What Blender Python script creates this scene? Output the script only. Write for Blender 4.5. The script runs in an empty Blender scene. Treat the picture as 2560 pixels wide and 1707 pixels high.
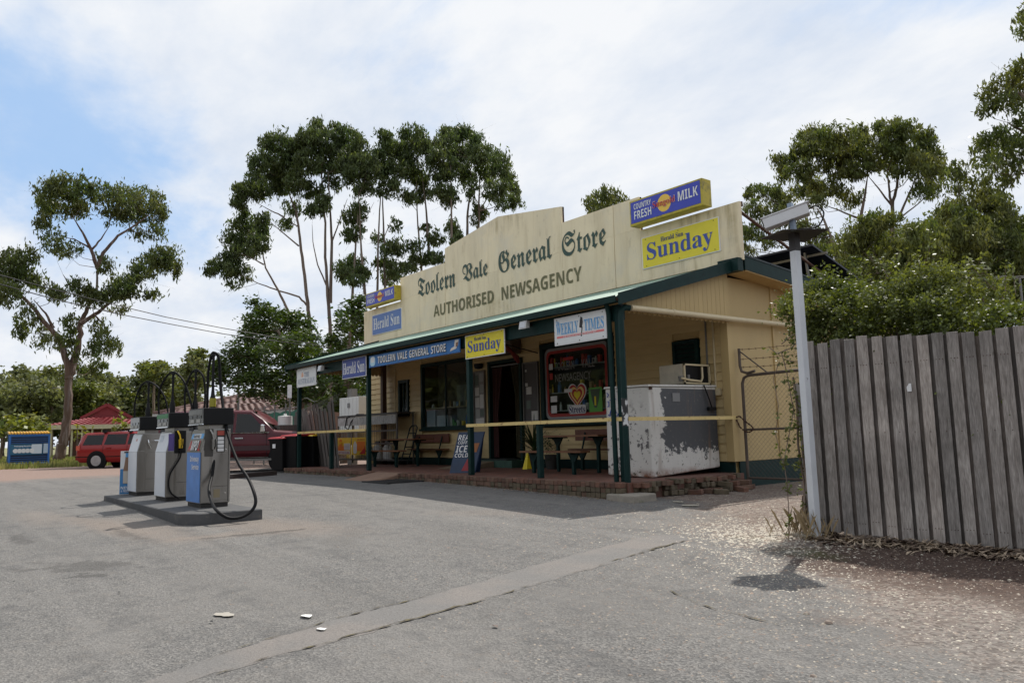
import bpy, bmesh, math, random
import numpy as np
from mathutils import Vector, Matrix
from math import radians, sin, cos, pi
random.seed(7); rng = np.random.default_rng(7)
S = bpy.context.scene
COL = S.collection
# ------------------------------------------------------------------ camera
CP = np.array((21.64779, -9.15363, 0.79954)); YAW, PITCH, ROLL, FPX = (-0.90091, 0.11914, 0.0259, 1932.31034)
Fv = np.array([sin(YAW)*cos(PITCH), cos(YAW)*cos(PITCH), sin(PITCH)])
Rv = np.array([cos(YAW), -sin(YAW), 0.0]); Uv = np.cross(Rv, Fv)
Xc = cos(ROLL)*Rv - sin(ROLL)*Uv; Yc = sin(ROLL)*Rv + cos(ROLL)*Uv
cd = bpy.data.cameras.new('camera'); cam = bpy.data.objects.new('camera', cd); COL.objects.link(cam)
cd.sensor_width = 36; cd.lens = FPX/2560*36; cd.clip_start = .05; cd.clip_end = 3000
cam.matrix_world = Matrix(((Xc[0], Yc[0], -Fv[0], CP[0]), (Xc[1], Yc[1], -Fv[1], CP[1]), (Xc[2], Yc[2], -Fv[2], CP[2]), (0, 0, 0, 1)))
S.camera = cam
# ------------------------------------------------------------------ world, sun, exposure
SUN = Vector((-.27, .62, 1)).normalized()
W = bpy.data.worlds.new('World'); S.world = W; W.use_nodes = True
nt = W.node_tree; N = nt.nodes; L = nt.links
bg = N['Background']; bg.inputs['Strength'].default_value = 0.1
sky = N.new('ShaderNodeTexSky'); sky.sky_type = 'NISHITA'; sky.sun_disc = False
sky.sun_elevation = math.asin(SUN.z); sky.sun_rotation = math.atan2(SUN.x, SUN.y); sky.dust_density = 1.5; sky.air_density = 1.0
tc = N.new('ShaderNodeTexCoord')
sep = N.new('ShaderNodeSeparateXYZ'); L.new(tc.outputs['Generated'], sep.inputs[0])
def wm(op, a, b=None, c=None):
    n = N.new('ShaderNodeMath'); n.operation = op
    for i, v in enumerate((a, b, c)):
        if v is None: continue
        if hasattr(v, 'is_output'): L.new(v, n.inputs[i])
        else: n.inputs[i].default_value = v
    return n.outputs[0]
zz = wm('ADD', wm('MAXIMUM', sep.outputs[2], 0.0), .22)
cmb = N.new('ShaderNodeCombineXYZ')
L.new(wm('DIVIDE', sep.outputs[0], zz), cmb.inputs[0]); L.new(wm('DIVIDE', sep.outputs[1], zz), cmb.inputs[1])
cn = N.new('ShaderNodeTexNoise'); cn.inputs['Scale'].default_value = 1.15; cn.inputs['Detail'].default_value = 8; cn.inputs['Roughness'].default_value = .58; cn.inputs['Distortion'].default_value = .25
mp = N.new('ShaderNodeMapping'); mp.inputs['Scale'].default_value = (1.0, 1.5, 1); mp.inputs['Rotation'].default_value = (0, 0, .5); mp.inputs['Location'].default_value = (3.1, 1.7, 0)
L.new(cmb.outputs[0], mp.inputs[0]); L.new(mp.outputs[0], cn.inputs['Vector'])
cov = wm('ADD', wm('MULTIPLY', wm('SUBTRACT', cn.outputs['Fac'], .5), 1.35), .53)
def blob(d, rad, amt):
    vm = N.new('ShaderNodeVectorMath'); vm.operation = 'DISTANCE'; L.new(tc.outputs['Generated'], vm.inputs[0]); vm.inputs[1].default_value = Vector(d).normalized()
    mr = N.new('ShaderNodeMapRange'); mr.interpolation_type = 'SMOOTHSTEP'; L.new(vm.outputs['Value'], mr.inputs[0])
    mr.inputs[1].default_value = 0; mr.inputs[2].default_value = rad; mr.inputs[3].default_value = amt; mr.inputs[4].default_value = 0
    return mr.outputs[0]
for d, r_, a_ in [((-0.918, .13, .37), .22, .20), ((-0.942, .09, .335), .18, .13), ((-0.917, .20, .345), .12, .10), ((-0.785, .477, .395), .12, .16), ((-0.66, .644, .386), .14, .09), ((-0.9, .12, .47), .2, .06)]:
    cov = wm('SUBTRACT', cov, blob(d, r_, a_))
mr = N.new('ShaderNodeMapRange'); mr.interpolation_type = 'SMOOTHSTEP'; L.new(cov, mr.inputs[0])
mr.inputs[1].default_value = .18; mr.inputs[2].default_value = .50; mr.inputs[3].default_value = .12; mr.inputs[4].default_value = 1
n2 = N.new('ShaderNodeTexNoise'); n2.inputs['Scale'].default_value = 1.9; n2.inputs['Detail'].default_value = 7; n2.inputs['Roughness'].default_value = .6; L.new(mp.outputs[0], n2.inputs['Vector'])
cr = N.new('ShaderNodeValToRGB'); L.new(n2.outputs['Fac'], cr.inputs[0])
cr.color_ramp.elements[0].position = .34; cr.color_ramp.elements[0].color = (.69, .765, .885, 1)
cr.color_ramp.elements[1].position = .62; cr.color_ramp.elements[1].color = (.92, .94, .97, 1)
vs = N.new('ShaderNodeVectorMath'); vs.operation = 'SCALE'; L.new(cr.outputs[0], vs.inputs[0]); vs.inputs['Scale'].default_value = 10.0
blue = N.new('ShaderNodeMix'); blue.data_type = 'RGBA'; blue.inputs[0].default_value = .75
L.new(sky.outputs[0], blue.inputs[6]); blue.inputs[7].default_value = (3.9, 6.4, 10.2, 1)
mx = N.new('ShaderNodeMix'); mx.data_type = 'RGBA'; L.new(mr.outputs[0], mx.inputs[0]); L.new(blue.outputs[2], mx.inputs[6]); L.new(vs.outputs[0], mx.inputs[7])
L.new(mx.outputs[2], bg.inputs['Color'])
sl = bpy.data.lights.new('sun', 'SUN'); sl.energy = 4.6; sl.angle = radians(.6); sl.color = (1, .95, .87)
so = bpy.data.objects.new('sun', sl); COL.objects.link(so); so.rotation_euler = SUN.to_track_quat('Z', 'Y').to_euler(); so.location = (0, 0, 40)
S.view_settings.view_transform = 'Standard'; S.view_settings.look = 'None'; S.view_settings.exposure = 0.0; S.view_settings.gamma = 1.0
S.view_settings.use_curve_mapping = False
S.cycles.max_bounces = 6; S.cycles.transparent_max_bounces = 8; S.cycles.caustics_reflective = False; S.cycles.caustics_refractive = False
# ------------------------------------------------------------------ helpers
K = 1/.91875
def ray(u, v):
    x, y = u*K-1280, -(v*K-853.5)
    return x*Xc + y*Yc + FPX*Fv
def smax(t, w=1.0): return w*math.log1p(math.exp(max(-40, min(40, t/w)))) if t/w < 40 else t
def gz(x, y):
    a = -.15 - .024*(smax(x-8, .8) - smax(x-13, .8)) - .02*(smax(x-13, .8) - smax(x-26, 2))
    f = min(1, max(0, (x+4)/8))
    return a - .022*f*(smax(-1.5-y, .8) - smax(-16-y, 2))
def G(u, v):
    d = ray(u, v); z = -.2
    for i in range(40):
        p = CP + (z-CP[2])/d[2]*d; z = .5*z + .5*gz(p[0], p[1])
    return Vector((p[0], p[1], gz(p[0], p[1])))
def AP(u, v, ax, val):            # point of a pixel's ray on the plane axis = val
    d = ray(u, v); return Vector(CP + (val-CP[ax])/d[ax]*d)
def AD(u, v, dist):               # ... at a horizontal distance
    d = ray(u, v); return Vector(CP + dist/math.hypot(d[0], d[1])*d)
def tag(o, label=None, cat=None, group=None, kind=None):
    if label: o['label'] = label
    if cat: o['category'] = cat
    if group: o['group'] = group
    if kind: o['kind'] = kind
    return o
def thing(name, label, cat, loc=(0, 0, 0), rz=0, group=None):
    o = bpy.data.objects.new(name, None); COL.objects.link(o); o.location = loc; o.rotation_euler = (0, 0, rz)
    o.empty_display_size = .3
    return tag(o, label, cat, group)
def wloc(p):
    v = Vector((0, 0, 0))
    while p is not None: v += p.location; p = p.parent
    return v
def link(name, me, m, parent=None):
    o = bpy.data.objects.new(name, me); COL.objects.link(o)
    if m is not None and not me.materials:
        for q in (m if isinstance(m, (list, tuple)) else [m]): me.materials.append(q)
    if parent is not None: o.parent = parent
    return o
class MB:
    def __init__(s): s.v = []; s.f = []; s.mi = []; s.cur = 0
    def add(s, vs, fs):
        b = len(s.v); s.v += [tuple(p) for p in vs]; s.f += [tuple(b+i for i in f) for f in fs]; s.mi += [s.cur]*len(fs); return s
    def box(s, x0, x1, y0, y1, z0, z1):
        return s.add([(x0,y0,z0),(x1,y0,z0),(x1,y1,z0),(x0,y1,z0),(x0,y0,z1),(x1,y0,z1),(x1,y1,z1),(x0,y1,z1)],
                     [(3,2,1,0),(4,5,6,7),(0,1,5,4),(1,2,6,5),(2,3,7,6),(3,0,4,7)])
    def hexa(s, p):  # 8 points: bottom 4 ccw, top 4 ccw
        return s.add(p, [(3,2,1,0),(4,5,6,7),(0,1,5,4),(1,2,6,5),(2,3,7,6),(3,0,4,7)])
    def bar(s, a, b, w, h, up=(0,0,1)):
        a, b = Vector(a), Vector(b); d = (b-a).normalized(); u = Vector(up)
        sd = d.cross(u)
        if sd.length < 1e-4: sd = d.cross(Vector((1, 0, 0)))
        sd.normalize(); u = sd.cross(d).normalized(); sd *= w/2; u *= h/2
        return s.hexa([a-sd-u, a+sd-u, a+sd+u, a-sd+u, b-sd-u, b+sd-u, b+sd+u, b-sd+u])
    def prism(s, pts, ax, a0, a1):   # polygon in the two other axes
        def P(p, a):
            return (a, p[0], p[1]) if ax == 0 else (p[0], a, p[1]) if ax == 1 else (p[0], p[1], a)
        n = len(pts)
        return s.add([P(p, a0) for p in pts] + [P(p, a1) for p in pts],
                     [tuple(range(n)), tuple(range(2*n-1, n-1, -1))] + [(i, i+n, (i+1) % n+n, (i+1) % n) for i in range(n)])
    def tube(s, pts, r, n=8, cap=True):
        pts = [Vector(p) for p in pts]; m = len(pts)
        R_ = r if isinstance(r, (list, tuple)) else [r]*m
        b = len(s.v); prev = None
        for i, p in enumerate(pts):
            d = (pts[min(i+1, m-1)] - pts[max(i-1, 0)])
            d = d.normalized() if d.length > 1e-9 else Vector((0, 0, 1))
            if prev is None:
                u = d.cross(Vector((0, 0, 1)));
                if u.length < 1e-3: u = d.cross(Vector((1, 0, 0)))
            else:
                u = prev - d*prev.dot(d)
                if u.length < 1e-6: u = d.cross(Vector((1, 0, 0)))
            u.normalize(); prev = u; w = d.cross(u)
            for k in range(n):
                a = 2*pi*k/n; s.v.append(tuple(p + (u*cos(a)+w*sin(a))*R_[i]))
        for i in range(m-1):
            for k in range(n):
                s.f.append((b+i*n+k, b+i*n+(k+1) % n, b+(i+1)*n+(k+1) % n, b+(i+1)*n+k)); s.mi.append(s.cur)
        if cap:
            s.f.append(tuple(b+k for k in range(n-1, -1, -1))); s.mi.append(s.cur)
            s.f.append(tuple(b+(m-1)*n+k for k in range(n))); s.mi.append(s.cur)
        return s
    def lathe(s, prof, c=(0, 0, 0), n=16, ax=2):  # prof: (r, h)
        b = len(s.v)
        for r_, h in prof:
            for k in range(n):
                a = 2*pi*k/n; q = (r_*cos(a), r_*sin(a), h)
                if ax == 1: q = (q[0], q[2], q[1])
                if ax == 0: q = (q[2], q[0], q[1])
                s.v.append((c[0]+q[0], c[1]+q[1], c[2]+q[2]))
        for i in range(len(prof)-1):
            for k in range(n):
                s.f.append((b+i*n+k, b+i*n+(k+1) % n, b+(i+1)*n+(k+1) % n, b+(i+1)*n+k)); s.mi.append(s.cur)
        s.f.append(tuple(b+k for k in range(n-1, -1, -1))); s.f.append(tuple(b+(len(prof)-1)*n+k for k in range(n))); s.mi += [s.cur]*2
        return s
    def mesh(s, name, off=(0, 0, 0), smooth=False):
        me = bpy.data.meshes.new(name); o = Vector(off)
        me.from_pydata([tuple(Vector(v)-o) for v in s.v], [], s.f); me.validate()
        if len(me.polygons) == len(s.mi): me.polygons.foreach_set('material_index', s.mi)
        if smooth:
            me.polygons.foreach_set('use_smooth', [True]*len(me.polygons))
            try: me.set_sharp_from_angle(angle=radians(38))
            except Exception: pass
        me.update(); return me
    def build(s, name, m, parent=None, smooth=False, bevel=0, local=False, fix=True):
        off = (0, 0, 0) if (parent is None or local) else wloc(parent)
        me = s.mesh(name, off, smooth)
        if fix:
            bm = bmesh.new(); bm.from_mesh(me); bmesh.ops.recalc_face_normals(bm, faces=bm.faces); bm.to_mesh(me); bm.free()
        o = link(name, me, m, parent)
        if bevel:
            b = o.modifiers.new('bevel', 'BEVEL'); b.width = bevel; b.segments = 2; b.limit_method = 'ANGLE'
        return o
# materials ----------------------------------------------------------
MATS = {}
def mat(name, col, rough=.6, metal=0.0, var=.15, scale=6.0, bump=0.0, bscale=60.0, stretch=(1, 1, 1), col2=None, c2=(.5, .65), rand=0.0, spec=None, dirt=None, c2scale=None, coat=0, coords='Object'):
    if name in MATS: return MATS[name]
    m = bpy.data.materials.new(name); m.use_nodes = True; MATS[name] = m
    nt = m.node_tree; N = nt.nodes; L = nt.links; b = N['Principled BSDF']
    b.inputs['Roughness'].default_value = rough; b.inputs['Metallic'].default_value = metal
    if spec is not None: b.inputs['Specular IOR Level'].default_value = spec
    if coat: b.inputs['Coat Weight'].default_value = coat; b.inputs['Coat Roughness'].default_value = .08
    t = N.new('ShaderNodeTexCoord'); mp = N.new('ShaderNodeMapping'); mp.inputs['Scale'].default_value = stretch
    src = t.outputs['Object']
    if coords == 'World':
        g = N.new('ShaderNodeNewGeometry'); src = g.outputs['Position']
    L.new(src, mp.inputs[0])
    oi = N.new('ShaderNodeObjectInfo')
    if rand or coords == 'Object':
        cb = N.new('ShaderNodeCombineXYZ'); mu = N.new('ShaderNodeMath'); mu.operation = 'MULTIPLY'; mu.inputs[1].default_value = 37.0
        L.new(oi.outputs['Random'], mu.inputs[0]); L.new(mu.outputs[0], cb.inputs[0]); L.new(mu.outputs[0], cb.inputs[2]); L.new(cb.outputs[0], mp.inputs['Location'])
    nz = N.new('ShaderNodeTexNoise'); nz.inputs['Scale'].default_value = scale; nz.inputs['Detail'].default_value = 8; nz.inputs['Roughness'].default_value = .62
    L.new(mp.outputs[0], nz.inputs['Vector'])
    rgb = N.new('ShaderNodeRGB'); rgb.outputs[0].default_value = (*col, 1)
    out = rgb.outputs[0]
    def mixc(f, a, bb, bt='MIX'):
        x = N.new('ShaderNodeMix'); x.data_type = 'RGBA'; x.blend_type = bt
        if hasattr(f, 'is_output'): L.new(f, x.inputs[0])
        else: x.inputs[0].default_value = f
        L.new(a, x.inputs[6])
        if hasattr(bb, 'is_output'): L.new(bb, x.inputs[7])
        else: x.inputs[7].default_value = (*bb, 1)
        return x.outputs[2]
    if col2:
        nn = nz
        if c2scale:
            nn = N.new('ShaderNodeTexNoise'); nn.inputs['Scale'].default_value = c2scale; nn.inputs['Detail'].default_value = 9; nn.inputs['Roughness'].default_value = .6; L.new(mp.outputs[0], nn.inputs['Vector'])
        r = N.new('ShaderNodeMapRange'); L.new(nn.outputs['Fac'], r.inputs[0]); r.inputs[1].default_value = c2[0]; r.inputs[2].default_value = c2[1]
        out = mixc(r.outputs[0], out, col2)
    hv = N.new('ShaderNodeHueSaturation'); L.new(out, hv.inputs['Color'])
    r2 = N.new('ShaderNodeMapRange'); L.new(nz.outputs['Fac'], r2.inputs[0]); r2.inputs[1].default_value = .25; r2.inputs[2].default_value = .75; r2.inputs[3].default_value = 1-var; r2.inputs[4].default_value = 1+var
    val = r2.outputs[0]
    if rand:
        r3 = N.new('ShaderNodeMapRange'); L.new(oi.outputs['Random'], r3.inputs[0]); r3.inputs[3].default_value = 1-rand; r3.inputs[4].default_value = 1+rand
        q = N.new('ShaderNodeMath'); q.operation = 'MULTIPLY'; L.new(val, q.inputs[0]); L.new(r3.outputs[0], q.inputs[1]); val = q.outputs[0]
    L.new(val, hv.inputs['Value']); out = hv.outputs[0]
    if dirt:   # (colour, threshold lo, hi, scale)
        nd = N.new('ShaderNodeTexNoise'); nd.inputs['Scale'].default_value = dirt[3]; nd.inputs['Detail'].default_value = 10; nd.inputs['Roughness'].default_value = .7; L.new(mp.outputs[0], nd.inputs['Vector'])
        r = N.new('ShaderNodeMapRange'); L.new(nd.outputs['Fac'], r.inputs[0]); r.inputs[1].default_value = dirt[1]; r.inputs[2].default_value = dirt[2]
        out = mixc(r.outputs[0], out, dirt[0])
    L.new(out, b.inputs['Base Color'])
    if bump:
        bn = N.new('ShaderNodeTexNoise'); bn.inputs['Scale'].default_value = bscale; bn.inputs['Detail'].default_value = 5; L.new(mp.outputs[0], bn.inputs['Vector'])
        bu = N.new('ShaderNodeBump'); bu.inputs['Strength'].default_value = bump; bu.inputs['Distance'].default_value = .01; L.new(bn.outputs['Fac'], bu.inputs['Height']); L.new(bu.outputs[0], b.inputs['Normal'])
    return m
# text (Blender's built-in font with its mathematical alphabets) -------
def fr(s): return ''.join(chr(0x1D56C+ord(c)-65) if 'A' <= c <= 'Z' else chr(0x1D586+ord(c)-97) if 'a' <= c <= 'z' else c for c in s)
def se(s): return ''.join(chr(0x1D400+ord(c)-65) if 'A' <= c <= 'Z' else chr(0x1D41A+ord(c)-97) if 'a' <= c <= 'z' else c for c in s)
def ss(s): return ''.join(chr(0x1D5D4+ord(c)-65) if 'A' <= c <= 'Z' else chr(0x1D5EE+ord(c)-97) if 'a' <= c <= 'z' else chr(0x1D7EC+ord(c)-48) if '0' <= c <= '9' else c for c in s)
_tm = {}
def tmesh(s):
    if s not in _tm:
        c = bpy.data.curves.new('text', 'FONT'); c.body = s; c.resolution_u = 2
        o = bpy.data.objects.new('text', c); COL.objects.link(o); bpy.context.view_layer.update()
        me = bpy.data.meshes.new_from_object(o.evaluated_get(bpy.context.evaluated_depsgraph_get()))
        vs = np.array([tuple(v.co)[:2] for v in me.vertices]); fs = [tuple(p.vertices) for p in me.polygons]; us = np.array(sorted({i for f in fs for i in f}))
        bpy.data.objects.remove(o); bpy.data.curves.remove(c); bpy.data.meshes.remove(me)
        lo, hi = vs[us].min(0), vs[us].max(0); _tm[s] = ((vs-lo)/(hi-lo), fs)
    return _tm[s]
def text(mb, s, O, ux, uz, lift=None, slant=0):   # O lower left corner, ux / uz full extents
    vs, fs = tmesh(s); O, ux, uz = Vector(O), Vector(ux), Vector(uz)
    n = ux.cross(uz).normalized()*(lift or .003)
    mb.add([O + ux*(a+slant*b) + uz*b + n for a, b in vs], fs); return mb
def tx(s, x0, x1, z0, z1, y, m, parent, name='lettering', slant=0):
    return text(MB(), s, (x0, y, z0), (x1-x0, 0, 0), (0, 0, z1-z0), .004, slant).build(name, m, parent, fix=False)
# ================================================================== GROUND
def axis_(fine0, fine1, step, far):
    a = list(np.arange(fine0, fine1+1e-6, step)); x = fine1; s = step
    while x < far: s *= 1.35; x += s; a.append(x)
    x = fine0; s = step; b = []
    while x > -far: s *= 1.35; x -= s; b.append(x)
    return b[::-1] + a
def sheet(name, xs, ys, dz, m, test=None):
    vs = [(x, y, gz(x, y)+dz) for y in ys for x in xs]; n = len(xs); fs = []
    for j in range(len(ys)-1):
        for i in range(n-1):
            if test and not test((xs[i]+xs[i+1])/2, (ys[j]+ys[j+1])/2): continue
            fs.append((j*n+i, j*n+i+1, (j+1)*n+i+1, (j+1)*n+i))
    me = bpy.data.meshes.new(name); me.from_pydata(vs, [], fs); me.update()
    bm = bmesh.new(); bm.from_mesh(me); bmesh.ops.delete(bm, geom=[v for v in bm.verts if not v.link_faces], context='VERTS'); bm.to_mesh(me); bm.free()
    return tag(link(name, me, m), kind='structure')
def ground_mat(name, kind):
    m = bpy.data.materials.new(name); m.use_nodes = True; nt = m.node_tree; N = nt.nodes; L = nt.links; B = N['Principled BSDF']
    g = N.new('ShaderNodeNewGeometry'); P = g.outputs['Position']
    def noise(sc, det=4, rough=.6, vec=P, dist=0):
        n = N.new('ShaderNodeTexNoise'); n.inputs['Scale'].default_value = sc; n.inputs['Detail'].default_value = det; n.inputs['Roughness'].default_value = rough; n.inputs['Distortion'].default_value = dist; L.new(vec, n.inputs['Vector']); return n.outputs['Fac']
    def mth(op, a, b=None):
        n = N.new('ShaderNodeMath'); n.operation = op
        for i, v in enumerate((a, b)):
            if v is None: continue
            if hasattr(v, 'is_output'): L.new(v, n.inputs[i])
            else: n.inputs[i].default_value = v
        return n.outputs[0]
    def rng_(v, a, b, c=0., d=1., sm=True):
        n = N.new('ShaderNodeMapRange'); n.interpolation_type = 'SMOOTHSTEP' if sm else 'LINEAR'; L.new(v, n.inputs[0])
        for i, q in enumerate((a, b, c, d)): n.inputs[i+1].default_value = q
        return n.outputs[0]
    def mix(f, a, b):
        x = N.new('ShaderNodeMix'); x.data_type = 'RGBA'
        for i, q in ((0, f), (6, a), (7, b)):
            if hasattr(q, 'is_output'): L.new(q, x.inputs[i])
            else: x.inputs[i].default_value = (*q, 1) if isinstance(q, tuple) else q
        return x.outputs[2]
    sp = N.new('ShaderNodeSeparateXYZ'); L.new(P, sp.inputs[0]); X, Y = sp.outputs[0], sp.outputs[1]
    big = noise(.55, 6); mid = noise(3.5, 6); fine = noise(28, 5, .7); vf = noise(110, 3, .7)
    def blob(c, r, ang=0, edge=.6, k=.9, amp=1.6):
        mp = N.new('ShaderNodeMapping'); mp.vector_type = 'TEXTURE'; mp.inputs['Location'].default_value = (c[0], c[1], 0); mp.inputs['Rotation'].default_value = (0, 0, ang); mp.inputs['Scale'].default_value = (r[0], r[1], 1e6)
        L.new(P, mp.inputs[0]); ln = N.new('ShaderNodeVectorMath'); ln.operation = 'LENGTH'; L.new(mp.outputs[0], ln.inputs[0])
        q = mth('ADD', ln.outputs['Value'], mth('MULTIPLY', mth('SUBTRACT', mid, .5), k*amp))
        return rng_(q, 1.0, 1.0-edge)
    # asphalt -------------------------------------------------------
    vor = N.new('ShaderNodeTexVoronoi'); vor.inputs['Scale'].default_value = 75; L.new(P, vor.inputs['Vector'])
    vs_ = N.new('ShaderNodeSeparateXYZ'); L.new(vor.outputs['Color'], vs_.inputs[0])
    a = mix(rng_(vs_.outputs[0], .15, .95), (.086, .084, .081), (.25, .238, .222))
    a = mix(rng_(vf, .35, .72), a, (.128, .124, .12))
    a = mix(mth('MULTIPLY', rng_(big, .38, .66), .5), a, (.185, .175, .163))
    a = mix(mth('MULTIPLY', rng_(mid, .50, .66), .45), a, (.085, .083, .083))
    stv = N.new('ShaderNodeMapping'); stv.inputs['Rotation'].default_value = (0, 0, -.55); stv.inputs['Scale'].default_value = (.25, 2.6, 1); L.new(P, stv.inputs[0]); stn = noise(1.0, 5, .6, stv.outputs[0]); a = mix(mth('MULTIPLY', rng_(stn, .52, .7), .4), a, (.21, .20, .188)); a = mix(mth('MULTIPLY', rng_(stn, .46, .34), .35), a, (.09, .088, .086))
    a = mix(mth('MULTIPLY', rng_(noise(9, 6), .5, .75), .25), a, (.23, .2, .17))
    vs2 = N.new('ShaderNodeTexVoronoi'); vs2.inputs['Scale'].default_value = 13; L.new(P, vs2.inputs['Vector'])
    a = mix(rng_(vs2.outputs['Distance'], .06, .035), a, (.36, .34, .30))       # pale chips
    DUST = (.225, .185, .155); OIL = (.05, .047, .045)
    for c, r, an, k in DUSTB: a = mix(mth('MULTIPLY', blob(c, r, an, .9, .5), k), a, DUST)
    for c, r, an, k in OILB: a = mix(mth('MULTIPLY', blob(c, r, an, .6, 1.5, 3.2), k*.75), a, OIL)
    # gravel and earth ----------------------------------------------
    v2 = N.new('ShaderNodeTexVoronoi'); v2.inputs['Scale'].default_value = 42; L.new(P, v2.inputs['Vector'])
    v2s = N.new('ShaderNodeSeparateXYZ'); L.new(v2.outputs['Color'], v2s.inputs[0])
    e = mix(rng_(v2s.outputs[0], .1, .9), (.095, .072, .060), (.25, .195, .165))
    e = mix(mth('MULTIPLY', rng_(v2s.outputs[1], .72, .8), .8), e, (.30, .27, .23))
    e = mix(mth('MULTIPLY', rng_(mid, .45, .62), .55), e, (.15, .105, .082))
    e = mix(rng_(fine, .6, .75), e, (.12, .095, .08))
    red = mix(rng_(fine, .35, .65), (.20, .135, .11), (.29, .21, .175))
    soil_shade = mix(rng_(fine, .35, .7), (.045, .028, .022), (.10, .062, .046))  # brown earth, its colour darkened to carry the fence's shade
    soil_shade = mix(rng_(vf, .6, .66), soil_shade, (.16, .12, .09))
    soil_shade = mix(mth('MULTIPLY', blob((17.3, -2.4), (.7, .35), 0, .8), .7), soil_shade, (.07, .075, .02))
    moss = mth('MULTIPLY', blob((16.6, -2.05), (.55, .35), .3, .9), .6)
    near_fence = mth('MULTIPLY', rng_(mth('ADD', Y, mth('MULTIPLY', mth('SUBTRACT', mid, .5), .8)), -3.5, -2.8), rng_(X, 16.9, 17.6))  # dark earth band, widened outward to extend the fence's cast shadow in colour
    e = mix(mth('MULTIPLY', rng_(mth('SUBTRACT', X, Y), 21.5, 24.5), .65), e, mix(rng_(v2s.outputs[2], .1, .9), (.095, .088, .082), (.26, .24, .22)))
    e = mix(near_fence, e, soil_shade); e = mix(moss, e, (.16, .13, .04))
    dist_r = mth('ADD', mth('DIVIDE', mth('ADD', mth('MULTIPLY', mth('SUBTRACT', X, 14.1), 7.5), mth('MULTIPLY', Y, 8.4)), 11.26), mth('ADD', mth('MULTIPLY', mth('SUBTRACT', mid, .5), 1.5), mth('MULTIPLY', mth('SUBTRACT', big, .5), 1.2)))
    fr_ = rng_(dist_r, -.15, .55)
    fr_ = mth('MULTIPLY', fr_, rng_(X, 12.6, 13.4))
    fr_ = mth('MAXIMUM', fr_, mth('MULTIPLY', rng_(Y, .3, .5), rng_(X, 12.8, 13.1)))
    # behind and left of the forecourt
    xl = mth('ADD', X, mth('MULTIPLY', mth('SUBTRACT', big, .5), 5.0))
    fl = rng_(xl, -3.2, -5.5)
    fleft = mix(rng_(xl, -18., -26.), red, mix(rng_(mid, .35, .6), (.10, .125, .035), (.20, .19, .085)))
    fleft = mix(mth('MULTIPLY', rng_(noise(.35, 3), .5, .62), rng_(xl, -16., -22.)), fleft, (.33, .29, .19))
    if kind == 'asphalt':
        c = mix(fr_, a, e); c = mix(fl, c, fleft)
    else:
        c = mix(fl, e, fleft)
    L.new(c, B.inputs['Base Color']); B.inputs['Roughness'].default_value = .88; B.inputs['Specular IOR Level'].default_value = .3
    bu = N.new('ShaderNodeBump'); bu.inputs['Strength'].default_value = .8; bu.inputs['Distance'].default_value = .012
    L.new(mth('ADD', mth('MULTIPLY', vor.outputs['Distance'], .8), mth('ADD', mth('MULTIPLY', fine, .8), mth('MULTIPLY', v2.outputs['Distance'], .6))), bu.inputs['Height']); L.new(bu.outputs[0], B.inputs['Normal'])
    return m
DUSTB = [((10.3, -6.6), (2.6, .7), .1, .55), ((11.6, -5.2), (2.2, .8), .3, .6), ((7.5, -7.4), (2.5, .5), 0, .35), ((12.8, -2.6), (1.5, .5), .6, .28), ((16.0, -1.3), (1.2, 1.0), 0, .4), ((14.2, -1.2), (.8, .4), .2, .25), ((9.6, -9.2), (.5, .25), .2, .6), ((11.9, -5.9), (.35, 1.3), -.25, .6), ((9.5, -6.9), (3.0, .35), .12, .5)]
OILB = [((10.1, -7.9), (.55, .16), .1, .7), ((10.9, -9.0), (.85, .2), .0, .55), ((10.9, -10.2), (.4, .16), 0, .45), ((12.0, -9.8), (.28, .12), 0, .6), ((8.9, -10.6), (.7, .16), .1, .4), ((13.2, -5.0), (.9, .25), -.5, .3), ((11.0, -6.8), (1.3, .12), .05, .6), ((14.5, -9.0), (.2, .12), 0, .4), ((12.9, -7.6), (.7, .25), .5, .65), ((13.4, -7.7), (.3, .12), .5, .8), ((12.4, -8.2), (.35, .12), .4, .6), ((12.05, -5.7), (.10, .9), -.2, .8), ((16.2, -6.2), (1.3, .5), .5, .16), ((17.5, -5.2), (1.0, .6), -.4, .18), ((14.0, -4.0), (1.6, .4), -.4, .15)]
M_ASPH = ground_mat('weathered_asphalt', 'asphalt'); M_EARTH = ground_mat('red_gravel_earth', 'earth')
xs = axis_(-32, 30, 1.0, 900); ys = axis_(-22, 30, 1.0, 900)
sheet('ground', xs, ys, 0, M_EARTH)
fx = list(np.arange(-6, 30.01, .5)); fy = list(np.arange(-22, 3.01, .5))
sheet('asphalt_forecourt', fx, fy, .006, M_ASPH, lambda x, y: not (x > 21 and y > -3))
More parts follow.
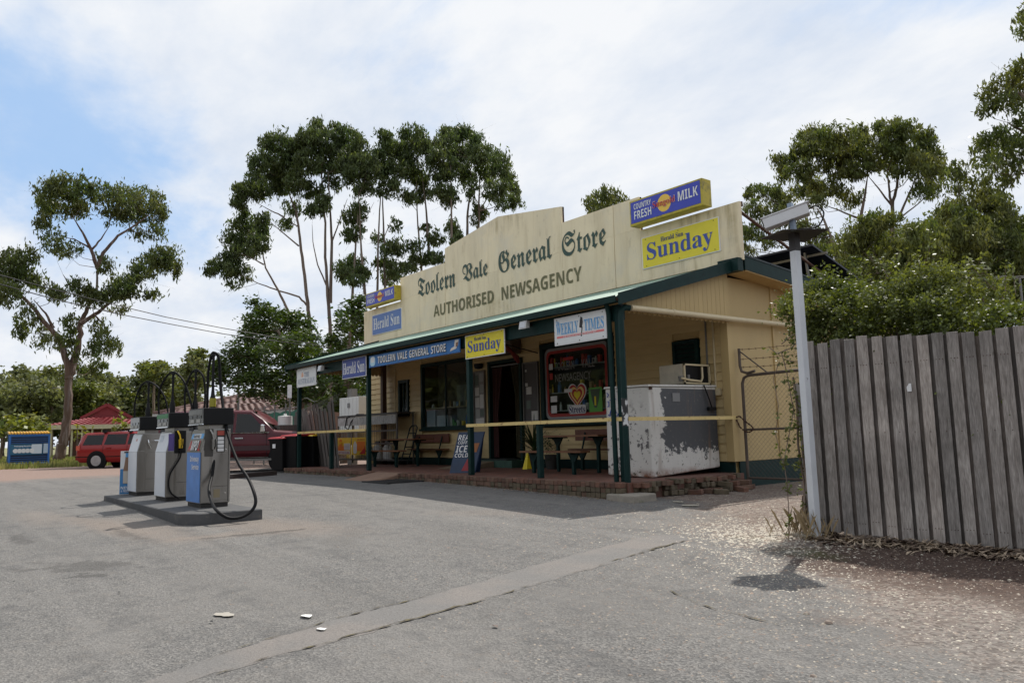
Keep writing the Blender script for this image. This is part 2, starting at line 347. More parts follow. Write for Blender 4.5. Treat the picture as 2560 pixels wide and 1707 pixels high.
def strip(name, up, lo, m, dz, jit=.03):
    # ribbon between two edges given as ground points, finely jittered
    def dens(pts, n=44):
        q = [G(*p) for p in pts]; ls = [0]
        for a, b in zip(q, q[1:]): ls.append(ls[-1]+(b-a).length)
        o = []
        for k in range(n+1):
            t = ls[-1]*k/n; i = max(j for j in range(len(q)-1) if ls[j] <= t+1e-9); f = (t-ls[i])/(ls[i+1]-ls[i]+1e-9); o.append(q[i].lerp(q[i+1], f))
        return o
    A, B_ = dens(up), dens(lo); mb = MB(); rows = []
    for a, b in zip(A, B_):
        a = a + Vector((rng.normal()*jit, rng.normal()*jit, 0)); b = b + Vector((rng.normal()*jit, rng.normal()*jit, 0))
        rr = []
        for k in range(5):
            p = a.lerp(b, k/4); h = dz + (.004*(1-(k/2-1)**2)); rr.append((p.x, p.y, gz(p.x, p.y)+h))
        rows.append(rr)
    vs = [p for r in rows for p in r]; fs = []
    for i in range(len(rows)-1):
        for k in range(4): fs.append((i*5+k, i*5+k+1, (i+1)*5+k+1, (i+1)*5+k))
    mb.add(vs, fs); return tag(mb.build(name, m, smooth=True), kind='structure')
M_SEAM = mat('trench_asphalt', (.150, .143, .136), .88, var=.35, scale=75, bump=.6, bscale=160, col2=(.18, .162, .148), c2=(.42, .62), c2scale=1.7, coords='World', dirt=((.105, .10, .096), .56, .72, 28))
M_CRACK = mat('dry_crack', (.065, .055, .042), .95, var=.3, scale=20, bump=.6, bscale=100, col2=(.10, .085, .045), c2=(.45, .55), coords='World')
sup = [(1566, 1230), (1501, 1230), (1326, 1272), (1176, 1317), (1000, 1367), (750, 1430), (600, 1475), (500, 1510), (350, 1562), (250, 1600)]
slo = [(1586, 1240), (1501, 1262), (1401, 1295), (1301, 1322), (1176, 1361), (1050, 1397), (935, 1427), (775, 1475), (600, 1517), (440, 1568), (350, 1605)]
strip('asphalt_trench_patch', sup, slo, M_SEAM, .0075, .022)
def crack(pts, w, name='asphalt_crack'):
    q = [G(*p) for p in pts]; out = []
    for a, b in zip(q, q[1:]):
        n = max(2, int((b-a).length/.06))
        for k in range(n): out.append(a.lerp(b, k/n))
    mb = MB(); vs = []; fs = []
    off = 0
    for i, p in enumerate(out[:-1]):
        d = (out[i+1]-p); d.z = 0; d.normalize(); s_ = Vector((-d.y, d.x, 0)); off = off*.8 + rng.normal()*.012
        ww = w*max(.04, .15+rng.normal()*.55+.5*sin(i*.13)); c = p + s_*off
        for q_ in (c-s_*ww, c+s_*ww): vs.append((q_.x, q_.y, gz(q_.x, q_.y)+.0145))
        if i: fs.append((2*i-2, 2*i-1, 2*i+1, 2*i))
    mb.add(vs, fs); return tag(mb.build(name, M_CRACK), kind='structure')
crack(slo[:10], .013); crack(sup[4:9], .009); crack([(1536, 1357), (1600, 1385), (1726, 1422), (1836, 1447)], .009)
strip('asphalt_patch', [(1533, 1322), (1640, 1318), (1760, 1360), (1841, 1427)], [(1536, 1357), (1600, 1382), (1726, 1420), (1838, 1445)], mat('patch_asphalt', (.135, .128, .122), .85, var=.2, scale=5, bump=.5, bscale=120, col2=(.20, .18, .165), c2=(.45, .6), c2scale=40, coords='World', dirt=((.09, .085, .08), .58, .7, 90)), .002, .05)
# drain grate in the shade
g0 = G(905, 1107)
mb = MB()
for k in range(11): mb.box(g0.x-.55+k*.1, g0.x-.5+k*.1, g0.y-.4, g0.y+.35, gz(g0.x, g0.y)+.008, gz(g0.x, g0.y)+.03)
mb.box(g0.x-.6, g0.x+.56, g0.y-.46, g0.y-.4, gz(g0.x, g0.y)+.006, gz(g0.x, g0.y)+.034); mb.box(g0.x-.6, g0.x+.56, g0.y+.35, g0.y+.41, gz(g0.x, g0.y)+.006, gz(g0.x, g0.y)+.034)
dg = mb.build('drain_grate', mat('dark_iron', (.035, .035, .037), .6, .3)); tag(dg, 'dark iron drain grate in the shaded asphalt by the kerb ramp', 'drain grate')
# ---- loose stones, chips, litter (nobody could count them)
def scatter(name, pts, sizes, m, flat=.45):
    n = len(pts); pts = np.array(pts); sizes = np.array(sizes)
    base = np.array([(1,0,0),(0,1,0),(-1,0,0),(0,-1,0),(0,0,1),(.72,.72,.35),(-.6,.7,.3)])[:5]
    tri = np.array([(0,1,4),(1,2,4),(2,3,4),(3,0,4)])
    a = rng.uniform(0, 2*pi, n); jit = rng.uniform(.55, 1.25, (n, 5, 1)); V = base[None]*jit; V = V*sizes[:, None, None]; V[:, :, 2] *= flat
    c, s_ = np.cos(a)[:, None], np.sin(a)[:, None]; x = V[:, :, 0]*c - V[:, :, 1]*s_; y = V[:, :, 0]*s_ + V[:, :, 1]*c
    V = np.stack([x+pts[:, 0:1], y+pts[:, 1:2], V[:, :, 2]+pts[:, 2:3]], -1).reshape(-1, 3)
    F = (tri[None] + 5*np.arange(n)[:, None, None]).reshape(-1, 3)
    return np_mesh(name, V, F, m)
def np_mesh(name, V, F, m, uvcol=None, parent=None):
    me = bpy.data.meshes.new(name); nv, nf, k = len(V), len(F), F.shape[1]
    me.vertices.add(nv); me.vertices.foreach_set('co', np.ascontiguousarray(V, dtype=np.float32).ravel())
    me.loops.add(nf*k); me.loops.foreach_set('vertex_index', np.ascontiguousarray(F, dtype=np.int32).ravel())
    me.polygons.add(nf); me.polygons.foreach_set('loop_start', np.arange(0, nf*k, k, dtype=np.int32)); me.polygons.foreach_set('loop_total', np.full(nf, k, dtype=np.int32))
    me.update(calc_edges=True); return link(name, me, m, parent)
M_SHELL = mat('pale_pebbles', (.43, .39, .32), .8, var=.35, scale=9, col2=(.22, .16, .12), c2=(.5, .6), c2scale=14)
M_PEB = mat('grey_brown_pebbles', (.17, .13, .105), .8, var=.4, scale=9, col2=(.30, .26, .21), c2=(.5, .6), c2scale=17)
P_, Z_ = [], []
def inb(x, y): return x < 12.95 and y > -.45
def put(n, fx_, smin, smax_, P, Z):
    k = 0
    while k < n:
        x, y = fx_()
        if (x < 13.15 and y > -.4) or (y > -1.25 and x > 16.9): k += 1; continue
        P.append((x, y, gz(x, y)+.006)); Z.append(rng.uniform(smin, smax_)*(1+(rng.uniform() < .06)*.8)); k += 1
def gauss(cx, cy, sx, sy, a=0):
    def f():
        u, v = rng.normal()*sx, rng.normal()*sy; return cx+u*cos(a)-v*sin(a), cy+u*sin(a)+v*cos(a)
    return f
put(2900, gauss(16.6, -1.7, .6, .5, -.9), .006, .019, P_, Z_)
put(900, gauss(17.6, -3.3, .7, .35, -.6), .005, .013, P_, Z_)
put(1500, gauss(19.3, -3.9, 1.5, .55, -.35), .004, .010, P_, Z_)
put(250, gauss(15.2, .2, 1.2, 1.2), .006, .018, P_, Z_)
put(260, gauss(18.3, -2.2, 1.2, .4), .004, .011, P_, Z_)
tag(scatter('pale_shell_gravel', P_, Z_, M_SHELL), 'scattered pale pebbles and shell grit on the red earth beside the fence', kind='stuff')
P_, Z_ = [], []
put(7000, gauss(18.0, -3.2, 2.2, 1.6, -.5), .004, .012, P_, Z_)
put(2500, gauss(15.5, -.6, 1.5, 1.6), .006, .018, P_, Z_)
put(1800, gauss(19.8, -5.2, 1.6, .9, -.6), .004, .012, P_, Z_)
tag(scatter('brown_gravel', P_, Z_, M_PEB), 'loose brown gravel spread over the verge beside the fence', kind='stuff')
P_, Z_ = [], []
for i in range(900):
    x, y = rng.uniform(6, 20.5), rng.uniform(-10, -.6); P_.append((x, y, gz(x, y)+.008)); Z_.append(rng.uniform(.002, .006)*(1+2*(rng.uniform() < .03)))
tag(scatter('asphalt_chips', P_, Z_, mat('chip_stone', (.32, .29, .25), .8, var=.5, scale=3, col2=(.04, .04, .04), c2=(.5, .52), c2scale=2.3)), 'tiny stone chips lying loose on the asphalt', kind='stuff')
# ================================================================== MATERIALS
CREAM = (.60, .475, .25)
M_BOARD = mat('cream_weatherboard_paint', (.66, .51, .26), .6, var=.08, scale=3, stretch=(.5, .5, 3), rand=.05, dirt=((.30, .2, .09), .62, .85, 5), bump=.15, bscale=30)
M_CREAM = mat('cream_wall_paint', (.50, .365, .165), .6, var=.07, scale=2, stretch=(1, 1, .4), dirt=((.36, .25, .11), .6, .85, 2.5))
M_CEIL = mat('tan_soffit_paint', (.52, .36, .16), .6, var=.08)
M_GREEN = mat('dark_green_paint', (.007, .027, .025), .5, var=.25, scale=8, spec=.18, dirt=((.09, .12, .10), .74, .79, 14))
M_ROOF = mat('pale_green_roof_paint', (.22, .32, .255), .62, var=.1, scale=3, dirt=((.50, .55, .48), .68, .74, 9), bump=.1)
M_DROOF = mat('dark_roof_steel', (.03, .04, .045), .5, .2)
M_BLACK = mat('black_plastic', (.008, .008, .009), .5, var=.2, spec=.2)
M_RUBBER = mat('black_rubber', (.008, .008, .009), .6, var=.2, spec=.15)
M_WHITE = mat('white_enamel', (.72, .72, .70), .45, var=.05, dirt=((.40, .36, .30), .66, .85, 7))
M_STEEL = mat('brushed_stainless', (.27, .255, .235), .3, .85, var=.22, scale=1.2, stretch=(1.5, 1.5, .5), dirt=((.10, .08, .06), .56, .8, 1.6))
M_GALV = mat('galvanised_steel', (.20, .195, .185), .5, .6, var=.2, scale=12)
M_RUSTY = mat('rusty_steel', (.10, .045, .025), .85, .2, var=.35, scale=14, col2=(.05, .03, .025), c2=(.45, .6))
M_CHROME = mat('chrome', (.75, .75, .75), .12, 1.0, var=.02)
M_WOOD = mat('oiled_table_timber', (.17, .075, .035), .5, var=.3, scale=4, stretch=(1, 8, 8))
M_BROWNB = mat('brown_back_panel', (.14, .05, .03), .45, var=.2)
M_CONC = mat('weathered_concrete', (.27, .24, .20), .9, var=.2, scale=8, bump=.4, dirt=((.09, .10, .05), .55, .7, 4))
M_PVC = mat('cream_pvc', (.62, .52, .33), .45, var=.08, dirt=((.3, .2, .1), .62, .8, 8))
def brickmat(name, c, c2):
    return mat(name, c, .88, var=.25, scale=18, bump=.6, bscale=60, rand=.28, col2=c2, c2=(.45, .62), c2scale=9, dirt=((.085, .08, .045), .56, .72, 4))
M_BRK = [brickmat('red_clay_brick', (.15, .072, .048), (.095, .055, .04)), brickmat('brown_clay_brick', (.15, .09, .06), (.10, .055, .04)), brickmat('mossy_brick', (.115, .088, .058), (.075, .06, .036))]
def glassmat(name, tint=(.9, .95, .95), refl=1.0, dark=0.0):
    m = bpy.data.materials.new(name); m.use_nodes = True; nt = m.node_tree; N = nt.nodes; L = nt.links
    N.remove(N['Principled BSDF']); o = N['Material Output']
    tr = N.new('ShaderNodeBsdfTransparent'); tr.inputs[0].default_value = (*[t*(1-dark) for t in tint], 1)
    gl = N.new('ShaderNodeBsdfGlossy'); gl.inputs['Roughness'].default_value = .02; gl.inputs['Color'].default_value = (refl, refl, refl, 1)
    ge = N.new('ShaderNodeNewGeometry'); dp = N.new('ShaderNodeVectorMath'); dp.operation = 'DOT_PRODUCT'; L.new(ge.outputs['Normal'], dp.inputs[0]); L.new(ge.outputs['Incoming'], dp.inputs[1])
    def mm_(op, a, b=None):
        q = N.new('ShaderNodeMath'); q.operation = op
        for i, v in enumerate((a, b)):
            if v is None: continue
            if hasattr(v, 'is_output'): L.new(v, q.inputs[i])
            else: q.inputs[i].default_value = v
        return q.outputs[0]
    fz = mm_('ADD', mm_('MULTIPLY', mm_('POWER', mm_('SUBTRACT', 1.0, mm_('ABSOLUTE', dp.outputs['Value'])), 5.0), .9), .035); ms = N.new('ShaderNodeMixShader')
    L.new(fz, ms.inputs[0]); L.new(tr.outputs[0], ms.inputs[1]); L.new(gl.outputs[0], ms.inputs[2]); L.new(ms.outputs[0], o.inputs[0]); return m
M_GLASS = glassmat('shop_window_glass', dark=.0); M_CARGLASS = glassmat('tinted_car_glass', dark=.82)
def flat(name, c, r=.5): return mat(name, c, r, var=.04, scale=5)
I_BLUE = flat('ink_blue', (.045, .085, .36)); I_NAVY = flat('ink_navy', (.03, .05, .2)); I_WHITE = flat('ink_white', (.75, .75, .75)); I_RED = flat('ink_red', (.5, .03, .03)); I_YEL = flat('ink_yellow', (.82, .66, .02)); I_BLACK = flat('ink_black', (.015, .015, .017))
I_SKY = flat('ink_sky_blue', (.11, .36, .68)); I_GOLD = flat('ink_gold', (.85, .55, .08)); I_ORANGE = flat('ink_orange', (.8, .22, .03)); I_PINK = flat('ink_pale_red', (.75, .2, .2)); I_GRN = flat('ink_green', (.12, .4, .06)); I_BRN = flat('ink_brown', (.25, .11, .05))
# ================================================================== THE STORE
ST = thing('general_store', 'cream weatherboard general store with green veranda and tall stepped name parapet', 'shop', (6, 3, 0))
ZW = .2
def board_rows():
    z = ZW; r = []
    while z < 3.72: r.append(z); z += .166
    return r
OPEN = [(.78, 1.41, 1.42, 2.54), (2.1, 4.66, .96, 2.92), (4.76, 7.5, -1, 2.74), (7.5, 10.0, .93, 2.95), (11.6, 12.28, 1.6, 2.56)]
def boards(y, x0, x1, axis='x'):
    for i, z in enumerate(board_rows()):
        z1 = z+.17; cuts = [(a, b) for a, b, c, d in OPEN if not (z1 <= c or z >= d-.02)] if axis == 'x' else []
        segs = []; x = x0
        for a, b in sorted(cuts):
            if a > x: segs.append((x, a))
            x = max(x, b)
        if x < x1: segs.append((x, x1))
        out = []
        for a, b in segs:
            while b-a > 5.2: q = a+rng.uniform(3.2, 4.8); out.append((a, q)); a = q
            out.append((a, b))
        for a, b in out:
            prof = [(y-.028, z), (y-.028, z+.012), (y-.004, z1), (y+.02, z1), (y+.02, z)]
            mb = MB()
            if axis == 'x': mb.prism(prof, 0, a+.002, b-.002)
            else: mb.add([(q[0], p, q[1]) for p in (a, b) for q in []], [])
            mb.build('weatherboard', M_BOARD, ST)
boards(2.9, -.7, 12.92)
for z in board_rows()[:16]:   # left return and set back left wall
    MB().prism([(2.9, z), (2.9, z+.012), (2.92, z+.17), (3.0, z+.17), (3.0, z)], 0, -1.15, -.72).build('weatherboard', M_BOARD, ST)
mb = MB()  # inner wall core with openings, tail of the house
def wallcore(mb, y0, y1, x0, x1, z0, z1, ops):
    xs_ = sorted({x0, x1} | {v for o in ops for v in o[:2]})
    for a, b in zip(xs_, xs_[1:]):
        op = [o for o in ops if o[0] <= a and o[1] >= b]
        if not op: mb.box(a, b, y0, y1, z0, z1)
        else:
            if op[0][2] > z0: mb.box(a, b, y0, y1, z0, op[0][2])
            mb.box(a, b, y0, y1, op[0][3], z1)
wallcore(mb, 2.915, 3.02, -1.15, 12.9, -.3, 3.8, OPEN)
mb.box(12.84, 12.935, 3.02, 9.5, -.3, 3.5); mb.box(-1.15, -1.05, 3.02, 9.5, -.3, 3.3); mb.box(-1.05, 12.84, 9.4, 9.5, -.3, 3.2)
mb.build('wall', M_CREAM, ST)
MB().box(-1.0, 12.8, 3.1, 9.35, -.1, -.02).build('floor', mat('dark_lino', (.06, .05, .045), .5), ST)
MB().box(-1.05, 12.83, 3.03, 9.39, 3.12, 3.18).build('ceiling', M_CEIL, ST)
MB().box(12.936, 12.96, 2.96, 9.5, .2, 3.62).build('wall_sheet', M_CREAM, ST)
for y in (2.93, 4.3, 5.75, 7.2):
    MB().box(12.961, 12.985, y-.03, y+.04, .2, 3.6).build('cover_strip', M_CREAM, ST)
MB().box(12.82, 12.985, 2.8, 2.9, .2, 3.7).build('corner_board', M_CREAM, ST)
mb = MB(); mb.box(12.937, 12.965, 2.98, 9.5, -.35, .19); mb.box(-.7, 12.93, 2.87, 2.9, -.1, .19); mb.build('base_board', M_GREEN, ST)
# main roof, fascia, soffit, falling to the rear
def rz_(y): return 3.98 - .085*(y-2.9)
mb = MB(); mb.prism([(2.92, rz_(2.92)-.03), (2.92, rz_(2.92)), (9.9, rz_(9.9)), (9.9, rz_(9.9)-.03)], 0, -1.6, 13.38); mb.build('roof', M_DROOF, ST)
MB().prism([(2.93, rz_(2.93)-.035), (9.9, rz_(9.9)-.035), (9.9, rz_(9.9)-.28), (2.93, rz_(2.93)-.28)], 0, 13.34, 13.37).build('fascia_board', M_GREEN, ST)
MB().prism([(2.95, rz_(2.93)-.285), (9.9, rz_(9.9)-.285), (9.9, rz_(9.9)-.30), (2.95, rz_(2.93)-.30)], 0, 12.94, 13.36).build('soffit', M_CEIL, ST)
MB().box(12.93, 13.375, 2.70, 2.86, 3.66, 3.9).build('fascia_end', M_GREEN, ST)
# parapet: cladding sheets with joints, stains by material
M_PARA = mat('stained_parapet_paint', (.84, .715, .49), .55, var=.06, scale=1.2, stretch=(1, 1, .35), col2=(.70, .60, .42), c2=(.45, .8), c2scale=1.4, dirt=((.32, .22, .10), .60, .85, 4.5))
top = [(-1.42, 4.97), (1.0, 4.97), (1.0, 5.70), (3.51, 5.70), (3.51, 6.12), (6.03, 6.45), (8.5, 6.10), (8.5, 5.70), (10.93, 5.70), (10.93, 4.97), (13.4, 4.97)]
def ztop(x, side):
    for (a, za), (b, zb) in zip(top, top[1:]):
        if a < b and a-1e-6 <= x <= b+1e-6:
            if (side > 0 and abs(x-b) < 1e-6) or (side < 0 and abs(x-a) < 1e-6 and False): continue
            if side < 0 and abs(x-b) < 1e-6 or True: return za+(zb-za)*(x-a)/(b-a)
cuts = [-1.42, -.2, 1.0, 3.51, 6.03, 8.5, 10.18, 10.93, 12.7, 13.4]
for a, b in zip(cuts, cuts[1:]):
    za, zb = ztop(a, 1), None
    for (p, zp), (q, zq) in zip(top, top[1:]):
        if p < q and p-1e-6 <= a and b <= q+1e-6: za = zp+(zq-zp)*(a-p)/(q-p); zb = zp+(zq-zp)*(b-p)/(q-p)
    d = .004*((cuts.index(a)*7) % 3)
    jz = 5.02
    MB().prism([(a+.004, 3.87), (b-.004, 3.87), (b-.004, jz-.003), (a+.004, jz-.003)] if za > 5.1 else [(a+.004, 3.87), (b-.004, 3.87), (b-.004, zb), (a+.004, za)], 1, 2.84-d, 2.885).build('parapet_sheet', M_PARA, ST)
    if za > 5.1: MB().prism([(a+.004, jz), (b-.004, jz), (b-.004, zb), (a+.004, za)], 1, 2.842-d, 2.885).build('parapet_sheet', M_PARA, ST)
mb = MB()   # frame and capping behind the sheets
for (a, za), (b, zb) in zip(top, top[1:]):
    if a < b: mb.hexa([(a, 2.886, za-.09), (b, 2.886, zb-.09), (b, 2.93, zb-.09), (a, 2.93, za-.09), (a, 2.886, za+.004), (b, 2.886, zb+.004), (b, 2.93, zb+.004), (a, 2.93, za+.004)])
    else: mb.box(a-.03 if zb < za else a, a if zb < za else a+.03, 2.887, 2.931, min(za, zb)-.09, max(za, zb))
mb.build('parapet_frame', M_RUSTY, ST)
nt = M_PARA.node_tree; N = nt.nodes; L = nt.links; B = N['Principled BSDF']; old = B.inputs['Base Color'].links[0].from_socket
g = N.new('ShaderNodeNewGeometry'); mpx = N.new('ShaderNodeMapping'); mpx.inputs['Scale'].default_value = (5, 1, .5); L.new(g.outputs['Position'], mpx.inputs[0])
def pn(sc, src, lo, hi, k):
    q = N.new('ShaderNodeTexNoise'); q.inputs['Scale'].default_value = sc; q.inputs['Detail'].default_value = 8; q.inputs['Roughness'].default_value = .65; L.new(src, q.inputs['Vector'])
    r = N.new('ShaderNodeMapRange'); L.new(q.outputs['Fac'], r.inputs[0]); r.inputs[1].default_value = lo; r.inputs[2].default_value = hi; r.inputs[4].default_value = k; return r.outputs[0]
def pm_(f, a, col):
    x = N.new('ShaderNodeMix'); x.data_type = 'RGBA'; L.new(f, x.inputs[0]); L.new(a, x.inputs[6]); x.inputs[7].default_value = (*col, 1); return x.outputs[2]
def pmul(a, b):
    q = N.new('ShaderNodeMath'); q.operation = 'MULTIPLY'; L.new(a, q.inputs[0]); L.new(b, q.inputs[1]); return q.outputs[0]
c = pm_(pn(1.0, mpx.outputs[0], .50, .78, .45), old, (.48, .36, .19))
patch = pmul(pn(.55, g.outputs['Position'], .5, .62, 1), pn(1.6, mpx.outputs[0], .42, .62, .75)); c = pm_(patch, c, (.40, .31, .15))
c = pm_(pn(6, g.outputs['Position'], .70, .74, .8), c, (.13, .12, .09)); c = pm_(pn(.8, g.outputs['Position'], .55, .7, .4), c, (.62, .58, .50)); L.new(c, B.inputs['Base Color'])
M_LET = mat('painted_green_lettering', (.035, .075, .06), .6, var=.35, scale=10, dirt=((.30, .27, .18), .60, .70, 13))
M_LET2 = mat('painted_olive_lettering', (.15, .14, .065), .6, var=.25, scale=9, dirt=((.34, .30, .18), .60, .72, 11))
YL = 2.826
for s_, a, b, c, d in [('Toolern', 2.05, 4.04, 4.92, 5.50), ('Vale', 4.40, 5.56, 4.97, 5.46), ('General', 6.04, 8.14, 4.92, 5.50), ('Store', 8.50, 9.94, 4.86, 5.44)]:
    text(MB(), fr(s_), (a, YL, c), (b-a, 0, 0), (0, 0, d-c)).build('lettering', M_LET, ST, fix=False)
for s_, a, b in [('AUTHORISED', 2.90, 5.80), ('NEWSAGENCY', 6.14, 9.14)]: text(MB(), ss(s_), (a, YL, 4.215), (b-a, 0, 0), (0, 0, .34)).build('lettering', M_LET2, ST, fix=False)
for x0, x1 in ((13.36, 13.38), (6.1, 6.12)): MB().tube([(x0-.05, 2.93, 4.82 if x0 > 10 else 5.6), (x1-.05, 5.9, 3.85)], .03, 6).build('parapet_brace', M_RUSTY, ST)
# veranda roof (corrugated), gutter, beam, rake boards, gable ends with a scalloped hem
x0, x1 = -.38, 13.22; nx = int((x1-x0)/.076)*6; mb = MB(); vs = []; fs = []
for j, (y, z) in enumerate([(-.16, 2.975), (1.4, 3.43), (2.838, 3.85)]):
    for i in range(nx+1):
        x = x0+(x1-x0)*i/nx; vs.append((x, y, z+.009*cos(2*pi*(x-x0)/.076)))
for j in range(2):
    for i in range(nx): fs.append((j*(nx+1)+i, j*(nx+1)+i+1, (j+1)*(nx+1)+i+1, (j+1)*(nx+1)+i))
mb.add(vs, fs); mb.build('veranda_roof', M_ROOF, ST, smooth=True, fix=False)
for k in range(-1, 18):
    pass
mb = MB(); mb.prism([(-.27, 2.86), (-.15, 2.86), (-.15, 2.96), (-.155, 2.96), (-.165, 2.87), (-.255, 2.87), (-.265, 2.965), (-.275, 2.965)], 0, -.45, 13.12); mb.build('gutter', M_GREEN, ST)
MB().prism([(-.255, 2.872), (-.17, 2.872), (-.17, 2.93), (-.255, 2.93)], 0, -.44, 13.1).build('gutter_lining', M_RUSTY, ST)
mb = MB(); mb.box(-.1, 13.02, -.045, .045, 2.60, 2.86); mb.build('veranda_beam', M_GREEN, ST)
for xa in (-.42, 13.19): MB().hexa([(xa, -.28, 2.80), (xa+.035, -.28, 2.80), (xa+.035, 2.83, 3.68), (xa, 2.83, 3.68), (xa, -.28, 2.99), (xa+.035, -.28, 2.99), (xa+.035, 2.83, 3.90), (xa, 2.83, 3.90)]).build('rake_board', M_GREEN, ST)
mb = MB(); mb.prism([(-.1, 2.89), (2.86, 3.74), (2.86, 3.76), (-.1, 2.91)], 0, -.2, 13.0); mb.build('veranda_ceiling', M_CEIL, ST)
mb = MB()
for k in range(9): mb.box(.4+k*1.5, .46+k*1.5, .05, 2.86, 2.7, 2.76) if False else None
for side, xg in ((1, 13.03), (-1, -.16)):
    n = 22
    for i in range(n):
        a = .06+i*(2.74/n); b = a+2.74/n-.006; m_ = (a+b)/2
        zt = lambda y: 2.80+(y+.28)*.283
        MB().prism([(a, 2.78), (a+.02, 2.735), (m_, 2.715), (b-.02, 2.735), (b, 2.78), (b, zt(b)), (a, zt(a))], 0, xg, xg+.018).build('gable_board', M_CREAM, ST)
# posts
def post(x, z1=2.6, w=.1, zb=0.0): return MB().box(x-w/2, x+w/2, -.05, .05, zb, z1).build('veranda_post', M_GREEN, ST, bevel=.006)
for x in (0, 4.28, 8.66): post(x)
post(12.915, 2.6, .1)
post(2.16, .97, .085); post(10.83, .97, .085)
M_RAIL = mat('rusty_yellow_rail_paint', (.66, .50, .20), .55, var=.1, scale=6, dirt=((.20, .07, .03), .58, .66, 9))
mb = MB(); mb.box(.05, 4.23, -.075, -.052, .965, 1.025); mb.build('rail', M_RAIL, ST)
mb = MB(); mb.box(8.61, 12.97, -.078, -.053, .965, 1.025); mb.build('rail', M_RAIL, ST)
mb = MB(); mb.box(12.968, 12.99, -.05, 2.95, .965, 1.025); mb.build('rail', M_RAIL, ST)
# downpipes
mb = MB(); mb.tube([(12.80, -.15, 2.87), (12.80, -.10, 2.7), (12.81, -.09, -.02)], .042, 12); mb.build('downpipe', M_GREEN, ST, smooth=True)
mb = MB(); mb.tube([(13.12, .06, 2.78), (13.09, -.02, 2.79), (13.06, -.075, 2.74), (13.055, -.09, 2.62), (13.055, -.09, -.2)], .05, 14); mb.build('downpipe', M_GREEN, ST, smooth=True)
mb = MB(); mb.tube([(13.13, .07, 2.785), (13.10, 3.0, 2.80), (13.08, 6.3, 2.83)], .05, 14); mb.tube([(13.115, 1.1, 2.792), (13.115, 1.17, 2.792)], .058, 14); mb.build('drain_pipe', M_PVC, ST, smooth=True)
MB().lathe([(.052, .88), (.052, 1.32)], (13.055, -.09, 0), 14).build('pipe_tape', mat('torn_tape', (.02, .02, .022), .5, col2=(.6, .6, .6), c2=(.5, .53), c2scale=11, stretch=(1, 1, .6)), ST, smooth=True)
for y in (2.45, 2.62): pass
mb = MB(); mb.tube([(12.45, 2.86, 1.5), (12.45, 2.86, 3.3)], .018, 8); mb.build('conduit', M_GALV, ST, smooth=True)
mb = MB(); mb.tube([(12.62, 2.86, 1.55), (12.62, 2.86, 3.3)], .02, 8); mb.box(12.54, 12.74, 2.8, 2.87, 1.42, 1.55); mb.build('conduit', M_PVC, ST, smooth=True)
# brown timber post and pipe near the left windows
MB().box(.12, .26, 2.6, 2.74, 0, 3.6).build('timber_post', mat('brown_timber', (.09, .045, .025), .6, var=.2), ST)
mb = MB(); mb.tube([(.62, 2.84, .2), (.62, 2.84, 2.9)], .02, 6); mb.build('conduit', M_PVC, ST, smooth=True)
# veranda floor --------------------------------------------------
M_PAVE = bpy.data.materials.new('brick_paving'); M_PAVE.use_nodes = True
nt = M_PAVE.node_tree; N = nt.nodes; L = nt.links
bk = N.new('ShaderNodeTexBrick'); g = N.new('ShaderNodeNewGeometry'); L.new(g.outputs['Position'], bk.inputs['Vector']); bk.inputs['Color1'].default_value = (.19, .075, .05, 1); bk.inputs['Color2'].default_value = (.12, .055, .04, 1); bk.inputs['Mortar'].default_value = (.12, .09, .07, 1)
bk.inputs['Scale'].default_value = 1; bk.inputs['Brick Width'].default_value = .24; bk.inputs['Row Height'].default_value = .12; bk.inputs['Mortar Size'].default_value = .006
L.new(bk.outputs['Color'], N['Principled BSDF'].inputs['Base Color']); N['Principled BSDF'].inputs['Roughness'].default_value = .75
VF = MB().box(-.25, 13.12, -.16, 2.86, -.5, -.003).build('veranda_floor', M_PAVE); tag(VF, kind='structure')
bms = []
for m_ in M_BRK:
    b_ = MB().box(-.053, .053, -.115, .115, -.04, .04); me = b_.mesh('brick'); bm = bmesh.new(); bm.from_mesh(me); bmesh.ops.recalc_face_normals(bm, faces=bm.faces); bmesh.ops.bevel(bm, geom=list(bm.edges), offset=.006, segments=1, affect='EDGES'); bm.to_mesh(me); bm.free(); me.materials.append(m_); bms.append(me)
def brick(parent, x, y, z, rz=0, kind=0, rx=0, name='brick', sc=(1, 1, 1)):
    o = bpy.data.objects.new(name, bms[kind]); COL.objects.link(o); o.parent = parent; o.location = (x, y, z); o.rotation_euler = (rx, 0, rz); o.scale = sc; return o
x = -.3
while x < 13.1:
    if not (5.0 < x < 6.25):
        brick(VF, x, -.19+rng.normal()*.004, -.042+rng.normal()*.004, rng.normal()*.02, 0 if rng.uniform() < .8 else 1)
        z = -.125
        while z > gz(x, -.3)-.05:
            brick(VF, x+.0, -.185+rng.normal()*.005, z+rng.normal()*.003, rng.normal()*.02, 2 if rng.uniform() < .7 else 1); z -= .084
    x += .113
for k in range(24):
    y = .0+k*.113
    if rng.uniform() > .1: brick(VF, 13.10+rng.normal()*.022, y, -.05+rng.normal()*.006, pi/2+rng.normal()*.10, int(rng.integers(3)), rng.normal()*.03)
    for zz_ in (-.13, -.214):
        if rng.uniform() > .28: brick(VF, 13.10+rng.normal()*.03, y, zz_+rng.normal()*.006, pi/2+rng.normal()*.14, 2, rng.normal()*.04)
# brick ramp in the kerb gap
R0 = MB(); R0.hexa([(4.95, -1.0, -.2), (6.2, -1.0, -.2), (6.25, -.1, -.2), (4.95, -.1, -.2), (4.98, -1.0, -.145), (6.15, -1.0, -.145), (6.25, -.1, .0), (4.95, -.1, .0)])
tag(R0.build('kerb_ramp', mat('ramp_concrete', (.24, .15, .105), .9, var=.2, bump=.4)), kind='structure')
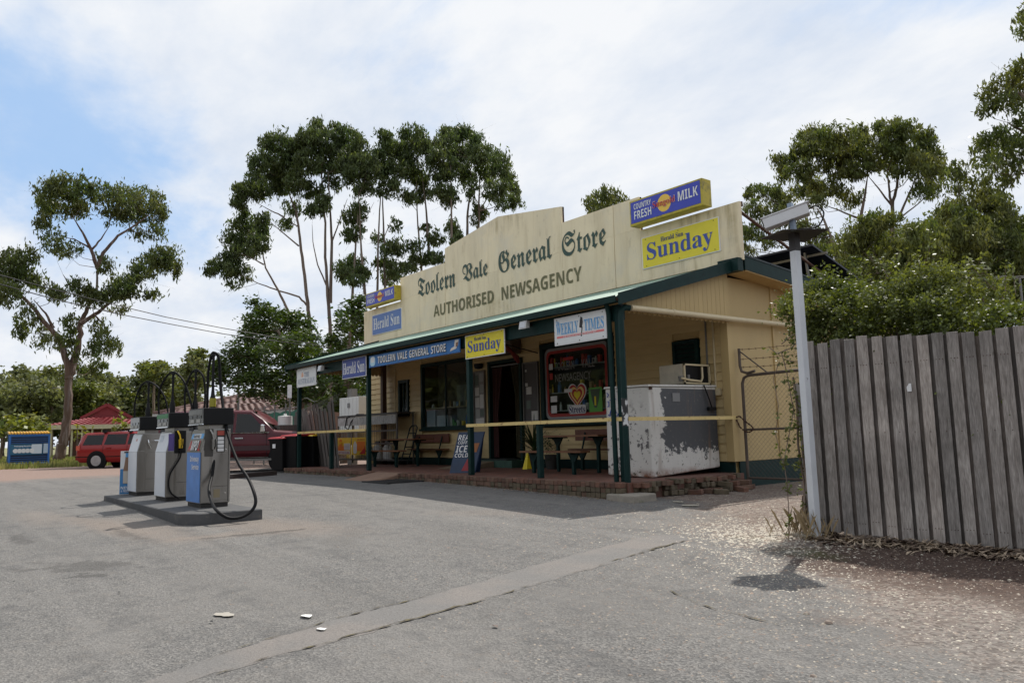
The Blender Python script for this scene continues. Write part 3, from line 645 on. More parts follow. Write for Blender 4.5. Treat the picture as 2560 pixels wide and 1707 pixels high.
# door step, ramp, mat
tag(MB().box(5.35, 7.0, 2.35, 2.86, .0, .17).build('door_step', mat('step_green', (.03, .075, .055), .7, var=.3)), kind='structure')
R1 = MB(); R1.hexa([(5.4, 1.3, .003), (6.3, 1.3, .003), (6.3, 2.34, .003), (5.4, 2.34, .003), (5.4, 1.3, .01), (6.3, 1.3, .01), (6.3, 2.34, .15), (5.4, 2.34, .15)])
tag(R1.build('door_ramp', mat('ramp_ply', (.20, .15, .10), .8, var=.2)), kind='structure')
# ------------------------------------------------------------------ windows, door, boards on the front wall
def frame(x0, x1, z0, z1, w, m, parent, y0=2.83, y1=2.93, name='window', sill=True):
    mb = MB(); mb.box(x0, x0+w, y0, y1, z0, z1); mb.box(x1-w, x1, y0, y1, z0, z1); mb.box(x0+w, x1-w, y0, y1, z1-w, z1); mb.box(x0+w, x1-w, y0, y1, z0, z0+w)
    if sill: mb.box(x0-.04, x1+.04, y0-.04, y0-.002, z0-.03, z0+.03)
    return mb.build(name, m, parent)
def pane(x0, x1, z0, z1, y, parent, m=M_GLASS): return MB().box(x0, x1, y, y+.006, z0, z1).build('pane', m, parent)
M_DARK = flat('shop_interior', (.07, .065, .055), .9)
w = frame(.80, 1.39, 1.44, 2.52, .09, M_GREEN, ST); pane(.89, 1.30, 1.53, 2.43, 2.89, w)
MB().box(1.07, 1.10, 2.85, 2.885, 1.53, 2.43).build('glazing_bar', M_GREEN, w)
MB().box(.8, 1.4, 3.05, 3.07, 1.4, 2.6).build('blind', flat('grey_blind', (.12, .11, .10), .8), w)
w = frame(2.12, 4.64, .98, 2.90, .09, M_GREEN, ST); pane(2.21, 4.55, 1.07, 2.81, 2.89, w)
MB().box(3.38, 3.42, 2.86, 2.885, 1.07, 2.81).build('glazing_bar', M_GREEN, w)
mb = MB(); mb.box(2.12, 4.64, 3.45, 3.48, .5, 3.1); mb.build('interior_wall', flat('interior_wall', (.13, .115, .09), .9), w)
mb = MB(); mb.box(2.2, 4.55, 2.94, 3.2, 1.58, 1.61); mb.box(2.2, 4.6, 3.02, 3.5, 1.03, 1.06); mb.build('shelf', flat('shelf_board', (.32, .26, .16)), w)
mb = MB(); mb.box(2.25, 2.7, 2.96, 3.3, 1.07, 1.55); mb.box(2.8, 3.35, 2.96, 3.3, 1.07, 1.38); mb.build('appliance', flat('grey_appliance', (.35, .4, .45)), w)
shm = [flat('jar_white', (.6, .6, .55)), flat('jar_yellow', (.7, .5, .05)), flat('jar_blue', (.08, .18, .4)), flat('jar_red', (.5, .05, .04)), flat('jar_green', (.1, .3, .1)), flat('jar_tan', (.45, .3, .15))]
def goods(parent, x0, x1, y, z, hmax, dens=.11, name='goods', pal=None):
    x = x0
    while x < x1:
        wdt = rng.uniform(.035, .1); h = rng.uniform(.35, 1)*hmax
        if rng.uniform() < .75:
            mm = (pal or shm)[rng.integers(len(pal or shm))]; r_ = min(wdt/2, .045)
            mb = MB()
            if rng.uniform() < .5: mb.lathe([(r_, 0), (r_, h*.7), (r_*.5, h*.82), (r_*.5, h)], (x+wdt/2, y, z), 8)
            else: mb.box(x, x+wdt, y-.03, y+.04, z, z+h)
            mb.build(name, mm, parent)
        x += wdt+rng.uniform(.01, dens)
goods(w, 2.5, 4.5, 3.0, 1.61, .2, .14); goods(w, 3.45, 4.5, 3.0, 1.06, .3, .1)
mb = MB(); mb.box(3.62, 4.5, 3.1, 3.12, 1.06, 2.2); mb.build('poster', flat('grey_poster', (.16, .17, .14)), w)
# newsagency window: green surround, grey and red rounded trim, shelves of stock
w = frame(7.56, 9.94, .99, 2.90, .12, M_GREEN, ST); pane(7.68, 9.82, 1.11, 2.78, 2.895, w)
def rrect(x0, x1, z0, z1, r, n=6):
    o = []
    for cx, cz, a0 in ((x1-r, z1-r, 0), (x0+r, z1-r, 90), (x0+r, z0+r, 180), (x1-r, z0+r, 270)):
        for k in range(n+1): a = radians(a0+90*k/n); o.append((cx+r*cos(a), cz+r*sin(a)))
    return o
def rring(o, i, y, mb):
    n = len(o); mb.add([(p[0], y, p[1]) for p in o]+[(p[0], y, p[1]) for p in i], [(k, (k+1) % n, (k+1) % n+n, k+n) for k in range(n)]); return mb
rring(rrect(7.68, 9.82, 1.11, 2.78, .16), rrect(7.74, 9.76, 1.17, 2.72, .15), 2.888, MB()).build('grey_trim', flat('trim_grey', (.3, .3, .3)), w, fix=False)
rring(rrect(7.74, 9.76, 1.17, 2.72, .15), rrect(7.81, 9.69, 1.24, 2.65, .13), 2.887, MB()).build('red_trim', flat('trim_red', (.38, .03, .025)), w, fix=False)
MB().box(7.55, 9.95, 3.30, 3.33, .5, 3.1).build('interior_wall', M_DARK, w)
for z in (1.30, 1.72, 2.32):
    MB().box(7.7, 9.8, 2.925, 3.1, z, z+.018).build('shelf', flat('shelf_white', (.4, .4, .38)), w)
    goods(w, 7.75, 9.7, 2.965, z+.018, .26, .05)
tx('TOOLERN', 8.05, 8.72, 2.24, 2.44, 2.884, flat('window_letter_grey', (.30, .31, .31)), w); tx('VALE', 8.95, 9.38, 2.24, 2.44, 2.884, MATS['window_letter_grey'], w); tx('NEWSAGENCY', 8.05, 9.25, 1.98, 2.16, 2.884, MATS['window_letter_grey'], w)
def heart(cx, cz, r, y, m, nm, n=40):
    pts = []
    for k in range(n):
        t = 2*pi*k/n; pts.append((cx+r*16*sin(t)**3/17, cz+r*(13*cos(t)-5*cos(2*t)-2*cos(3*t)-cos(4*t))/16))
    c = (cx, y, cz-.05*r); mb = MB(); mb.add([(p[0], y, p[1]) for p in pts], [tuple(range(n))]); return mb.build(nm, m, w, fix=False)
for r_, m_, k in ((.33, I_WHITE, 0), (.30, I_RED, 1), (.24, flat('heart_yellow', (.85, .62, .2)), 2), (.18, I_RED, 3), (.12, I_YEL, 4)): heart(8.78, 1.66-.005*k, r_, 2.885-.001*k, m_, 'heart_logo')
mb = MB(); mb.prism(rrect(8.50, 9.06, 1.22, 1.42, .05), 1, 2.872, 2.879); mb.build('sticker_plate', I_WHITE, w)
tx(se('Streets'), 8.52, 9.04, 1.235, 1.405, 2.868, flat('ink_deep_navy', (.01, .015, .12)), w)
mb = MB(); mb.box(9.17, 9.58, 2.874, 2.88, 1.24, 1.78); po = mb.build('drink_poster', I_GRN, w)
mb = MB(); mb.prism([(9.22, 1.74), (9.53, 1.74), (9.48, 1.5), (9.41, 1.33), (9.34, 1.33), (9.27, 1.5)], 1, 2.868, 2.873); mb.build('poster_print', flat('dark_green_print', (.06, .10, .06)), po)
mb = MB(); mb.box(9.35, 9.40, 2.864, 2.867, 1.38, 1.58); mb.build('poster_print', I_YEL, po)
for i, (a, b, c, d, m_) in enumerate([(7.85, 7.98, 2.28, 2.42, I_WHITE), (7.86, 7.97, 2.05, 2.2, I_RED), (7.87, 8.1, 1.52, 1.66, I_WHITE), (7.88, 8.08, 1.26, 1.44, I_WHITE), (8.35, 8.7, 2.46, 2.53, I_RED), (8.36, 8.62, 1.72, 1.80, I_WHITE)]):
    MB().box(a, b, 2.876, 2.880, c, d).build('sticker', m_, w)
# side louvred window above the freezer
w = frame(11.63, 12.24, 1.62, 2.53, .06, M_GREEN, ST); MB().box(11.69, 12.18, 2.885, 2.9, 1.68, 2.47).build('pane', flat('dark_pane', (.02, .02, .02), .2), w)
for k in range(9): MB().hexa([(11.7, 2.86, 1.7+k*.085), (12.17, 2.86, 1.7+k*.085), (12.17, 2.88, 1.76+k*.085), (11.7, 2.88, 1.76+k*.085), (11.7, 2.857, 1.705+k*.085), (12.17, 2.857, 1.705+k*.085), (12.17, 2.877, 1.765+k*.085), (11.7, 2.877, 1.765+k*.085)]).build('louvre', M_GREEN, w)
# door
D = MB(); D.box(5.48, 5.56, 2.80, 2.95, .17, 2.68); D.box(6.78, 6.86, 2.80, 2.95, .17, 2.68); D.box(5.56, 6.78, 2.80, 2.95, 2.60, 2.68); D = D.build('door_frame', M_GREEN, ST)
MB().box(5.56, 6.78, 2.86, 2.875, 2.52, 2.56).build('curtain_rail', flat('rail_grey', (.16, .16, .15)), D)
mb = MB(); n = 26
for s_, xa, xb, tp in ((0, 5.57, 5.80, .9), (1, 6.50, 6.77, .5)):
    vs = []; fs = []
    for i in range(n+1):
        f = i/n
        for j in range(7):
            z = 2.5-j*.38; spread = (1+.9*max(0, 1-j/3)) if s_ == 0 else (1+.6*max(0, 1-j/2))
            x = (xa+(xb-xa)*f*spread) if s_ == 0 else (xb-(xb-xa)*(1-f)*spread); vs.append((x, 2.90+.018*sin(i*1.9), z))
    for i in range(n):
        for j in range(6): fs.append((i*7+j, (i+1)*7+j, (i+1)*7+j+1, i*7+j+1))
    mm = MB(); mm.add(vs, fs); mm.build('curtain', flat('dark_red_curtain', (.07, .025, .022), .9) if s_ == 0 else flat('olive_curtain', (.06, .05, .025), .9), D, smooth=True, fix=False)
MB().box(6.70, 6.76, 2.885, 2.89, .2, 1.6).build('strip', flat('olive_strip', (.14, .12, .02)), D)
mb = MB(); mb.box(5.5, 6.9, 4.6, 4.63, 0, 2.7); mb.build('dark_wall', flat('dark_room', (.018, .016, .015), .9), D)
mb = MB(); mb.box(4.76, 5.48, 2.885, 2.914, .2, 2.74); mb.box(6.86, 7.5, 2.885, 2.914, .2, 2.74); mb.box(4.76, 7.5, 2.88, 2.914, 2.69, 2.76); mb.build('door_surround', M_BOARD, ST)
def notice(name, x0, x1, z0, z1, back, papers, label):
    t = thing(name, label, 'notice board', ((x0+x1)/2, 2.86, z0))
    frame(x0, x1, z0, z1, .025, M_GALV, t, 2.82, 2.875, 'frame', False); MB().box(x0+.025, x1-.025, 2.86, 2.87, z0+.025, z1-.025).build('board', back, t)
    for a, b, c, d, m_ in papers: MB().box(a, b, 2.853-rng.uniform(0, .003), 2.857, c, d).build('paper', m_, t)
pw = flat('paper_white', (.62, .62, .60)); pg = flat('paper_grey', (.35, .37, .36)); pb = flat('paper_photo', (.12, .16, .14))
notice('notice_board', 4.8, 5.3, 1.05, 2.48, flat('board_grey', (.25, .25, .24)), [(4.86, 5.0, 2.1, 2.38, pb), (5.06, 5.26, 2.2, 2.42, pg), (4.84, 5.03, 1.83, 2.05, pw), (5.07, 5.27, 1.9, 2.12, pg), (4.85, 5.04, 1.52, 1.78, pw), (5.06, 5.27, 1.5, 1.86, pw), (4.85, 5.05, 1.25, 1.48, pg), (5.07, 5.27, 1.28, 1.47, pb), (4.86, 5.26, 1.1, 1.24, pw)], 'framed notice board crowded with papers left of the shop door')
notice('notice_board', 6.9, 7.48, 1.08, 2.53, flat('board_dark', (.085, .08, .08)), [(6.97, 7.03, 2.3, 2.36, pw), (6.97, 7.06, 1.95, 2.03, pw), (7.0, 7.2, 1.75, 1.93, pw), (7.18, 7.45, 1.12, 1.34, pw), (7.0, 7.16, 1.4, 1.6, pb)], 'dark notice board with few papers right of the shop door')
# ------------------------------------------------------------------ signs
def board_sign(name, label, x0, x1, z0, z1, y, face, edge=I_WHITE, b=.018, th=.02, screws=True):
    t = thing(name, label, 'sign', ((x0+x1)/2, y, z0))
    MB().box(x0, x1, y-th, y, z0, z1).build('panel', edge, t, bevel=.003)
    MB().box(x0+b, x1-b, y-th-.003, y-th-.0005, z0+b, z1-b).build('face', face, t)
    if screws:
        mb = MB()
        for fx_ in (.06, .5, .94):
            for fz in (.08, .92): mb.lathe([(.011, -.004), (.009, 0)], (x0+(x1-x0)*fx_, y-th-.0035, z0+(z1-z0)*fz), 6, 1)
        mb.build('screw', M_RUSTY, t)
    return t
S_BLUE = mat('faded_blue_sign', (.10, .19, .46), .45, var=.08, scale=3); S_BLUE2 = mat('royal_blue_sign', (.035, .065, .30), .4, var=.1, scale=3)
S_YEL = mat('yellow_sign_enamel', (.80, .67, .03), .42, var=.05, scale=4); S_WHT = mat('white_sign_enamel', (.72, .73, .73), .42, var=.05, scale=4, dirt=((.45, .42, .38), .7, .85, 6))
YP = 2.835
t = board_sign('newspaper_sign', 'pale blue newspaper sign on the left end of the parapet', -.80, 1.08, 4.10, 4.76, YP, S_BLUE)
tx(se('Herald Sun'), -.70, .98, 4.27, 4.64, YP-.026, I_WHITE, t)
t = board_sign('newspaper_sign', 'large yellow Sunday newspaper sign under the bigger milk sign on the parapet', 10.98, 12.93, 4.12, 4.79, YP, S_YEL)
tx(se('Sunday'), 11.12, 12.78, 4.19, 4.64, YP-.026, I_BLUE, t); tx(se('Herald Sun'), 11.50, 12.08, 4.60, 4.70, YP-.026, I_NAVY, t)
M_YF = mat('grimy_yellow_case', (.50, .40, .035), .5, var=.2, scale=5, dirt=((.14, .12, .04), .5, .7, 5))
def milk(label, x0, x1, z0, z1, yf):
    t = thing('milk_light_box', label, 'sign', ((x0+x1)/2, YP, z0)); W_, H_ = x1-x0, z1-z0
    MB().box(x0, x1, yf, YP-.02, z0, z1).build('case', M_YF, t, bevel=.008)
    MB().box(x0+.035, x1-.045, yf-.006, yf-.0005, z0+.05, z1-.035).build('face', mat('milk_blue', (.03, .05, .44), .35, var=.06), t)
    y = yf-.009; tx(ss('COUNTRY'), x0+.09*W_*.7+.01, x0+.32*W_, z0+.62*H_, z0+.84*H_, y, I_WHITE, t); tx(ss('FRESH'), x0+.07*W_, x0+.32*W_, z0+.22*H_, z0+.55*H_, y, I_WHITE, t)
    cx, cz, r_ = x0+.5*W_, z0+.52*H_, .33*H_
    mb = MB(); mb.add([(cx+r_*cos(a), y+.001, cz+r_*sin(a)) for a in np.linspace(0, 2*pi, 24, endpoint=False)], [tuple(range(24))]); mb.build('sun_disc', I_GOLD, t, fix=False)
    tx(se('Sungold'), x0+.34*W_, x0+.655*W_, z0+.36*H_, z0+.70*H_, y-.002, I_WHITE, t); tx(se('Sungold'), x0+.343*W_, x0+.652*W_, z0+.37*H_, z0+.685*H_, y-.006, I_RED, t)
    tx(ss('MILK'), x0+.69*W_, x0+.95*W_, z0+.40*H_, z0+.76*H_, y, I_WHITE, t)
    mb = MB()
    for x in (x0+.2*W_, x1-.2*W_): mb.box(x-.02, x+.02, YP-.1, YP+.12, z1-.12, z1+.02) if False else mb.bar((x, YP-.02, z0+.1), (x, YP+.0, z0+.04), .03, .03)
    mb.build('bracket', M_RUSTY, t)
milk('small blue milk light box above the left newspaper sign', -.83, 1.06, 5.0, 5.46, 2.60); milk('large blue milk light box with yellow case at the right of the parapet', 10.94, 12.80, 5.0, 5.53, 2.54)
YB = -.10
t = board_sign('newspaper_sign', 'faded white newspaper sign on the leftmost veranda post', .08, 1.41, 2.30, 2.84, YB, S_WHT); fi = flat('faded_ink', (.36, .40, .48))
tx(se('THE'), .62, .96, 2.57, 2.71, YB-.026, fi, t); tx(se('AUSTRALIAN'), .17, 1.34, 2.38, 2.54, YB-.026, fi, t)
mb = MB(); mb.prism([(.42, 2.58), (.56, 2.58), (.58, 2.64), (.5, 2.73), (.43, 2.68)], 1, YB-.026, YB-.023); mb.build('emblem', flat('faded_orange', (.75, .42, .28)), t)
t = board_sign('newspaper_sign', 'royal blue newspaper sign hanging left of the long store banner', 3.05, 4.37, 2.33, 2.84, YB, S_BLUE2)
tx(se('Herald Sun'), 3.12, 4.31, 2.44, 2.74, YB-.026, I_WHITE, t)
t = board_sign('store_name_banner', 'long blue banner with the store name in white shadowed capitals', 4.53, 8.50, 2.51, 2.80, YB, mat('banner_blue', (.02, .15, .42), .4, var=.15, scale=2), mat('banner_edge', (.02, .12, .35), .4), screws=False)
y = YB-.026
for s_, a, b in (('TOOLERN', 4.99, 5.84), ('VALE', 5.93, 6.38), ('GENERAL', 6.47, 7.31), ('STORE', 7.40, 7.98)):
    tx(ss(s_), a+.02, b+.02, 2.565, 2.735, y+.002, I_BLACK, t); tx(ss(s_), a, b, 2.58, 2.75, y-.002, I_WHITE, t)
mb = MB(); mb.prism(rrect(4.60, 4.86, 2.54, 2.77, .09), 1, y-.002, y+.002); mb.build('emblem', flat('pale_blue', (.45, .68, .8)), t)
mb = MB(); mb.prism(rrect(4.64, 4.82, 2.62, 2.76, .05), 1, y-.004, y-.002); mb.build('emblem', I_WHITE, t)
mb = MB(); mb.prism([(8.14, 2.56), (8.38, 2.60), (8.42, 2.68), (8.18, 2.62)], 1, y-.004, y+.001); mb.prism([(8.30, 2.66), (8.44, 2.66), (8.47, 2.78), (8.33, 2.78)], 1, y-.004, y+.001); mb.build('ice_cream_print', flat('cream_print', (.72, .66, .58)), t)
mb = MB(); mb.prism([(8.36, 2.63), (8.43, 2.65), (8.45, 2.73), (8.37, 2.72)], 1, y-.006, y-.004); mb.build('ice_cream_print', I_BRN, t)
t = board_sign('newspaper_sign', 'small yellow Sunday newspaper sign hanging from the middle of the veranda beam', 8.69, 10.01, 2.34, 2.82, YB, S_YEL)
tx(se('Sunday'), 8.79, 9.90, 2.40, 2.70, YB-.026, I_BLUE, t); tx(se('Herald Sun'), 9.02, 9.42, 2.685, 2.755, YB-.026, I_NAVY, t)
t = board_sign('newspaper_sign', 'white weekly newspaper sign with blue lettering beside the corner post', 11.46, 12.75, 2.32, 2.81, YB, S_WHT)
tx(se('WEEKLY'), 11.52, 12.08, 2.50, 2.70, YB-.026, I_SKY, t); tx(se('TIMES'), 12.23, 12.70, 2.50, 2.70, YB-.026, I_SKY, t); tx(se('The'), 11.52, 11.61, 2.705, 2.75, YB-.026, I_SKY, t)
mb = MB(); mb.box(11.53, 12.70, YB-.026, YB-.023, 2.445, 2.48); mb.build('red_line', I_PINK, t); tx(ss('THE VOICE OF THE COUNTRY SINCE 1869'), 11.70, 12.52, 2.45, 2.473, YB-.027, I_WHITE, t)
mb = MB(); mb.prism([(12.11, 2.58), (12.17, 2.56), (12.20, 2.66), (12.19, 2.74), (12.15, 2.76), (12.13, 2.70)], 1, YB-.027, YB-.024); mb.prism([(12.14, 2.42), (12.16, 2.42), (12.19, 2.58), (12.17, 2.58)], 1, YB-.027, YB-.024); mb.build('bird_print', I_BLACK, t)
for k, (x, z, lab) in enumerate([(1.95, 2.72, 'small white floodlight under the gutter at the left end of the veranda'), (10.75, 2.80, 'small white floodlight between the yellow sign and the weekly newspaper sign')]):
    t = thing('floodlight', lab, 'floodlight', (x, -.1, z), group='floodlights on the veranda beam')
    mb = MB(); mb.hexa([(x-.10, -.28, z-.09), (x+.10, -.28, z-.09), (x+.07, -.16, z-.07), (x-.07, -.16, z-.07), (x-.10, -.25, z+.06), (x+.10, -.25, z+.06), (x+.07, -.15, z+.07), (x-.07, -.15, z+.07)]); mb.build('housing', M_WHITE, t)
    MB().bar((x, -.15, z), (x, -.04, z+.0), .03, .05).build('bracket', M_BLACK, t)
    MB().hexa([(x-.08, -.287, z-.075), (x+.08, -.287, z-.075), (x+.08, -.282, z-.075), (x-.08, -.282, z-.075), (x-.08, -.26, z+.045), (x+.08, -.26, z+.045), (x+.08, -.255, z+.045), (x-.08, -.255, z+.045)]).build('lens', flat('lamp_lens', (.5, .52, .55), .15), t)
t = thing('dome_camera', 'small black dome security camera on the wall above the papered notice board', 'security camera', (5.15, 2.8, 2.55))
mb = MB(); mb.lathe([(.02, 0), (.10, .02), (.12, .08), (.12, .14), (.03, .15)], (5.15, 2.76, 2.52), 14); mb.build('dome', M_BLACK, t, smooth=True); MB().bar((5.15, 2.9, 2.64), (5.15, 2.78, 2.64), .06, .06).build('arm', M_WHITE, t)
t = thing('louvred_box', 'brown ribbed vent box under the veranda behind the yellow sign', 'vent', (6.3, 2.6, 2.75)); MB().box(5.9, 6.85, 2.55, 2.84, 2.78, 3.28).build('case', flat('brown_case', (.10, .075, .06)), t)
for k in range(10): MB().box(5.95, 6.8, 2.535, 2.548, 2.81+k*.045, 2.835+k*.045).build('slat', flat('brown_slat', (.13, .10, .085)), t)
t = thing('furled_flag', 'furled dark red flag on a slanting pole beside the shop door', 'flag', (7.2, 2.8, 2.6)); MB().tube([(6.75, 1.8, 3.1), (7.5, 2.84, 2.72)], .014, 6).build('pole', M_BLACK, t)
mb = MB(); mb.tube([(6.98, 2.15, 2.98), (7.08, 2.22, 2.86), (7.20, 2.28, 2.74), (7.30, 2.34, 2.60), (7.34, 2.36, 2.48)], [.03, .06, .045, .075, .03], 8); mb.build('cloth', flat('dark_red_cloth', (.16, .02, .015), .85), t, smooth=True)
# ------------------------------------------------------------------ freezer chest and the air conditioner on the wall
m = mat('peeling_freezer_paint', (.62, .60, .56), .5, var=.05, scale=3); FZ = m
nt = m.node_tree; N = nt.nodes; L = nt.links; B = N['Principled BSDF']; old = B.inputs['Base Color'].links[0].from_socket
g = N.new('ShaderNodeNewGeometry'); sp = N.new('ShaderNodeSeparateXYZ'); L.new(g.outputs['Position'], sp.inputs[0])
def nn_(sc, det=9, ro=.65):
    q = N.new('ShaderNodeTexNoise'); q.inputs['Scale'].default_value = sc; q.inputs['Detail'].default_value = det; q.inputs['Roughness'].default_value = ro; L.new(g.outputs['Position'], q.inputs['Vector']); return q.outputs['Fac']
def m2(op, a, b):
    q = N.new('ShaderNodeMath'); q.operation = op
    for i, v in enumerate((a, b)):
        if hasattr(v, 'is_output'): L.new(v, q.inputs[i])
        else: q.inputs[i].default_value = v
    return q.outputs[0]
def r2_(v, a, b, c=0, d=1):
    q = N.new('ShaderNodeMapRange'); L.new(v, q.inputs[0])
    for i, k in enumerate((a, b, c, d)): q.inputs[i+1].default_value = k
    return q.outputs[0]
def mx2(f, a, b):
    q = N.new('ShaderNodeMix'); q.data_type = 'RGBA'; L.new(f, q.inputs[0]); L.new(a, q.inputs[6])
    if hasattr(b, 'is_output'): L.new(b, q.inputs[7])
    else: q.inputs[7].default_value = (*b, 1)
    return q.outputs[2]
side = r2_(sp.outputs[0], 12.62, 12.64)                       # bare metal shows on the broad side only
yy = m2('ADD', sp.outputs[1], m2('MULTIPLY', m2('SUBTRACT', nn_(5, 12, .72), .5), .8)); lim = m2('MULTIPLY', r2_(yy, 1.28, 1.31), side)
zz2 = m2('ADD', sp.outputs[2], m2('MULTIPLY', m2('SUBTRACT', nn_(4.5, 12, .75), .5), 1.7)); lim = m2('MULTIPLY', lim, r2_(zz2, .40, .44)); lim = m2('MULTIPLY', lim, r2_(sp.outputs[2], 1.54, 1.52))
c = mx2(lim, old, (.06, .063, .07)); flk = m2('MULTIPLY', r2_(nn_(7), .53, .55), m2('MULTIPLY', r2_(sp.outputs[0], 12.63, 12.60), r2_(m2('ADD', sp.outputs[2], m2('MULTIPLY', nn_(1.5), .5)), 1.6, 1.2))); c = mx2(flk, c, (.12, .11, .11))
rst = m2('MULTIPLY', r2_(nn_(5), .4, .6), r2_(sp.outputs[2], .17, .03)); c = mx2(rst, c, (.20, .065, .02)); c = mx2(m2('MULTIPLY', r2_(nn_(9), .6, .64), r2_(sp.outputs[2], .6, .1)), c, (.07, .06, .03)); mpf = N.new('ShaderNodeMapping'); mpf.inputs['Scale'].default_value = (7, 7, .7); L.new(g.outputs['Position'], mpf.inputs[0]); qf = N.new('ShaderNodeTexNoise'); qf.inputs['Scale'].default_value = 1; qf.inputs['Detail'].default_value = 8; L.new(mpf.outputs[0], qf.inputs['Vector'])
c = mx2(m2('MULTIPLY', r2_(qf.outputs['Fac'], .56, .72), .5), c, (.20, .12, .07)); c = mx2(m2('MULTIPLY', r2_(nn_(14), .60, .66), .6), c, (.16, .14, .12)); L.new(c, B.inputs['Base Color'])
t = thing('freezer_chest', 'old white ice freezer with peeling paint and rust at the veranda corner', 'freezer', (12.1, 1.9, 0))
mb = MB(); mb.hexa([(11.62, .92, .03), (12.66, .92, .0), (12.66, 2.80, .10), (11.62, 2.80, .10), (11.60, .95, 1.57), (12.65, .95, 1.55), (12.65, 2.80, 1.57), (11.60, 2.80, 1.6)]); mb.build('cabinet', FZ, t, bevel=.02)
MB().hexa([(11.58, .92, 1.573), (12.67, .92, 1.555), (12.67, 2.82, 1.575), (11.58, 2.82, 1.605), (11.59, .93, 1.61), (12.66, .93, 1.59), (12.66, 2.81, 1.61), (11.59, 2.81, 1.64)]).build('lid', FZ, t, bevel=.008)
tx('ICE', 11.66, 11.66+.2, 1.30, 1.42, .925, I_BLUE, t) if False else None
mb = MB()
for pts in ([(11.72, 1.12), (11.8, 1.30), (11.88, 1.12)], [(11.8, 1.30), (11.8, 1.42)], [(11.72, 1.36), (11.88, 1.38)], [(11.78, 1.43), (11.84, 1.45), (11.84, 1.51), (11.78, 1.51), (11.77, 1.45)], [(11.67, 1.1), (11.72, 1.08), (11.72, 1.12)], [(11.66, 1.25), (11.70, 1.25), (11.70, 1.34), (11.66, 1.34)], [(11.66, 1.42), (11.70, 1.46), (11.66, 1.50)], [(11.88, 1.08), (11.92, 1.08), (11.92, 1.12)]):
    for a, b in zip(pts, pts[1:]): mb.bar((a[0], .93-.003+.0, a[1]), (b[0], .93-.003, b[1]), .012, .012, (0, 1, 0))
mb.build('stick_figure_drawing', I_BLUE, t)
MB().box(12.655, 12.662, 1.55, 1.75, 1.3, 1.45).build('label', flat('grey_label', (.2, .2, .2)), t)
mb = MB(); mb.tube([(12.68, 2.42, 1.6), (12.72, 2.5, 1.35), (12.70, 2.6, 1.18)], .012, 6); mb.box(12.66, 12.72, 2.5, 2.7, 1.14, 1.2); mb.build('cable', M_BLACK, t)
MB().box(12.58, 12.70, .955, .985, 1.50, 1.545).build('hinge', M_RUSTY, t)
t = thing('air_conditioner', 'cream box air conditioner with an open side above the freezer', 'air conditioner', (12.4, 2.3, 1.62))
mb = MB(); mb.box(11.95, 12.50, 2.05, 2.8, 1.63, 2.0); mb.build('case', mat('old_cream_case', (.55, .50, .40), .5), t, bevel=.01)
mb = MB(); mb.box(12.52, 12.55, 2.05, 2.08, 1.63, 2.0); mb.box(12.52, 12.55, 2.77, 2.8, 1.63, 2.0); mb.box(12.505, 12.55, 2.05, 2.8, 1.97, 2.0); mb.box(12.505, 12.55, 2.05, 2.8, 1.63, 1.66); mb.build('frame', M_PVC, t); MB().tube([(12.56, 1.95, 1.73), (12.57, 2.15, 1.70), (12.58, 2.48, 1.68), (12.58, 2.52, 1.75), (12.58, 2.52, 1.95)], .02, 8).build('pipe', M_PVC, t, smooth=True)
mb = MB(); mb.box(12.505, 12.515, 2.08, 2.77, 1.66, 1.97); mb.build('grille', M_BLACK, t); MB().lathe([(.03, 0), (.03, .12)], (12.51, 2.2, 1.68), 8).build('valve', M_GALV, t); MB().lathe([(.04, 0), (.05, .09)], (12.5, 2.0, 1.68), 8).build('valve', M_GALV, t)
# ------------------------------------------------------------------ picnic tables with Y steel legs, bench, sandwich board
def picnic(cx, y, label, L_=1.85, legs=(-.6, .6)):
    t = thing('picnic_table', label, 'picnic table', (cx, y, 0), group='timber picnic tables on the veranda'); p = (cx, y, 0)
    def planks(y0, n, w, z, x0=-L_/2, x1=L_/2):
        for k in range(n): MB().box(cx+x0, cx+x1, y+y0+k*w+.004, y+y0+(k+1)*w-.004, z-.035, z).build('plank', M_WOOD, t)
    planks(-.33, 5, .132, .75); planks(-.80, 2, .13, .45); planks(.56, 2, .13, .45)
    MB().box(cx-L_/2, cx+L_/2, y+.80, y+.83, .62, .86).build('backrest', M_BROWNB, t)
    for lx in legs:
        x = cx+lx
        for yy_, h in ((-.67, .415), (0, .715), (.69, .415)):
            s_ = .26 if h > .5 else .11
            mb = MB(); mb.box(x-.03, x+.03, y+yy_-.03, y+yy_+.03, 0, h-.16)
            mb.prism([(x-.16, h), (x+.16, h), (x+.03, h-.2), (x-.03, h-.2)], 1, y+yy_-.02, y+yy_+.02); mb.box(x-.02, x+.02, y+yy_-s_, y+yy_+s_, h-.03, h-.001); mb.build('leg', M_GREEN, t)
        mb = MB(); mb.bar((x, y+.69, .42), (x, y+.80, .8), .03, .03); mb.build('back_support', M_GREEN, t)
    return t
picnic(2.7, 2.0, 'timber picnic table under the tall dark window at the left of the veranda'); picnic(9.95, 1.75, 'timber picnic table in front of the newsagency window beside the freezer')
t = thing('hand_trolley', 'dark tubular steel trolley frame leaning behind the left picnic table', 'trolley', (1.75, 2.6, 0))
mb = MB()
for dx in (0, .38): mb.tube([(1.55+dx*.6, 2.45+dx*.3, .02), (1.62+dx*.6, 2.55+dx*.3, .4), (1.85+dx*.6, 2.62+dx*.3, 1.05)], .018, 8)
mb.tube([(1.85, 2.62, 1.05), (1.9, 2.66, 1.12), (2.05, 2.72, 1.12), (2.08, 2.734, 1.05)], .018, 8); mb.build('frame', mat('dark_tube', (.03, .05, .05), .4, .4), t, smooth=True)
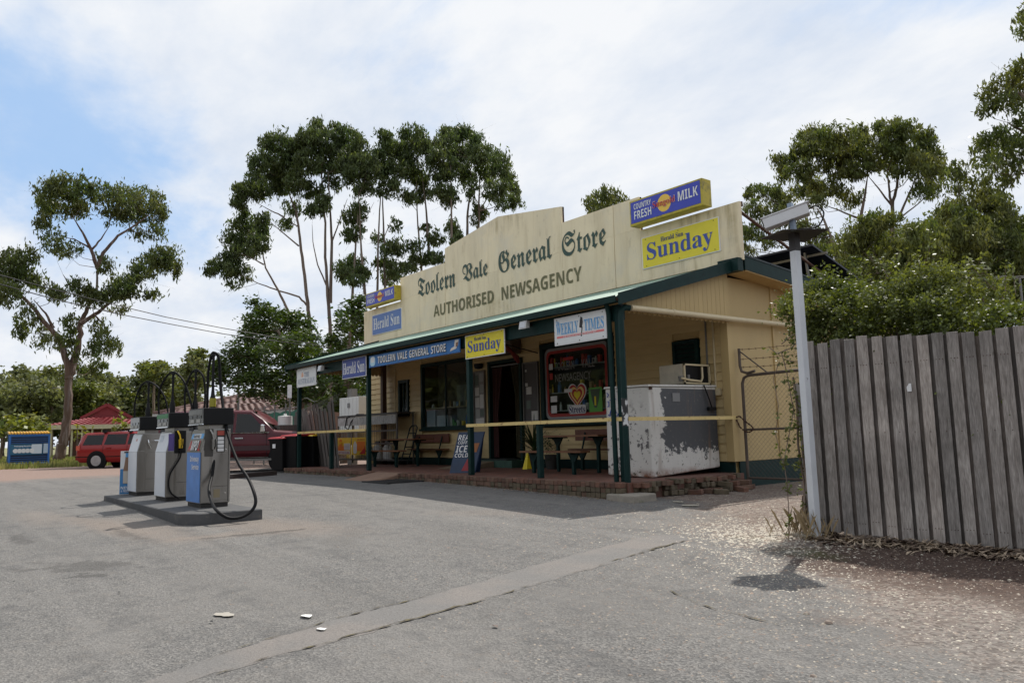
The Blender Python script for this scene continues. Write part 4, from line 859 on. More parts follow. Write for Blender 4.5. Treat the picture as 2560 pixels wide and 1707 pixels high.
for z in (.3, .5, .7, .9): k = z*.33; MB().tube([(1.55+k*.9, 2.5+k*.3, z), (1.78+k*.9, 2.61+k*.3, z)], .016, 6).build('rung', MATS['dark_tube'], t)
t = thing('sandwich_board', 'dark blue coffee and ice cream sandwich board leaning behind a veranda post', 'sandwich board', (7.75, .4, 0))
Q = [(7.55, .20, .0), (7.95, .58, .0), (7.97, .84, .87), (7.57, .44, .87)]
Qb = [(a+.02-.015, b+.03, c) for a, b, c in Q]
mb = MB(); mb.add(Q+Qb, [(0, 1, 2, 3), (7, 6, 5, 4), (0, 4, 5, 1), (1, 5, 6, 2), (2, 6, 7, 3), (3, 7, 4, 0)]); mb.build('front_panel', mat('navy_board', (.008, .03, .08), .4, var=.3, scale=4), t)
mb = MB(); mb.add([(7.33, .50, 0), (7.73, .88, 0), (7.95, .86, .86), (7.55, .46, .86), (7.31, .52, 0), (7.71, .90, 0), (7.93, .88, .86), (7.53, .48, .86)], [(0, 1, 2, 3), (7, 6, 5, 4), (0, 4, 5, 1), (1, 5, 6, 2), (2, 6, 7, 3), (3, 7, 4, 0)]); mb.build('rear_panel', MATS['navy_board'], t)
ux = (Vector(Q[1])-Vector(Q[0])); uz = (Vector(Q[3])-Vector(Q[0]))
for s_, a, b, c, d in (('REAL', .06, .62, .80, .93), ('COFFEE', .08, .62, .70, .78), ('ICE', .06, .5, .50, .67), ('COLD', .06, .6, .38, .48)):
    text(MB(), ss(s_), Vector(Q[0])+ux*a+uz*c, ux*(b-a), uz*(d-c), .004).build('lettering', I_WHITE, t, fix=False)
pr = MB(); o_ = Vector(Q[0]); nrm = ux.cross(uz).normalized()*.003
pr.add([o_+ux*a+uz*b+nrm for a, b in ((.72, .5), (.9, .5), (.95, .72), (.68, .72))], [(0, 1, 2, 3)]); pr.build('cup_print', flat('cup_print', (.35, .12, .03)), t, fix=False)
pr = MB(); pr.add([o_+ux*a+uz*b+nrm for a, b in ((.45, .05), (.75, .05), (.8, .3), (.6, .34))], [(0, 1, 2, 3)]); pr.build('red_print', flat('red_print', (.3, .02, .03)), t, fix=False)
# plants
M_LEAFD = mat('dark_blade_leaf', (.03, .06, .015), .45, var=.3, rand=.2)
M_POT = mat('dark_pot', (.03, .03, .028), .6)
def spiky(x, y, label, h=.75, n=46, pot=.18, pz=.3, seed=0):
    r = np.random.default_rng(seed); t = thing('potted_plant', label, 'potted plant', (x, y, 0))
    MB().lathe([(pot*.75, .003), (pot, pz), (pot*1.05, pz), (pot*1.05, pz+.02), (pot*.9, pz+.02)], (x, y, 0), 14).build('pot', M_POT, t, smooth=True)
    mb = MB()
    for k in range(n):
        a = r.uniform(0, 2*pi); s_ = r.uniform(.2, 1); ln = h*r.uniform(.6, 1.1); z0 = pz+r.uniform(0, .3)*h; dr = r.uniform(.1, .6)
        d = Vector((cos(a), sin(a), 0)); sd = Vector((-sin(a), cos(a), 0))*.014; prev = None
        P = [Vector((x, y, z0)) + d*(ln*s_*f) + Vector((0, 0, ln*(f*(1-s_*.5) - dr*f*f*s_))) for f in (0, .3, .6, .85, 1)]
        W_ = [1, 1.4, 1.2, .7, .1]; b = len(mb.v); mb.v += [tuple(p-sd*w_) for p, w_ in zip(P, W_)] + [tuple(p+sd*w_) for p, w_ in zip(P, W_)]
        for i in range(4): mb.f.append((b+i, b+i+1, b+i+6, b+i+5)); mb.mi.append(0)
    mb.build('leaves', M_LEAFD, t, fix=False)
spiky(7.72, 2.45, 'potted spiky yucca right of the shop door', .95, 60, seed=3); spiky(5.15, 2.45, 'drooping strap leaf plant in front of the papered notice board', .6, 40, .14, .25, seed=5)
def leafball(x, y, label, seed):
    r = np.random.default_rng(seed); t = thing('potted_plant', label, 'potted plant', (x, y, 0)); MB().lathe([(.13, .003), (.17, .3), (.18, .32), (.14, .32)], (x, y, 0), 14).build('pot', M_POT, t, smooth=True)
    mb = MB()
    for k in range(170):
        p = Vector((r.normal()*.13, r.normal()*.13, .5+r.normal()*.14))+Vector((x, y, 0)); a, b = r.uniform(0, 2*pi), r.uniform(-.6, .8); d = Vector((cos(a)*cos(b), sin(a)*cos(b), sin(b)))*.07; s_ = d.cross(Vector((0, 0, 1))).normalized()*.02
        mb.add([p, p+d*.5+s_, p+d, p+d*.5-s_], [(0, 1, 2, 3)])
    mb.build('leaves', M_LEAFD, t, fix=False)
leafball(8.4, 2.4, 'small leafy pot plant under the newsagency window', 9)
t = thing('wet_floor_sign', 'small yellow floor warning sign beside the yucca pot', 'floor sign', (7.85, 2.15, 0)); mb = MB(); mb.hexa([(7.8, 2.02, .002), (7.92, 2.06, .002), (7.92, 2.07, .002), (7.8, 2.03, .002), (7.84, 2.12, .36), (7.88, 2.13, .36), (7.88, 2.14, .36), (7.84, 2.13, .36)]); mb.build('front_panel', I_YEL, t); mb = MB(); mb.hexa([(7.74, 2.20, .002), (7.86, 2.24, .002), (7.86, 2.25, .002), (7.74, 2.21, .002), (7.83, 2.135, .36), (7.87, 2.145, .36), (7.87, 2.155, .36), (7.83, 2.145, .36)]); mb.build('rear_panel', I_YEL, t)
tag(MB().box(5.75, 6.75, 2.38, 2.82, .174, .20).build('door_mat', flat('dark_mat', (.02, .03, .028), .9)), 'dark green door mat on the shop step', 'door mat')
# rubble bricks under the freezer end and the concrete pad under the downpipe
tag(MB().hexa([(12.86, -.42, -.5), (13.52, -.46, -.5), (13.5, .1, -.5), (12.9, .12, -.5), (12.87, -.40, -.165), (13.50, -.44, -.17), (13.48, .08, -.16), (12.9, .10, -.16)]).build('concrete_pad', M_CONC, bevel=.02), 'mossy concrete pad under the corner downpipe', 'concrete pad')
RB = [(13.30, 1.25, .0, .3), (13.33, 1.50, .0, .25), (13.30, 1.76, .0, .33), (13.32, 2.02, .0, .2), (13.28, 2.32, .0, -.4), (13.36, 2.55, .0, 1.3), (13.26, 2.75, .0, .3), (13.30, 2.05, .085, .3), (13.27, 2.3, .085, .1), (13.28, 2.58, .085, .5), (13.22, 2.72, .085, 0), (13.55, 1.6, 0, .9), (13.52, 2.2, 0, -.2)]
for i, (x, y, z, a) in enumerate(RB):
    o = bpy.data.objects.new('loose_brick', bms[[0, 1, 0, 2][i % 4]]); COL.objects.link(o); o.location = (x, y, gz(x, y)+.045+z*1.0); o.rotation_euler = (rng.normal()*.05, rng.normal()*.05, a+pi/2); o.scale = (1.0, 1.05, 1)
    tag(o, 'old clay brick lying in the rubble beside the rusty freezer', 'brick', 'loose bricks beside the freezer')
# ================================================================== FUEL PUMPS
IZ = -.15
M_ISL = mat('painted_island_concrete', (.075, .075, .077), .8, var=.2, scale=5, bump=.3, dirt=((.17, .14, .11), .58, .75, 5))
isl = [(5.2, -6.05), (10.45, -6.13), (10.74, -5.95), (10.80, -5.1), (5.3, -5.05)]
mb = MB(); n = len(isl); mb.add([(x, y, gz(x, y)-.2) for x, y in isl]+[(x, y, IZ-.012) for x, y in isl]+[(8+(x-8)*.997, -5.6+(y+5.6)*.975, IZ) for x, y in isl], [tuple(range(2*n, 3*n))]+[(i, (i+1) % n, (i+1) % n+n, i+n) for i in range(n)]+[(i+n, (i+1) % n+n, (i+1) % n+2*n, i+2*n) for i in range(n)])
tag(mb.build('pump_island', M_ISL), 'dark painted concrete island carrying three fuel pumps', 'kerb island')
M_PW = mat('white_pump_panel', (.66, .69, .74), .35, var=.06, scale=3, dirt=((.40, .36, .30), .68, .8, 8)); M_PBL = mat('blue_pump_panel', (.06, .21, .56), .38, var=.16, scale=5, dirt=((.12, .26, .5), .6, .7, 20))
M_DISP = mat('grimy_display', (.15, .15, .145), .25, var=.3, scale=6); M_SKIRT = mat('dark_skirt', (.03, .026, .024), .7)
PW, PD = .68, .43
def pump(x0, label, kind):
    y0 = -5.68; t = thing('fuel_pump', label, 'fuel pump', (x0+PW/2, y0+PD/2, IZ), group='fuel pumps on the island')
    X0, X1, Y0, Y1, z = x0, x0+PW, y0, y0+PD, IZ
    MB().box(X0+.02, X1-.02, Y0+.02, Y1-.02, z, z+.06).build('skirt', M_SKIRT, t)
    zb, zt = z+.80, z+1.14
    mb = MB(); mb.prism([(Y0+.004, z+.06), (Y1, z+.06), (Y1, zb), (Y1-.0, zt), (Y0+.09, zt), (Y0+.004, zb)], 0, X0, X1); mb.build('cabinet', M_STEEL, t, bevel=.008)
    MB().box(X0+.06, X1-.06, Y0+.13, Y1-.06, zt, z+1.2).build('neck', M_STEEL, t)
    # coloured front, bent at the waist
    pm = M_PBL if kind == 'diesel' else M_PW
    f = MB(); f.hexa([(X0+.015, Y0-.006, z+.075), (X1-.015, Y0-.006, z+.075), (X1-.015, Y0+.002, z+.075), (X0+.015, Y0+.002, z+.075), (X0+.015, Y0-.006, zb), (X1-.015, Y0-.006, zb), (X1-.015, Y0+.002, zb), (X0+.015, Y0+.002, zb)]); lp = f.build('lower_panel', pm, t)
    yA = lambda zz: Y0-.006+.086*(zz-zb)/(zt-zb)
    def up_(za, zc_, m_, nm, par=t, inset=.015, lift=0, x0_=None, x1_=None):
        a, b = x0_ if x0_ is not None else X0+inset, x1_ if x1_ is not None else X1-inset
        return MB().hexa([(a, yA(za)-lift, za), (b, yA(za)-lift, za), (b, yA(za)+.008, za), (a, yA(za)+.008, za), (a, yA(zc_)-lift, zc_), (b, yA(zc_)-lift, zc_), (b, yA(zc_)+.008, zc_), (a, yA(zc_)+.008, zc_)]).build(nm, m_, par)
    u = up_(zb+.004, zt-.02, M_STEEL if kind == 'diesel' else M_PW, 'upper_panel')
    def utext(s_, a, b, za, zc_, m_, lift=.006, slant=0, par=u):
        return text(MB(), s_, (a, yA(za)-lift, za), (b-a, 0, 0), (0, yA(zc_)-yA(za), zc_-za), .002, slant).build('lettering', m_, par, fix=False)
    if kind == 'diesel':
        up_(z+1.0, z+1.075, I_SKY, 'blue_band', u, .05, .003); up_(z+1.005, z+1.07, I_WHITE, 'white_plate', u, lift=.006, x0_=X0+.16, x1_=X1-.16)
        utext(ss('DIESEL'), X0+.18, X1-.18, z+1.015, z+1.058, I_BLACK, .009)
        utext(ss('A'), X0+.04, X0+.17, z+.825, z+.975, I_RED, .006, .12); utext(ss('MPO'), X0+.195, X1-.165, z+.82, z+.97, I_BLACK, .006, .04); utext(ss('MPO'), X0+.185, X1-.175, z+.83, z+.975, I_WHITE, .010, .04); utext(ss('L'), X1-.145, X1-.06, z+.825, z+.975, I_RED, .006, .12)
        text(MB(), ss('Driveway'), (X0+.20, Y0-.008, z+.64), (.42, 0, 0), (0, 0, .11), .003).build('lettering', I_WHITE, lp, fix=False)
        text(MB(), ss('Service'), (X0+.28, Y0-.008, z+.55), (.34, 0, 0), (0, 0, .08), .003).build('lettering', I_WHITE, lp, fix=False)
    else:
        up_(z+1.0, z+1.04, flat('ink_small_red', (.5, .15, .1)), 'small_sticker', u, lift=.004, x0_=X0+.38, x1_=X0+.44) if x0 < 6 else up_(z+.97, z+1.08, flat('grey_smear', (.5, .54, .6)), 'faded_sticker', u, lift=.004, x0_=X0+.12, x1_=X0+.3)
    # head
    h = MB(); h.box(X0-.03, X1+.03, Y0+.03, Y1+.03, z+1.2, z+1.45); hd = h.build('head', M_BLACK, t, bevel=.01)
    MB().box(X0-.005, X1+.005, Y0+.018, Y0+.028, z+1.215, z+1.435).build('display', M_DISP, hd)
    if kind != 'first': MB().box(X0+.0, X1, Y0+.008, Y0+.0165, z+1.36, z+1.43).build('brand_strip', flat('strip_green', (.06, .22, .10)) if kind == 'unleaded' else M_DISP, hd)
    for k in (0, 1): MB().box(X0+.1+k*.3, X0+.28+k*.3, Y0+.009, Y0+.016, z+1.24, z+1.29).build('price_window', flat('price_grey', (.35, .35, .33)), hd)
    for k in range(3): MB().box(X0+.03+k*.22, X0+.19+k*.22, Y0+.0105, Y0+.0165, z+1.30, z+1.345).build('dial_row', flat('dial_dark', (.03, .03, .03), .2), hd)
    MB().box(X0-.01, X1+.01, Y0+.006, Y0+.029, z+1.205, z+1.217).build('display_trim', M_CHROME, hd)
    # right face
    MB().box(X1-.0, X1+.010, Y0+.012, Y0+.125, z+.07, zb+.02).build('corner_strip', M_STEEL, t, bevel=.004); MB().box(X1+.0065, X1+.012, Y1-.035, Y1-.03, z+.08, zt-.02).build('seam', M_BLACK, t); MB().box(X1+.0065, X1+.010, Y0+.16, Y1-.04, z+.30, z+.304).build('seam', M_BLACK, t)
    for zz_ in (z+.84, z+.2): MB().lathe([(.014, -.004), (.010, .004)], (X1+.008, Y1-.07, zz_), 8, 0).build('lock', M_CHROME, t)
    MB().box(X1-.0, X1+.006, Y0+.15, Y1-.02, z+.10, z+.78).build('service_door', M_STEEL, t, bevel=.003); MB().box(X1, X1+.006, Y0+.15, Y1-.02, z+.79, z+1.13).build('service_door', M_STEEL, t, bevel=.003)
    return t, X0, X1, Y0, Y1, z
def hose(pts, par, r=.017, name='hose'):
    # smooth the polyline once (Catmull-Rom)
    P = [Vector(p) for p in pts]; o = []
    for i in range(len(P)-1):
        a, b, c, d = P[max(i-1, 0)], P[i], P[i+1], P[min(i+2, len(P)-1)]
        for k in range(6):
            s_ = k/6; o.append(.5*((2*b)+(c-a)*s_+(2*a-5*b+4*c-d)*s_**2+(3*b-a-3*c+d)*s_**3))
    o.append(P[-1]); return MB().tube(o, r, 8).build(name, M_RUBBER, par, smooth=True)
def mast(x, y, z0, h, par, band=None):
    mb = MB(); mb.lathe([(.045, 0), (.045, .15), (.03, .2), (.02, .3), (.02, h), (.034, h+.01), (.03, h+.04)], (x, y, z0), 10); m_ = mb.build('hose_mast', M_BLACK, par, smooth=True)
    if band: MB().lathe([(.048, .0), (.048, .13)], (x, y, z0+.03), 10).build('band', band, m_)
    return z0+h+.03
t, X0, X1, Y0, Y1, z = pump(5.35, 'white fronted fuel pump at the far left end of the island', 'first')
zt = mast(5.75, -5.45, z+1.45, .62, t); hose([(5.48, -5.62, z+1.45), (5.46, -5.62, z+1.75), (5.58, -5.55, zt-.05), (5.75, -5.45, zt+.02), (5.98, -5.32, zt-.12), (6.08, -5.22, z+1.75), (6.13, -5.18, z+1.45)], t)
mb = MB(); mb.tube([(6.04, -5.50, z+1.02), (6.10, -5.50, .06+z+.9), (6.10, -5.45, z+.86)], .012, 6); mb.tube([(6.04, -5.42, z+.99), (6.08, -5.40, z+1.0), (6.08, -5.2, z+1.0), (6.04, -5.2, z+.99)], .012, 6); mb.build('handle', M_CHROME, t, smooth=True)
t, X0, X1, Y0, Y1, z = pump(7.33, 'white fronted fuel pump with green topped display between the other two pumps', 'unleaded')
zt = mast(7.62, -5.5, z+1.45, .66, t); hose([(7.40, -5.66, z+1.45), (7.36, -5.66, z+1.8), (7.46, -5.60, zt-.1), (7.62, -5.5, zt+.02), (7.82, -5.38, zt-.15), (7.95, -5.30, z+1.65), (8.03, -5.26, z+1.3), (8.05, -5.22, z+.8), (8.06, -5.18, z+.35), (8.10, -5.10, z+.03)], t)
zt2 = mast(7.95, -5.22, z+1.45, .68, t); hose([(7.88, -5.36, z+1.42), (7.84, -5.36, z+1.8), (7.86, -5.3, zt2-.1), (7.95, -5.22, zt2+.02), (8.05, -5.13, zt2-.1), (8.08, -5.10, z+1.8), (8.06, -5.10, z+1.45)], t)
def nozzle(x, y, z, par, m_, guard=None):
    mb = MB(); mb.hexa([(x, y-.025, z-.12), (x+.05, y-.025, z-.12), (x+.05, y+.025, z-.12), (x, y+.025, z-.12), (x-.0, y-.03, z+.03), (x+.07, y-.03, z+.03), (x+.07, y+.03, z+.03), (x, y+.03, z+.03)]); mb.tube([(x+.03, y, z), (x+.03, y-.02, z+.10), (x, y-.05, z+.17)], .014, 8); nz_ = mb.build('nozzle', m_, par, smooth=False, bevel=.006)
    MB().tube([(x+.05, y, z-.11), (x+.10, y, z-.06), (x+.09, y, z+.03)], .008, 6).build('lever', M_BLACK, nz_)
    return nz_
MB().box(X1+.006, X1+.03, Y0+.13, Y0+.30, z+.78, z+1.15).build('nozzle_holster', M_BLACK, t); nozzle(X1+.035, Y0+.21, z+.98, t, flat('yellow_nozzle', (.75, .48, .02)))
hose([(X1+.06, Y0+.21, z+.86), (X1+.06, Y0+.20, z+.7), (X1+.05, Y0+.06, z+.45), (X1+.05, Y0+.04, z+.25), (X1+.07, Y0+.09, z+.12), (X1+.10, Y0+.2, z+.04)], t, .013)
MB().add([(X1-.25, Y0-.008, z+1.04), (X1-.03, Y0-.0, z+1.04), (X1-.03, Y0-.0, z+1.06)], [(0, 1, 2)]) if False else None
MB().box(X1+.001, X1+.008, Y0+.03, Y0+.12, z+.76, z+1.1).build('sticker', flat('violet_sticker', (.10, .07, .25)), t)
t, X0, X1, Y0, Y1, z = pump(9.20, 'nearest fuel pump with blue Driveway Service panel and long looping diesel hose', 'diesel')
zt = mast(9.54, -5.42, z+1.45, .80, t, flat('yellow_band', (.30, .26, .02)))
hose([(9.47, -5.45, zt-.1), (9.50, -5.42, zt+.03), (9.50, -5.33, 2.08), (9.55, -5.31, 1.65), (9.75, -5.31, 1.20), (10.00, -5.32, 0.86), (10.30, -5.28, 0.50), (10.60, -5.24, 0.28), (10.85, -5.25, 0.12), (10.95, -5.25, -0.03), (10.98, -5.31, -0.14), (11.00, -5.45, -0.215), (11.00, -5.63, -0.215), (10.90, -5.75, -0.12), (10.50, -5.70, -0.03), (10.20, -5.65, 0.13), (9.95, -5.53, 0.34), (9.84, -5.47, 0.62), (9.83, -5.46, z+.84)], t, .022)
hose([(9.47, -5.45, zt-.1), (9.42, -5.46, zt-.3), (9.41, -5.46, z+1.46)], t, .02)
MB().box(X1+.006, X1+.02, Y0+.05, Y0+.17, z+.74, z+1.14).build('nozzle_holster', mat('dark_holster', (.05, .045, .04), .6), t); nozzle(X1+.03, Y0+.17, z+.96, t, mat('worn_nozzle', (.35, .34, .32), .4, .6))
mb = MB(); mb.box(X1+.0065, X1+.012, Y0+.22, Y0+.34, z+.80, z+1.12); pl_ = mb.build('notice_plate', flat('plate_black', (.02, .02, .02)), t)
MB().box(X1+.012, X1+.015, Y0+.23, Y0+.33, z+1.045, z+1.11).build('warning_label', flat('warning_red', (.35, .06, .04)), pl_)
for k in range(4): MB().box(X1+.012, X1+.015, Y0+.235, Y0+.325, z+.975-k*.055, z+1.02-k*.055).build('number_label', I_WHITE, pl_)
MB().box(X1+.0065, X1+.012, Y0+.19, Y0+.28, z+.14, z+.26).build('inspection_plate', flat('brass_plate', (.25, .2, .12)), t)
# advertising carton board behind the first pump
t = thing('drink_board', 'tall carton shaped board printed with an iced coffee bottle behind the farthest pump', 'advertising board', (5.15, -5.9, IZ))
def bq(a, z0_, b, z1_, off=.0): # quads on its face, from (5.35,-5.98) to (5.2,-5.72)
    A_, B_ = Vector((5.26, -5.80, 0)), Vector((5.31, -5.60, 0)); nn = Vector((.31, -.10, 0)).normalized()*off
    return [A_.lerp(B_, a)+nn+Vector((0, 0, z0_)), A_.lerp(B_, b)+nn+Vector((0, 0, z0_)), A_.lerp(B_, b)+nn+Vector((0, 0, z1_)), A_.lerp(B_, a)+nn+Vector((0, 0, z1_))]
def bslab(a, z0_, b, z1_, o0, o1, nm, m_):
    p, q = bq(a, z0_, b, z1_, o0), bq(a, z0_, b, z1_, o1); mb = MB(); mb.add(p+q, [(0, 1, 2, 3), (7, 6, 5, 4), (0, 4, 5, 1), (1, 5, 6, 2), (2, 6, 7, 3), (3, 7, 4, 0)]); return mb.build(nm, m_, t)
bslab(0, IZ+.001, 1, IZ+.82, -.03, 0, 'panel', I_WHITE); bslab(.0, IZ+.01, 1, IZ+.48, .002, .004, 'blue_print', flat('dairy_blue', (.05, .22, .48)))
def bpoly(pts, off, nm, m_):
    A_, B_ = Vector((5.26, -5.80, 0)), Vector((5.31, -5.60, 0)); nn = Vector((.31, -.10, 0)).normalized()*off
    mq = MB(); mq.add([A_.lerp(B_, a)+nn+Vector((0, 0, IZ+h)) for a, h in pts], [tuple(range(len(pts)))]); mq.build(nm, m_, t, fix=False)
bpoly([(.26, .2), (.80, .2), (.82, .45), (.74, .54), (.68, .66), (.66, .74), (.42, .74), (.40, .66), (.33, .54), (.25, .45)], .007, 'bottle_print', flat('bottle_brown', (.27, .16, .10)))
bpoly([(.27, .21), (.79, .21), (.80, .44), (.26, .44)], .009, 'bottle_print', flat('bottle_cream', (.55, .5, .43))); bpoly([(.42, .70), (.66, .70), (.66, .78), (.42, .78)], .010, 'bottle_print', I_SKY)
bslab(.3, IZ+.78, .8, IZ+.81, .006, .008, 'crest', flat('crest_dark', (.06, .06, .07)))
pp = bq(.1, IZ+.04, .9, IZ+.14, .012); text(MB(), ss('NEW'), pp[0]+Vector((0, 0, .06)), pp[1]-pp[0], Vector((0, 0, .05)), .002).build('lettering', I_WHITE, t, fix=False); text(MB(), ss('& FRESH'), pp[0], pp[1]-pp[0], Vector((0, 0, .05)), .002).build('lettering', I_WHITE, t, fix=False)
# ================================================================== WHEELIE BINS, GAS CAGE, METER BOX
def bin_(x, y, rz, lid, label, sc=1.0, small=None):
    z = gz(x, y); t = thing('wheelie_bin', label, 'wheelie bin', (x, y, z), rz, group='wheelie bins beside the veranda'); t.scale = (sc, sc, sc)
    mb = MB(); mb.hexa([(-.22, -.25, .07), (.22, -.25, .07), (.22, .25, .03), (-.22, .25, .03), (-.29, -.33, 1.0), (.29, -.33, 1.0), (.29, .36, .97), (-.29, .36, .97)]); mb.build('body', M_BLACK, t, bevel=.02, local=True)
    mb = MB(); mb.box(-.30, .30, -.345, .37, .95, .985); mb.build('rim', M_BLACK, t, local=True)
    mb = MB(); mb.hexa([(-.31, -.36, .99), (.31, -.36, .99), (.31, .40, 1.0), (-.31, .40, 1.0), (-.29, -.33, 1.03), (.29, -.33, 1.03), (.28, .36, 1.07), (-.28, .36, 1.07)]); mb.build('lid', lid, t, bevel=.01, local=True)
    for s_ in (-1, 1): MB().lathe([(.06, -.025), (.1, -.02), (.1, .02), (.06, .025)], (s_*.25, .27, .1), 14, 0).build('wheel', M_RUBBER, t, local=True, smooth=True)
    if small: MB().box(-.12, .0, -.335, -.325, .72, .84).build('sticker', I_WHITE, t, local=True).rotation_euler = (0, 0, 0)
    return t
LR, LY = mat('red_bin_lid', (.42, .025, .03), .4), mat('yellow_bin_lid', (.78, .50, .03), .4)
def bump_(x, y, z): return (x, y)
p = AD(652, 1083, 24.2); bin_(p.x, p.y, .35, LR, 'black wheelie bin with red lid and house number stickers nearest the parked four wheel drive', 1.0, True)
p = AD(683, 1083, 24.0); bin_(p.x, p.y, .35, LR, 'black wheelie bin with red lid directly behind the leftmost veranda post', 1.06)
p = AD(722, 1078, 24.2); bin_(p.x, p.y, .35, LY, 'black wheelie bin with yellow lid right of the leftmost veranda post', 1.05)
# gas bottle cage
cL, cR = AP(776, 1054, 1, 2.2), AP(843, 1054, 1, 2.2); cx0 = cL.x; cw = cR.x-cL.x
t = thing('gas_bottle_cage', 'galvanised gas bottle cage with orange and yellow posters on its doors', 'gas bottle cage', (cx0+cw, 2.4, 0))
mb = MB(); zt, zb = AP(776, 958, 1, 2.2).z, .14
for k in range(3): x = cx0+k*cw/2*1.0; mb.box(x-.02, x+.02, 2.2, 2.24, .02, zt)
for x in (cx0, cx0+cw*1.9): mb.box(x-.02, x+.02, 2.74, 2.78, .02, zt)
mb.box(cx0+cw*1.9-.02, cx0+cw*1.9+.02, 2.2, 2.24, .02, zt)
for z in (zb, .62, 1.0, zt-.02): mb.box(cx0, cx0+cw*1.9, 2.205, 2.235, z-.02, z+.02); mb.box(cx0-.015, cx0+.015, 2.2, 2.76, z-.02, z+.02)
mb.build('frame', M_GALV, t)
mb = MB(); mb.box(cx0, cx0+cw*1.9, 2.2, 2.78, zb-.03, zb-.021); mb.box(cx0-.02, cx0+cw*1.92, 2.18, 2.8, zt, zt+.03); mb.build('shelf_plate', mat('dark_lid', (.05, .05, .055), .6), t)
MB().box(cx0+.03, cx0+cw*1.88, 2.19, 2.2, zt-.30, zt-.05).build('white_plate', mat('stained_plate', (.5, .5, .48), .6, var=.1, dirt=((.12, .12, .12), .5, .62, 6), stretch=(6, 1, .8)), t)
mb = MB()
for k in range(26): x = cx0+.03+k*cw*1.86/26; mb.box(x, x+.006, 2.205, 2.211, zb, zt-.3)
mb.build('mesh_wire', M_GALV, t); t.children[-1]['kind'] = 'stuff'
zp0, zp1 = AP(800, 1044, 1, 2.18).z, AP(800, 1005, 1, 2.18).z
for k in range(2):
    a, b = cx0+.04+k*cw/2, cx0+cw/2-.03+k*cw/2; W_ = b-a
    pp = MB().box(a, b, 2.175, 2.182, zp0, zp1).build('poster', flat('poster_yellow', (.80, .55, .05)), t)
    if k == 0:
        MB().box(a+.03, b-.4*W_, 2.169, 2.173, zp0+.13, zp0+.28).build('poster_print', I_ORANGE, pp); MB().box(a+.5*W_, b-.04, 2.168, 2.173, zp0+.15, zp0+.36).build('poster_print', I_WHITE, pp); MB().box(a+.05, b-.05, 2.168, 2.173, zp0+.02, zp0+.12).build('poster_print', I_WHITE, pp)
        mb = MB(); mb.lathe([(.12, 0), (.12, .004)], (a+.24*W_, 2.165, zp1-.16), 20, 1); mb.build('poster_print', I_ORANGE, pp); tx(ss('GAS'), a+.08*W_, a+.4*W_, zp1-.2, zp1-.12, 2.163, I_YEL, pp); tx(ss('SWAP AND GO HERE'), a+.1, b-.1, zp0+.05, zp0+.09, 2.166, I_RED, pp)
        for q in range(4): MB().box(a+.54*W_, b-.1, 2.164, 2.167, zp0+.19+q*.045, zp0+.198+q*.045).build('poster_print', flat('ink_grey', (.2, .2, .2)), pp)
    else:
        MB().box(a+.38*W_, b-.03, 2.169, 2.173, zp0+.12, zp1-.12).build('poster_print', I_ORANGE, pp); tx(ss('GAS BOTTLE'), a+.4*W_, b-.05, zp1-.09, zp1-.045, 2.168, I_RED, pp)
        mb = MB(); mb.prism([(a+.12*W_, zp0+.08), (a+.17*W_, zp0+.04), (a+.33*W_, zp0+.04), (a+.38*W_, zp0+.08), (a+.38*W_, zp0+.32), (a+.3*W_, zp0+.38), (a+.3*W_, zp0+.42), (a+.2*W_, zp0+.42), (a+.2*W_, zp0+.38), (a+.12*W_, zp0+.32)], 1, 2.165, 2.169); mb.build('poster_print', I_WHITE, pp)
        mb = MB(); mb.prism([(a+.55*W_, zp0+.03), (b-.03, zp0+.03), (b-.03, zp0+.3), (b-.1*W_, zp0+.2)], 1, 2.163, 2.166); mb.build('poster_print', I_RED, pp)
for k in range(5):
    x = cx0+.3+k*.62
    g_ = thing('gas_bottle', 'grey gas bottle standing inside the cage', 'gas bottle', (x, 2.5, zb), group='gas bottles inside the cage'); MB().lathe([(.12, 0), (.15, .04), (.15, .36), (.1, .44), (.03, .46), (.03, .5)], (x, 2.5, zb-.019), 14).build('bottle', M_WHITE, g_, smooth=True)
    MB().lathe([(.08, 0), (.08, .09)], (x, 2.5, zb+.46), 10).build('collar', M_GALV, g_)
tag(MB().tube([(cx0+cw*.55, 2.3, zt+.03), (cx0+cw*.35, 2.17, zt-.05), (cx0+cw*.3, 2.16, zt-.35), (cx0+cw*.42, 2.16, zt-.42), (cx0+cw*.5, 2.16, zt-.2), (cx0+cw*.62, 2.25, zt+.05), (cx0+cw*.72, 2.4, zt+.04)], .018, 6).build('hose', M_RUBBER, smooth=True), 'black hose looped over the top of the gas bottle cage', 'hose')
p0, p1, p2 = AP(779.5, 958, 1, 3.5), AP(824, 958, 1, 3.5), AP(779.5, 915, 1, 3.5)
t = thing('meter_box', 'white ribbed meter box on a post beyond the gas bottle cage', 'meter box', (p0.x, 3.5, gz(0, 3)))
MB().box(p0.x, p1.x, 3.5, 3.85, p0.z-.5, p2.z).build('case', M_WHITE, t, bevel=.01)
for k in range(5): q = p0.x+(k+.5)*(p1.x-p0.x)/5; MB().box(q-.01, q+.01, 3.488, 3.4985, p0.z-.45, p2.z-.03).build('rib', M_WHITE, t)
MB().box((p0.x+p1.x)/2-.09, (p0.x+p1.x)/2+.09, 3.48, 3.487, p0.z+.45*(p2.z-p0.z), p0.z+.7*(p2.z-p0.z)).build('label', flat('grey_label', (.2, .2, .2)), t)
MB().box(p0.x-.08, p0.x+.25, 3.86, 4.1, gz(0, 3), p2.z+.35).build('post', mat('grey_post', (.18, .17, .16), .8), t)
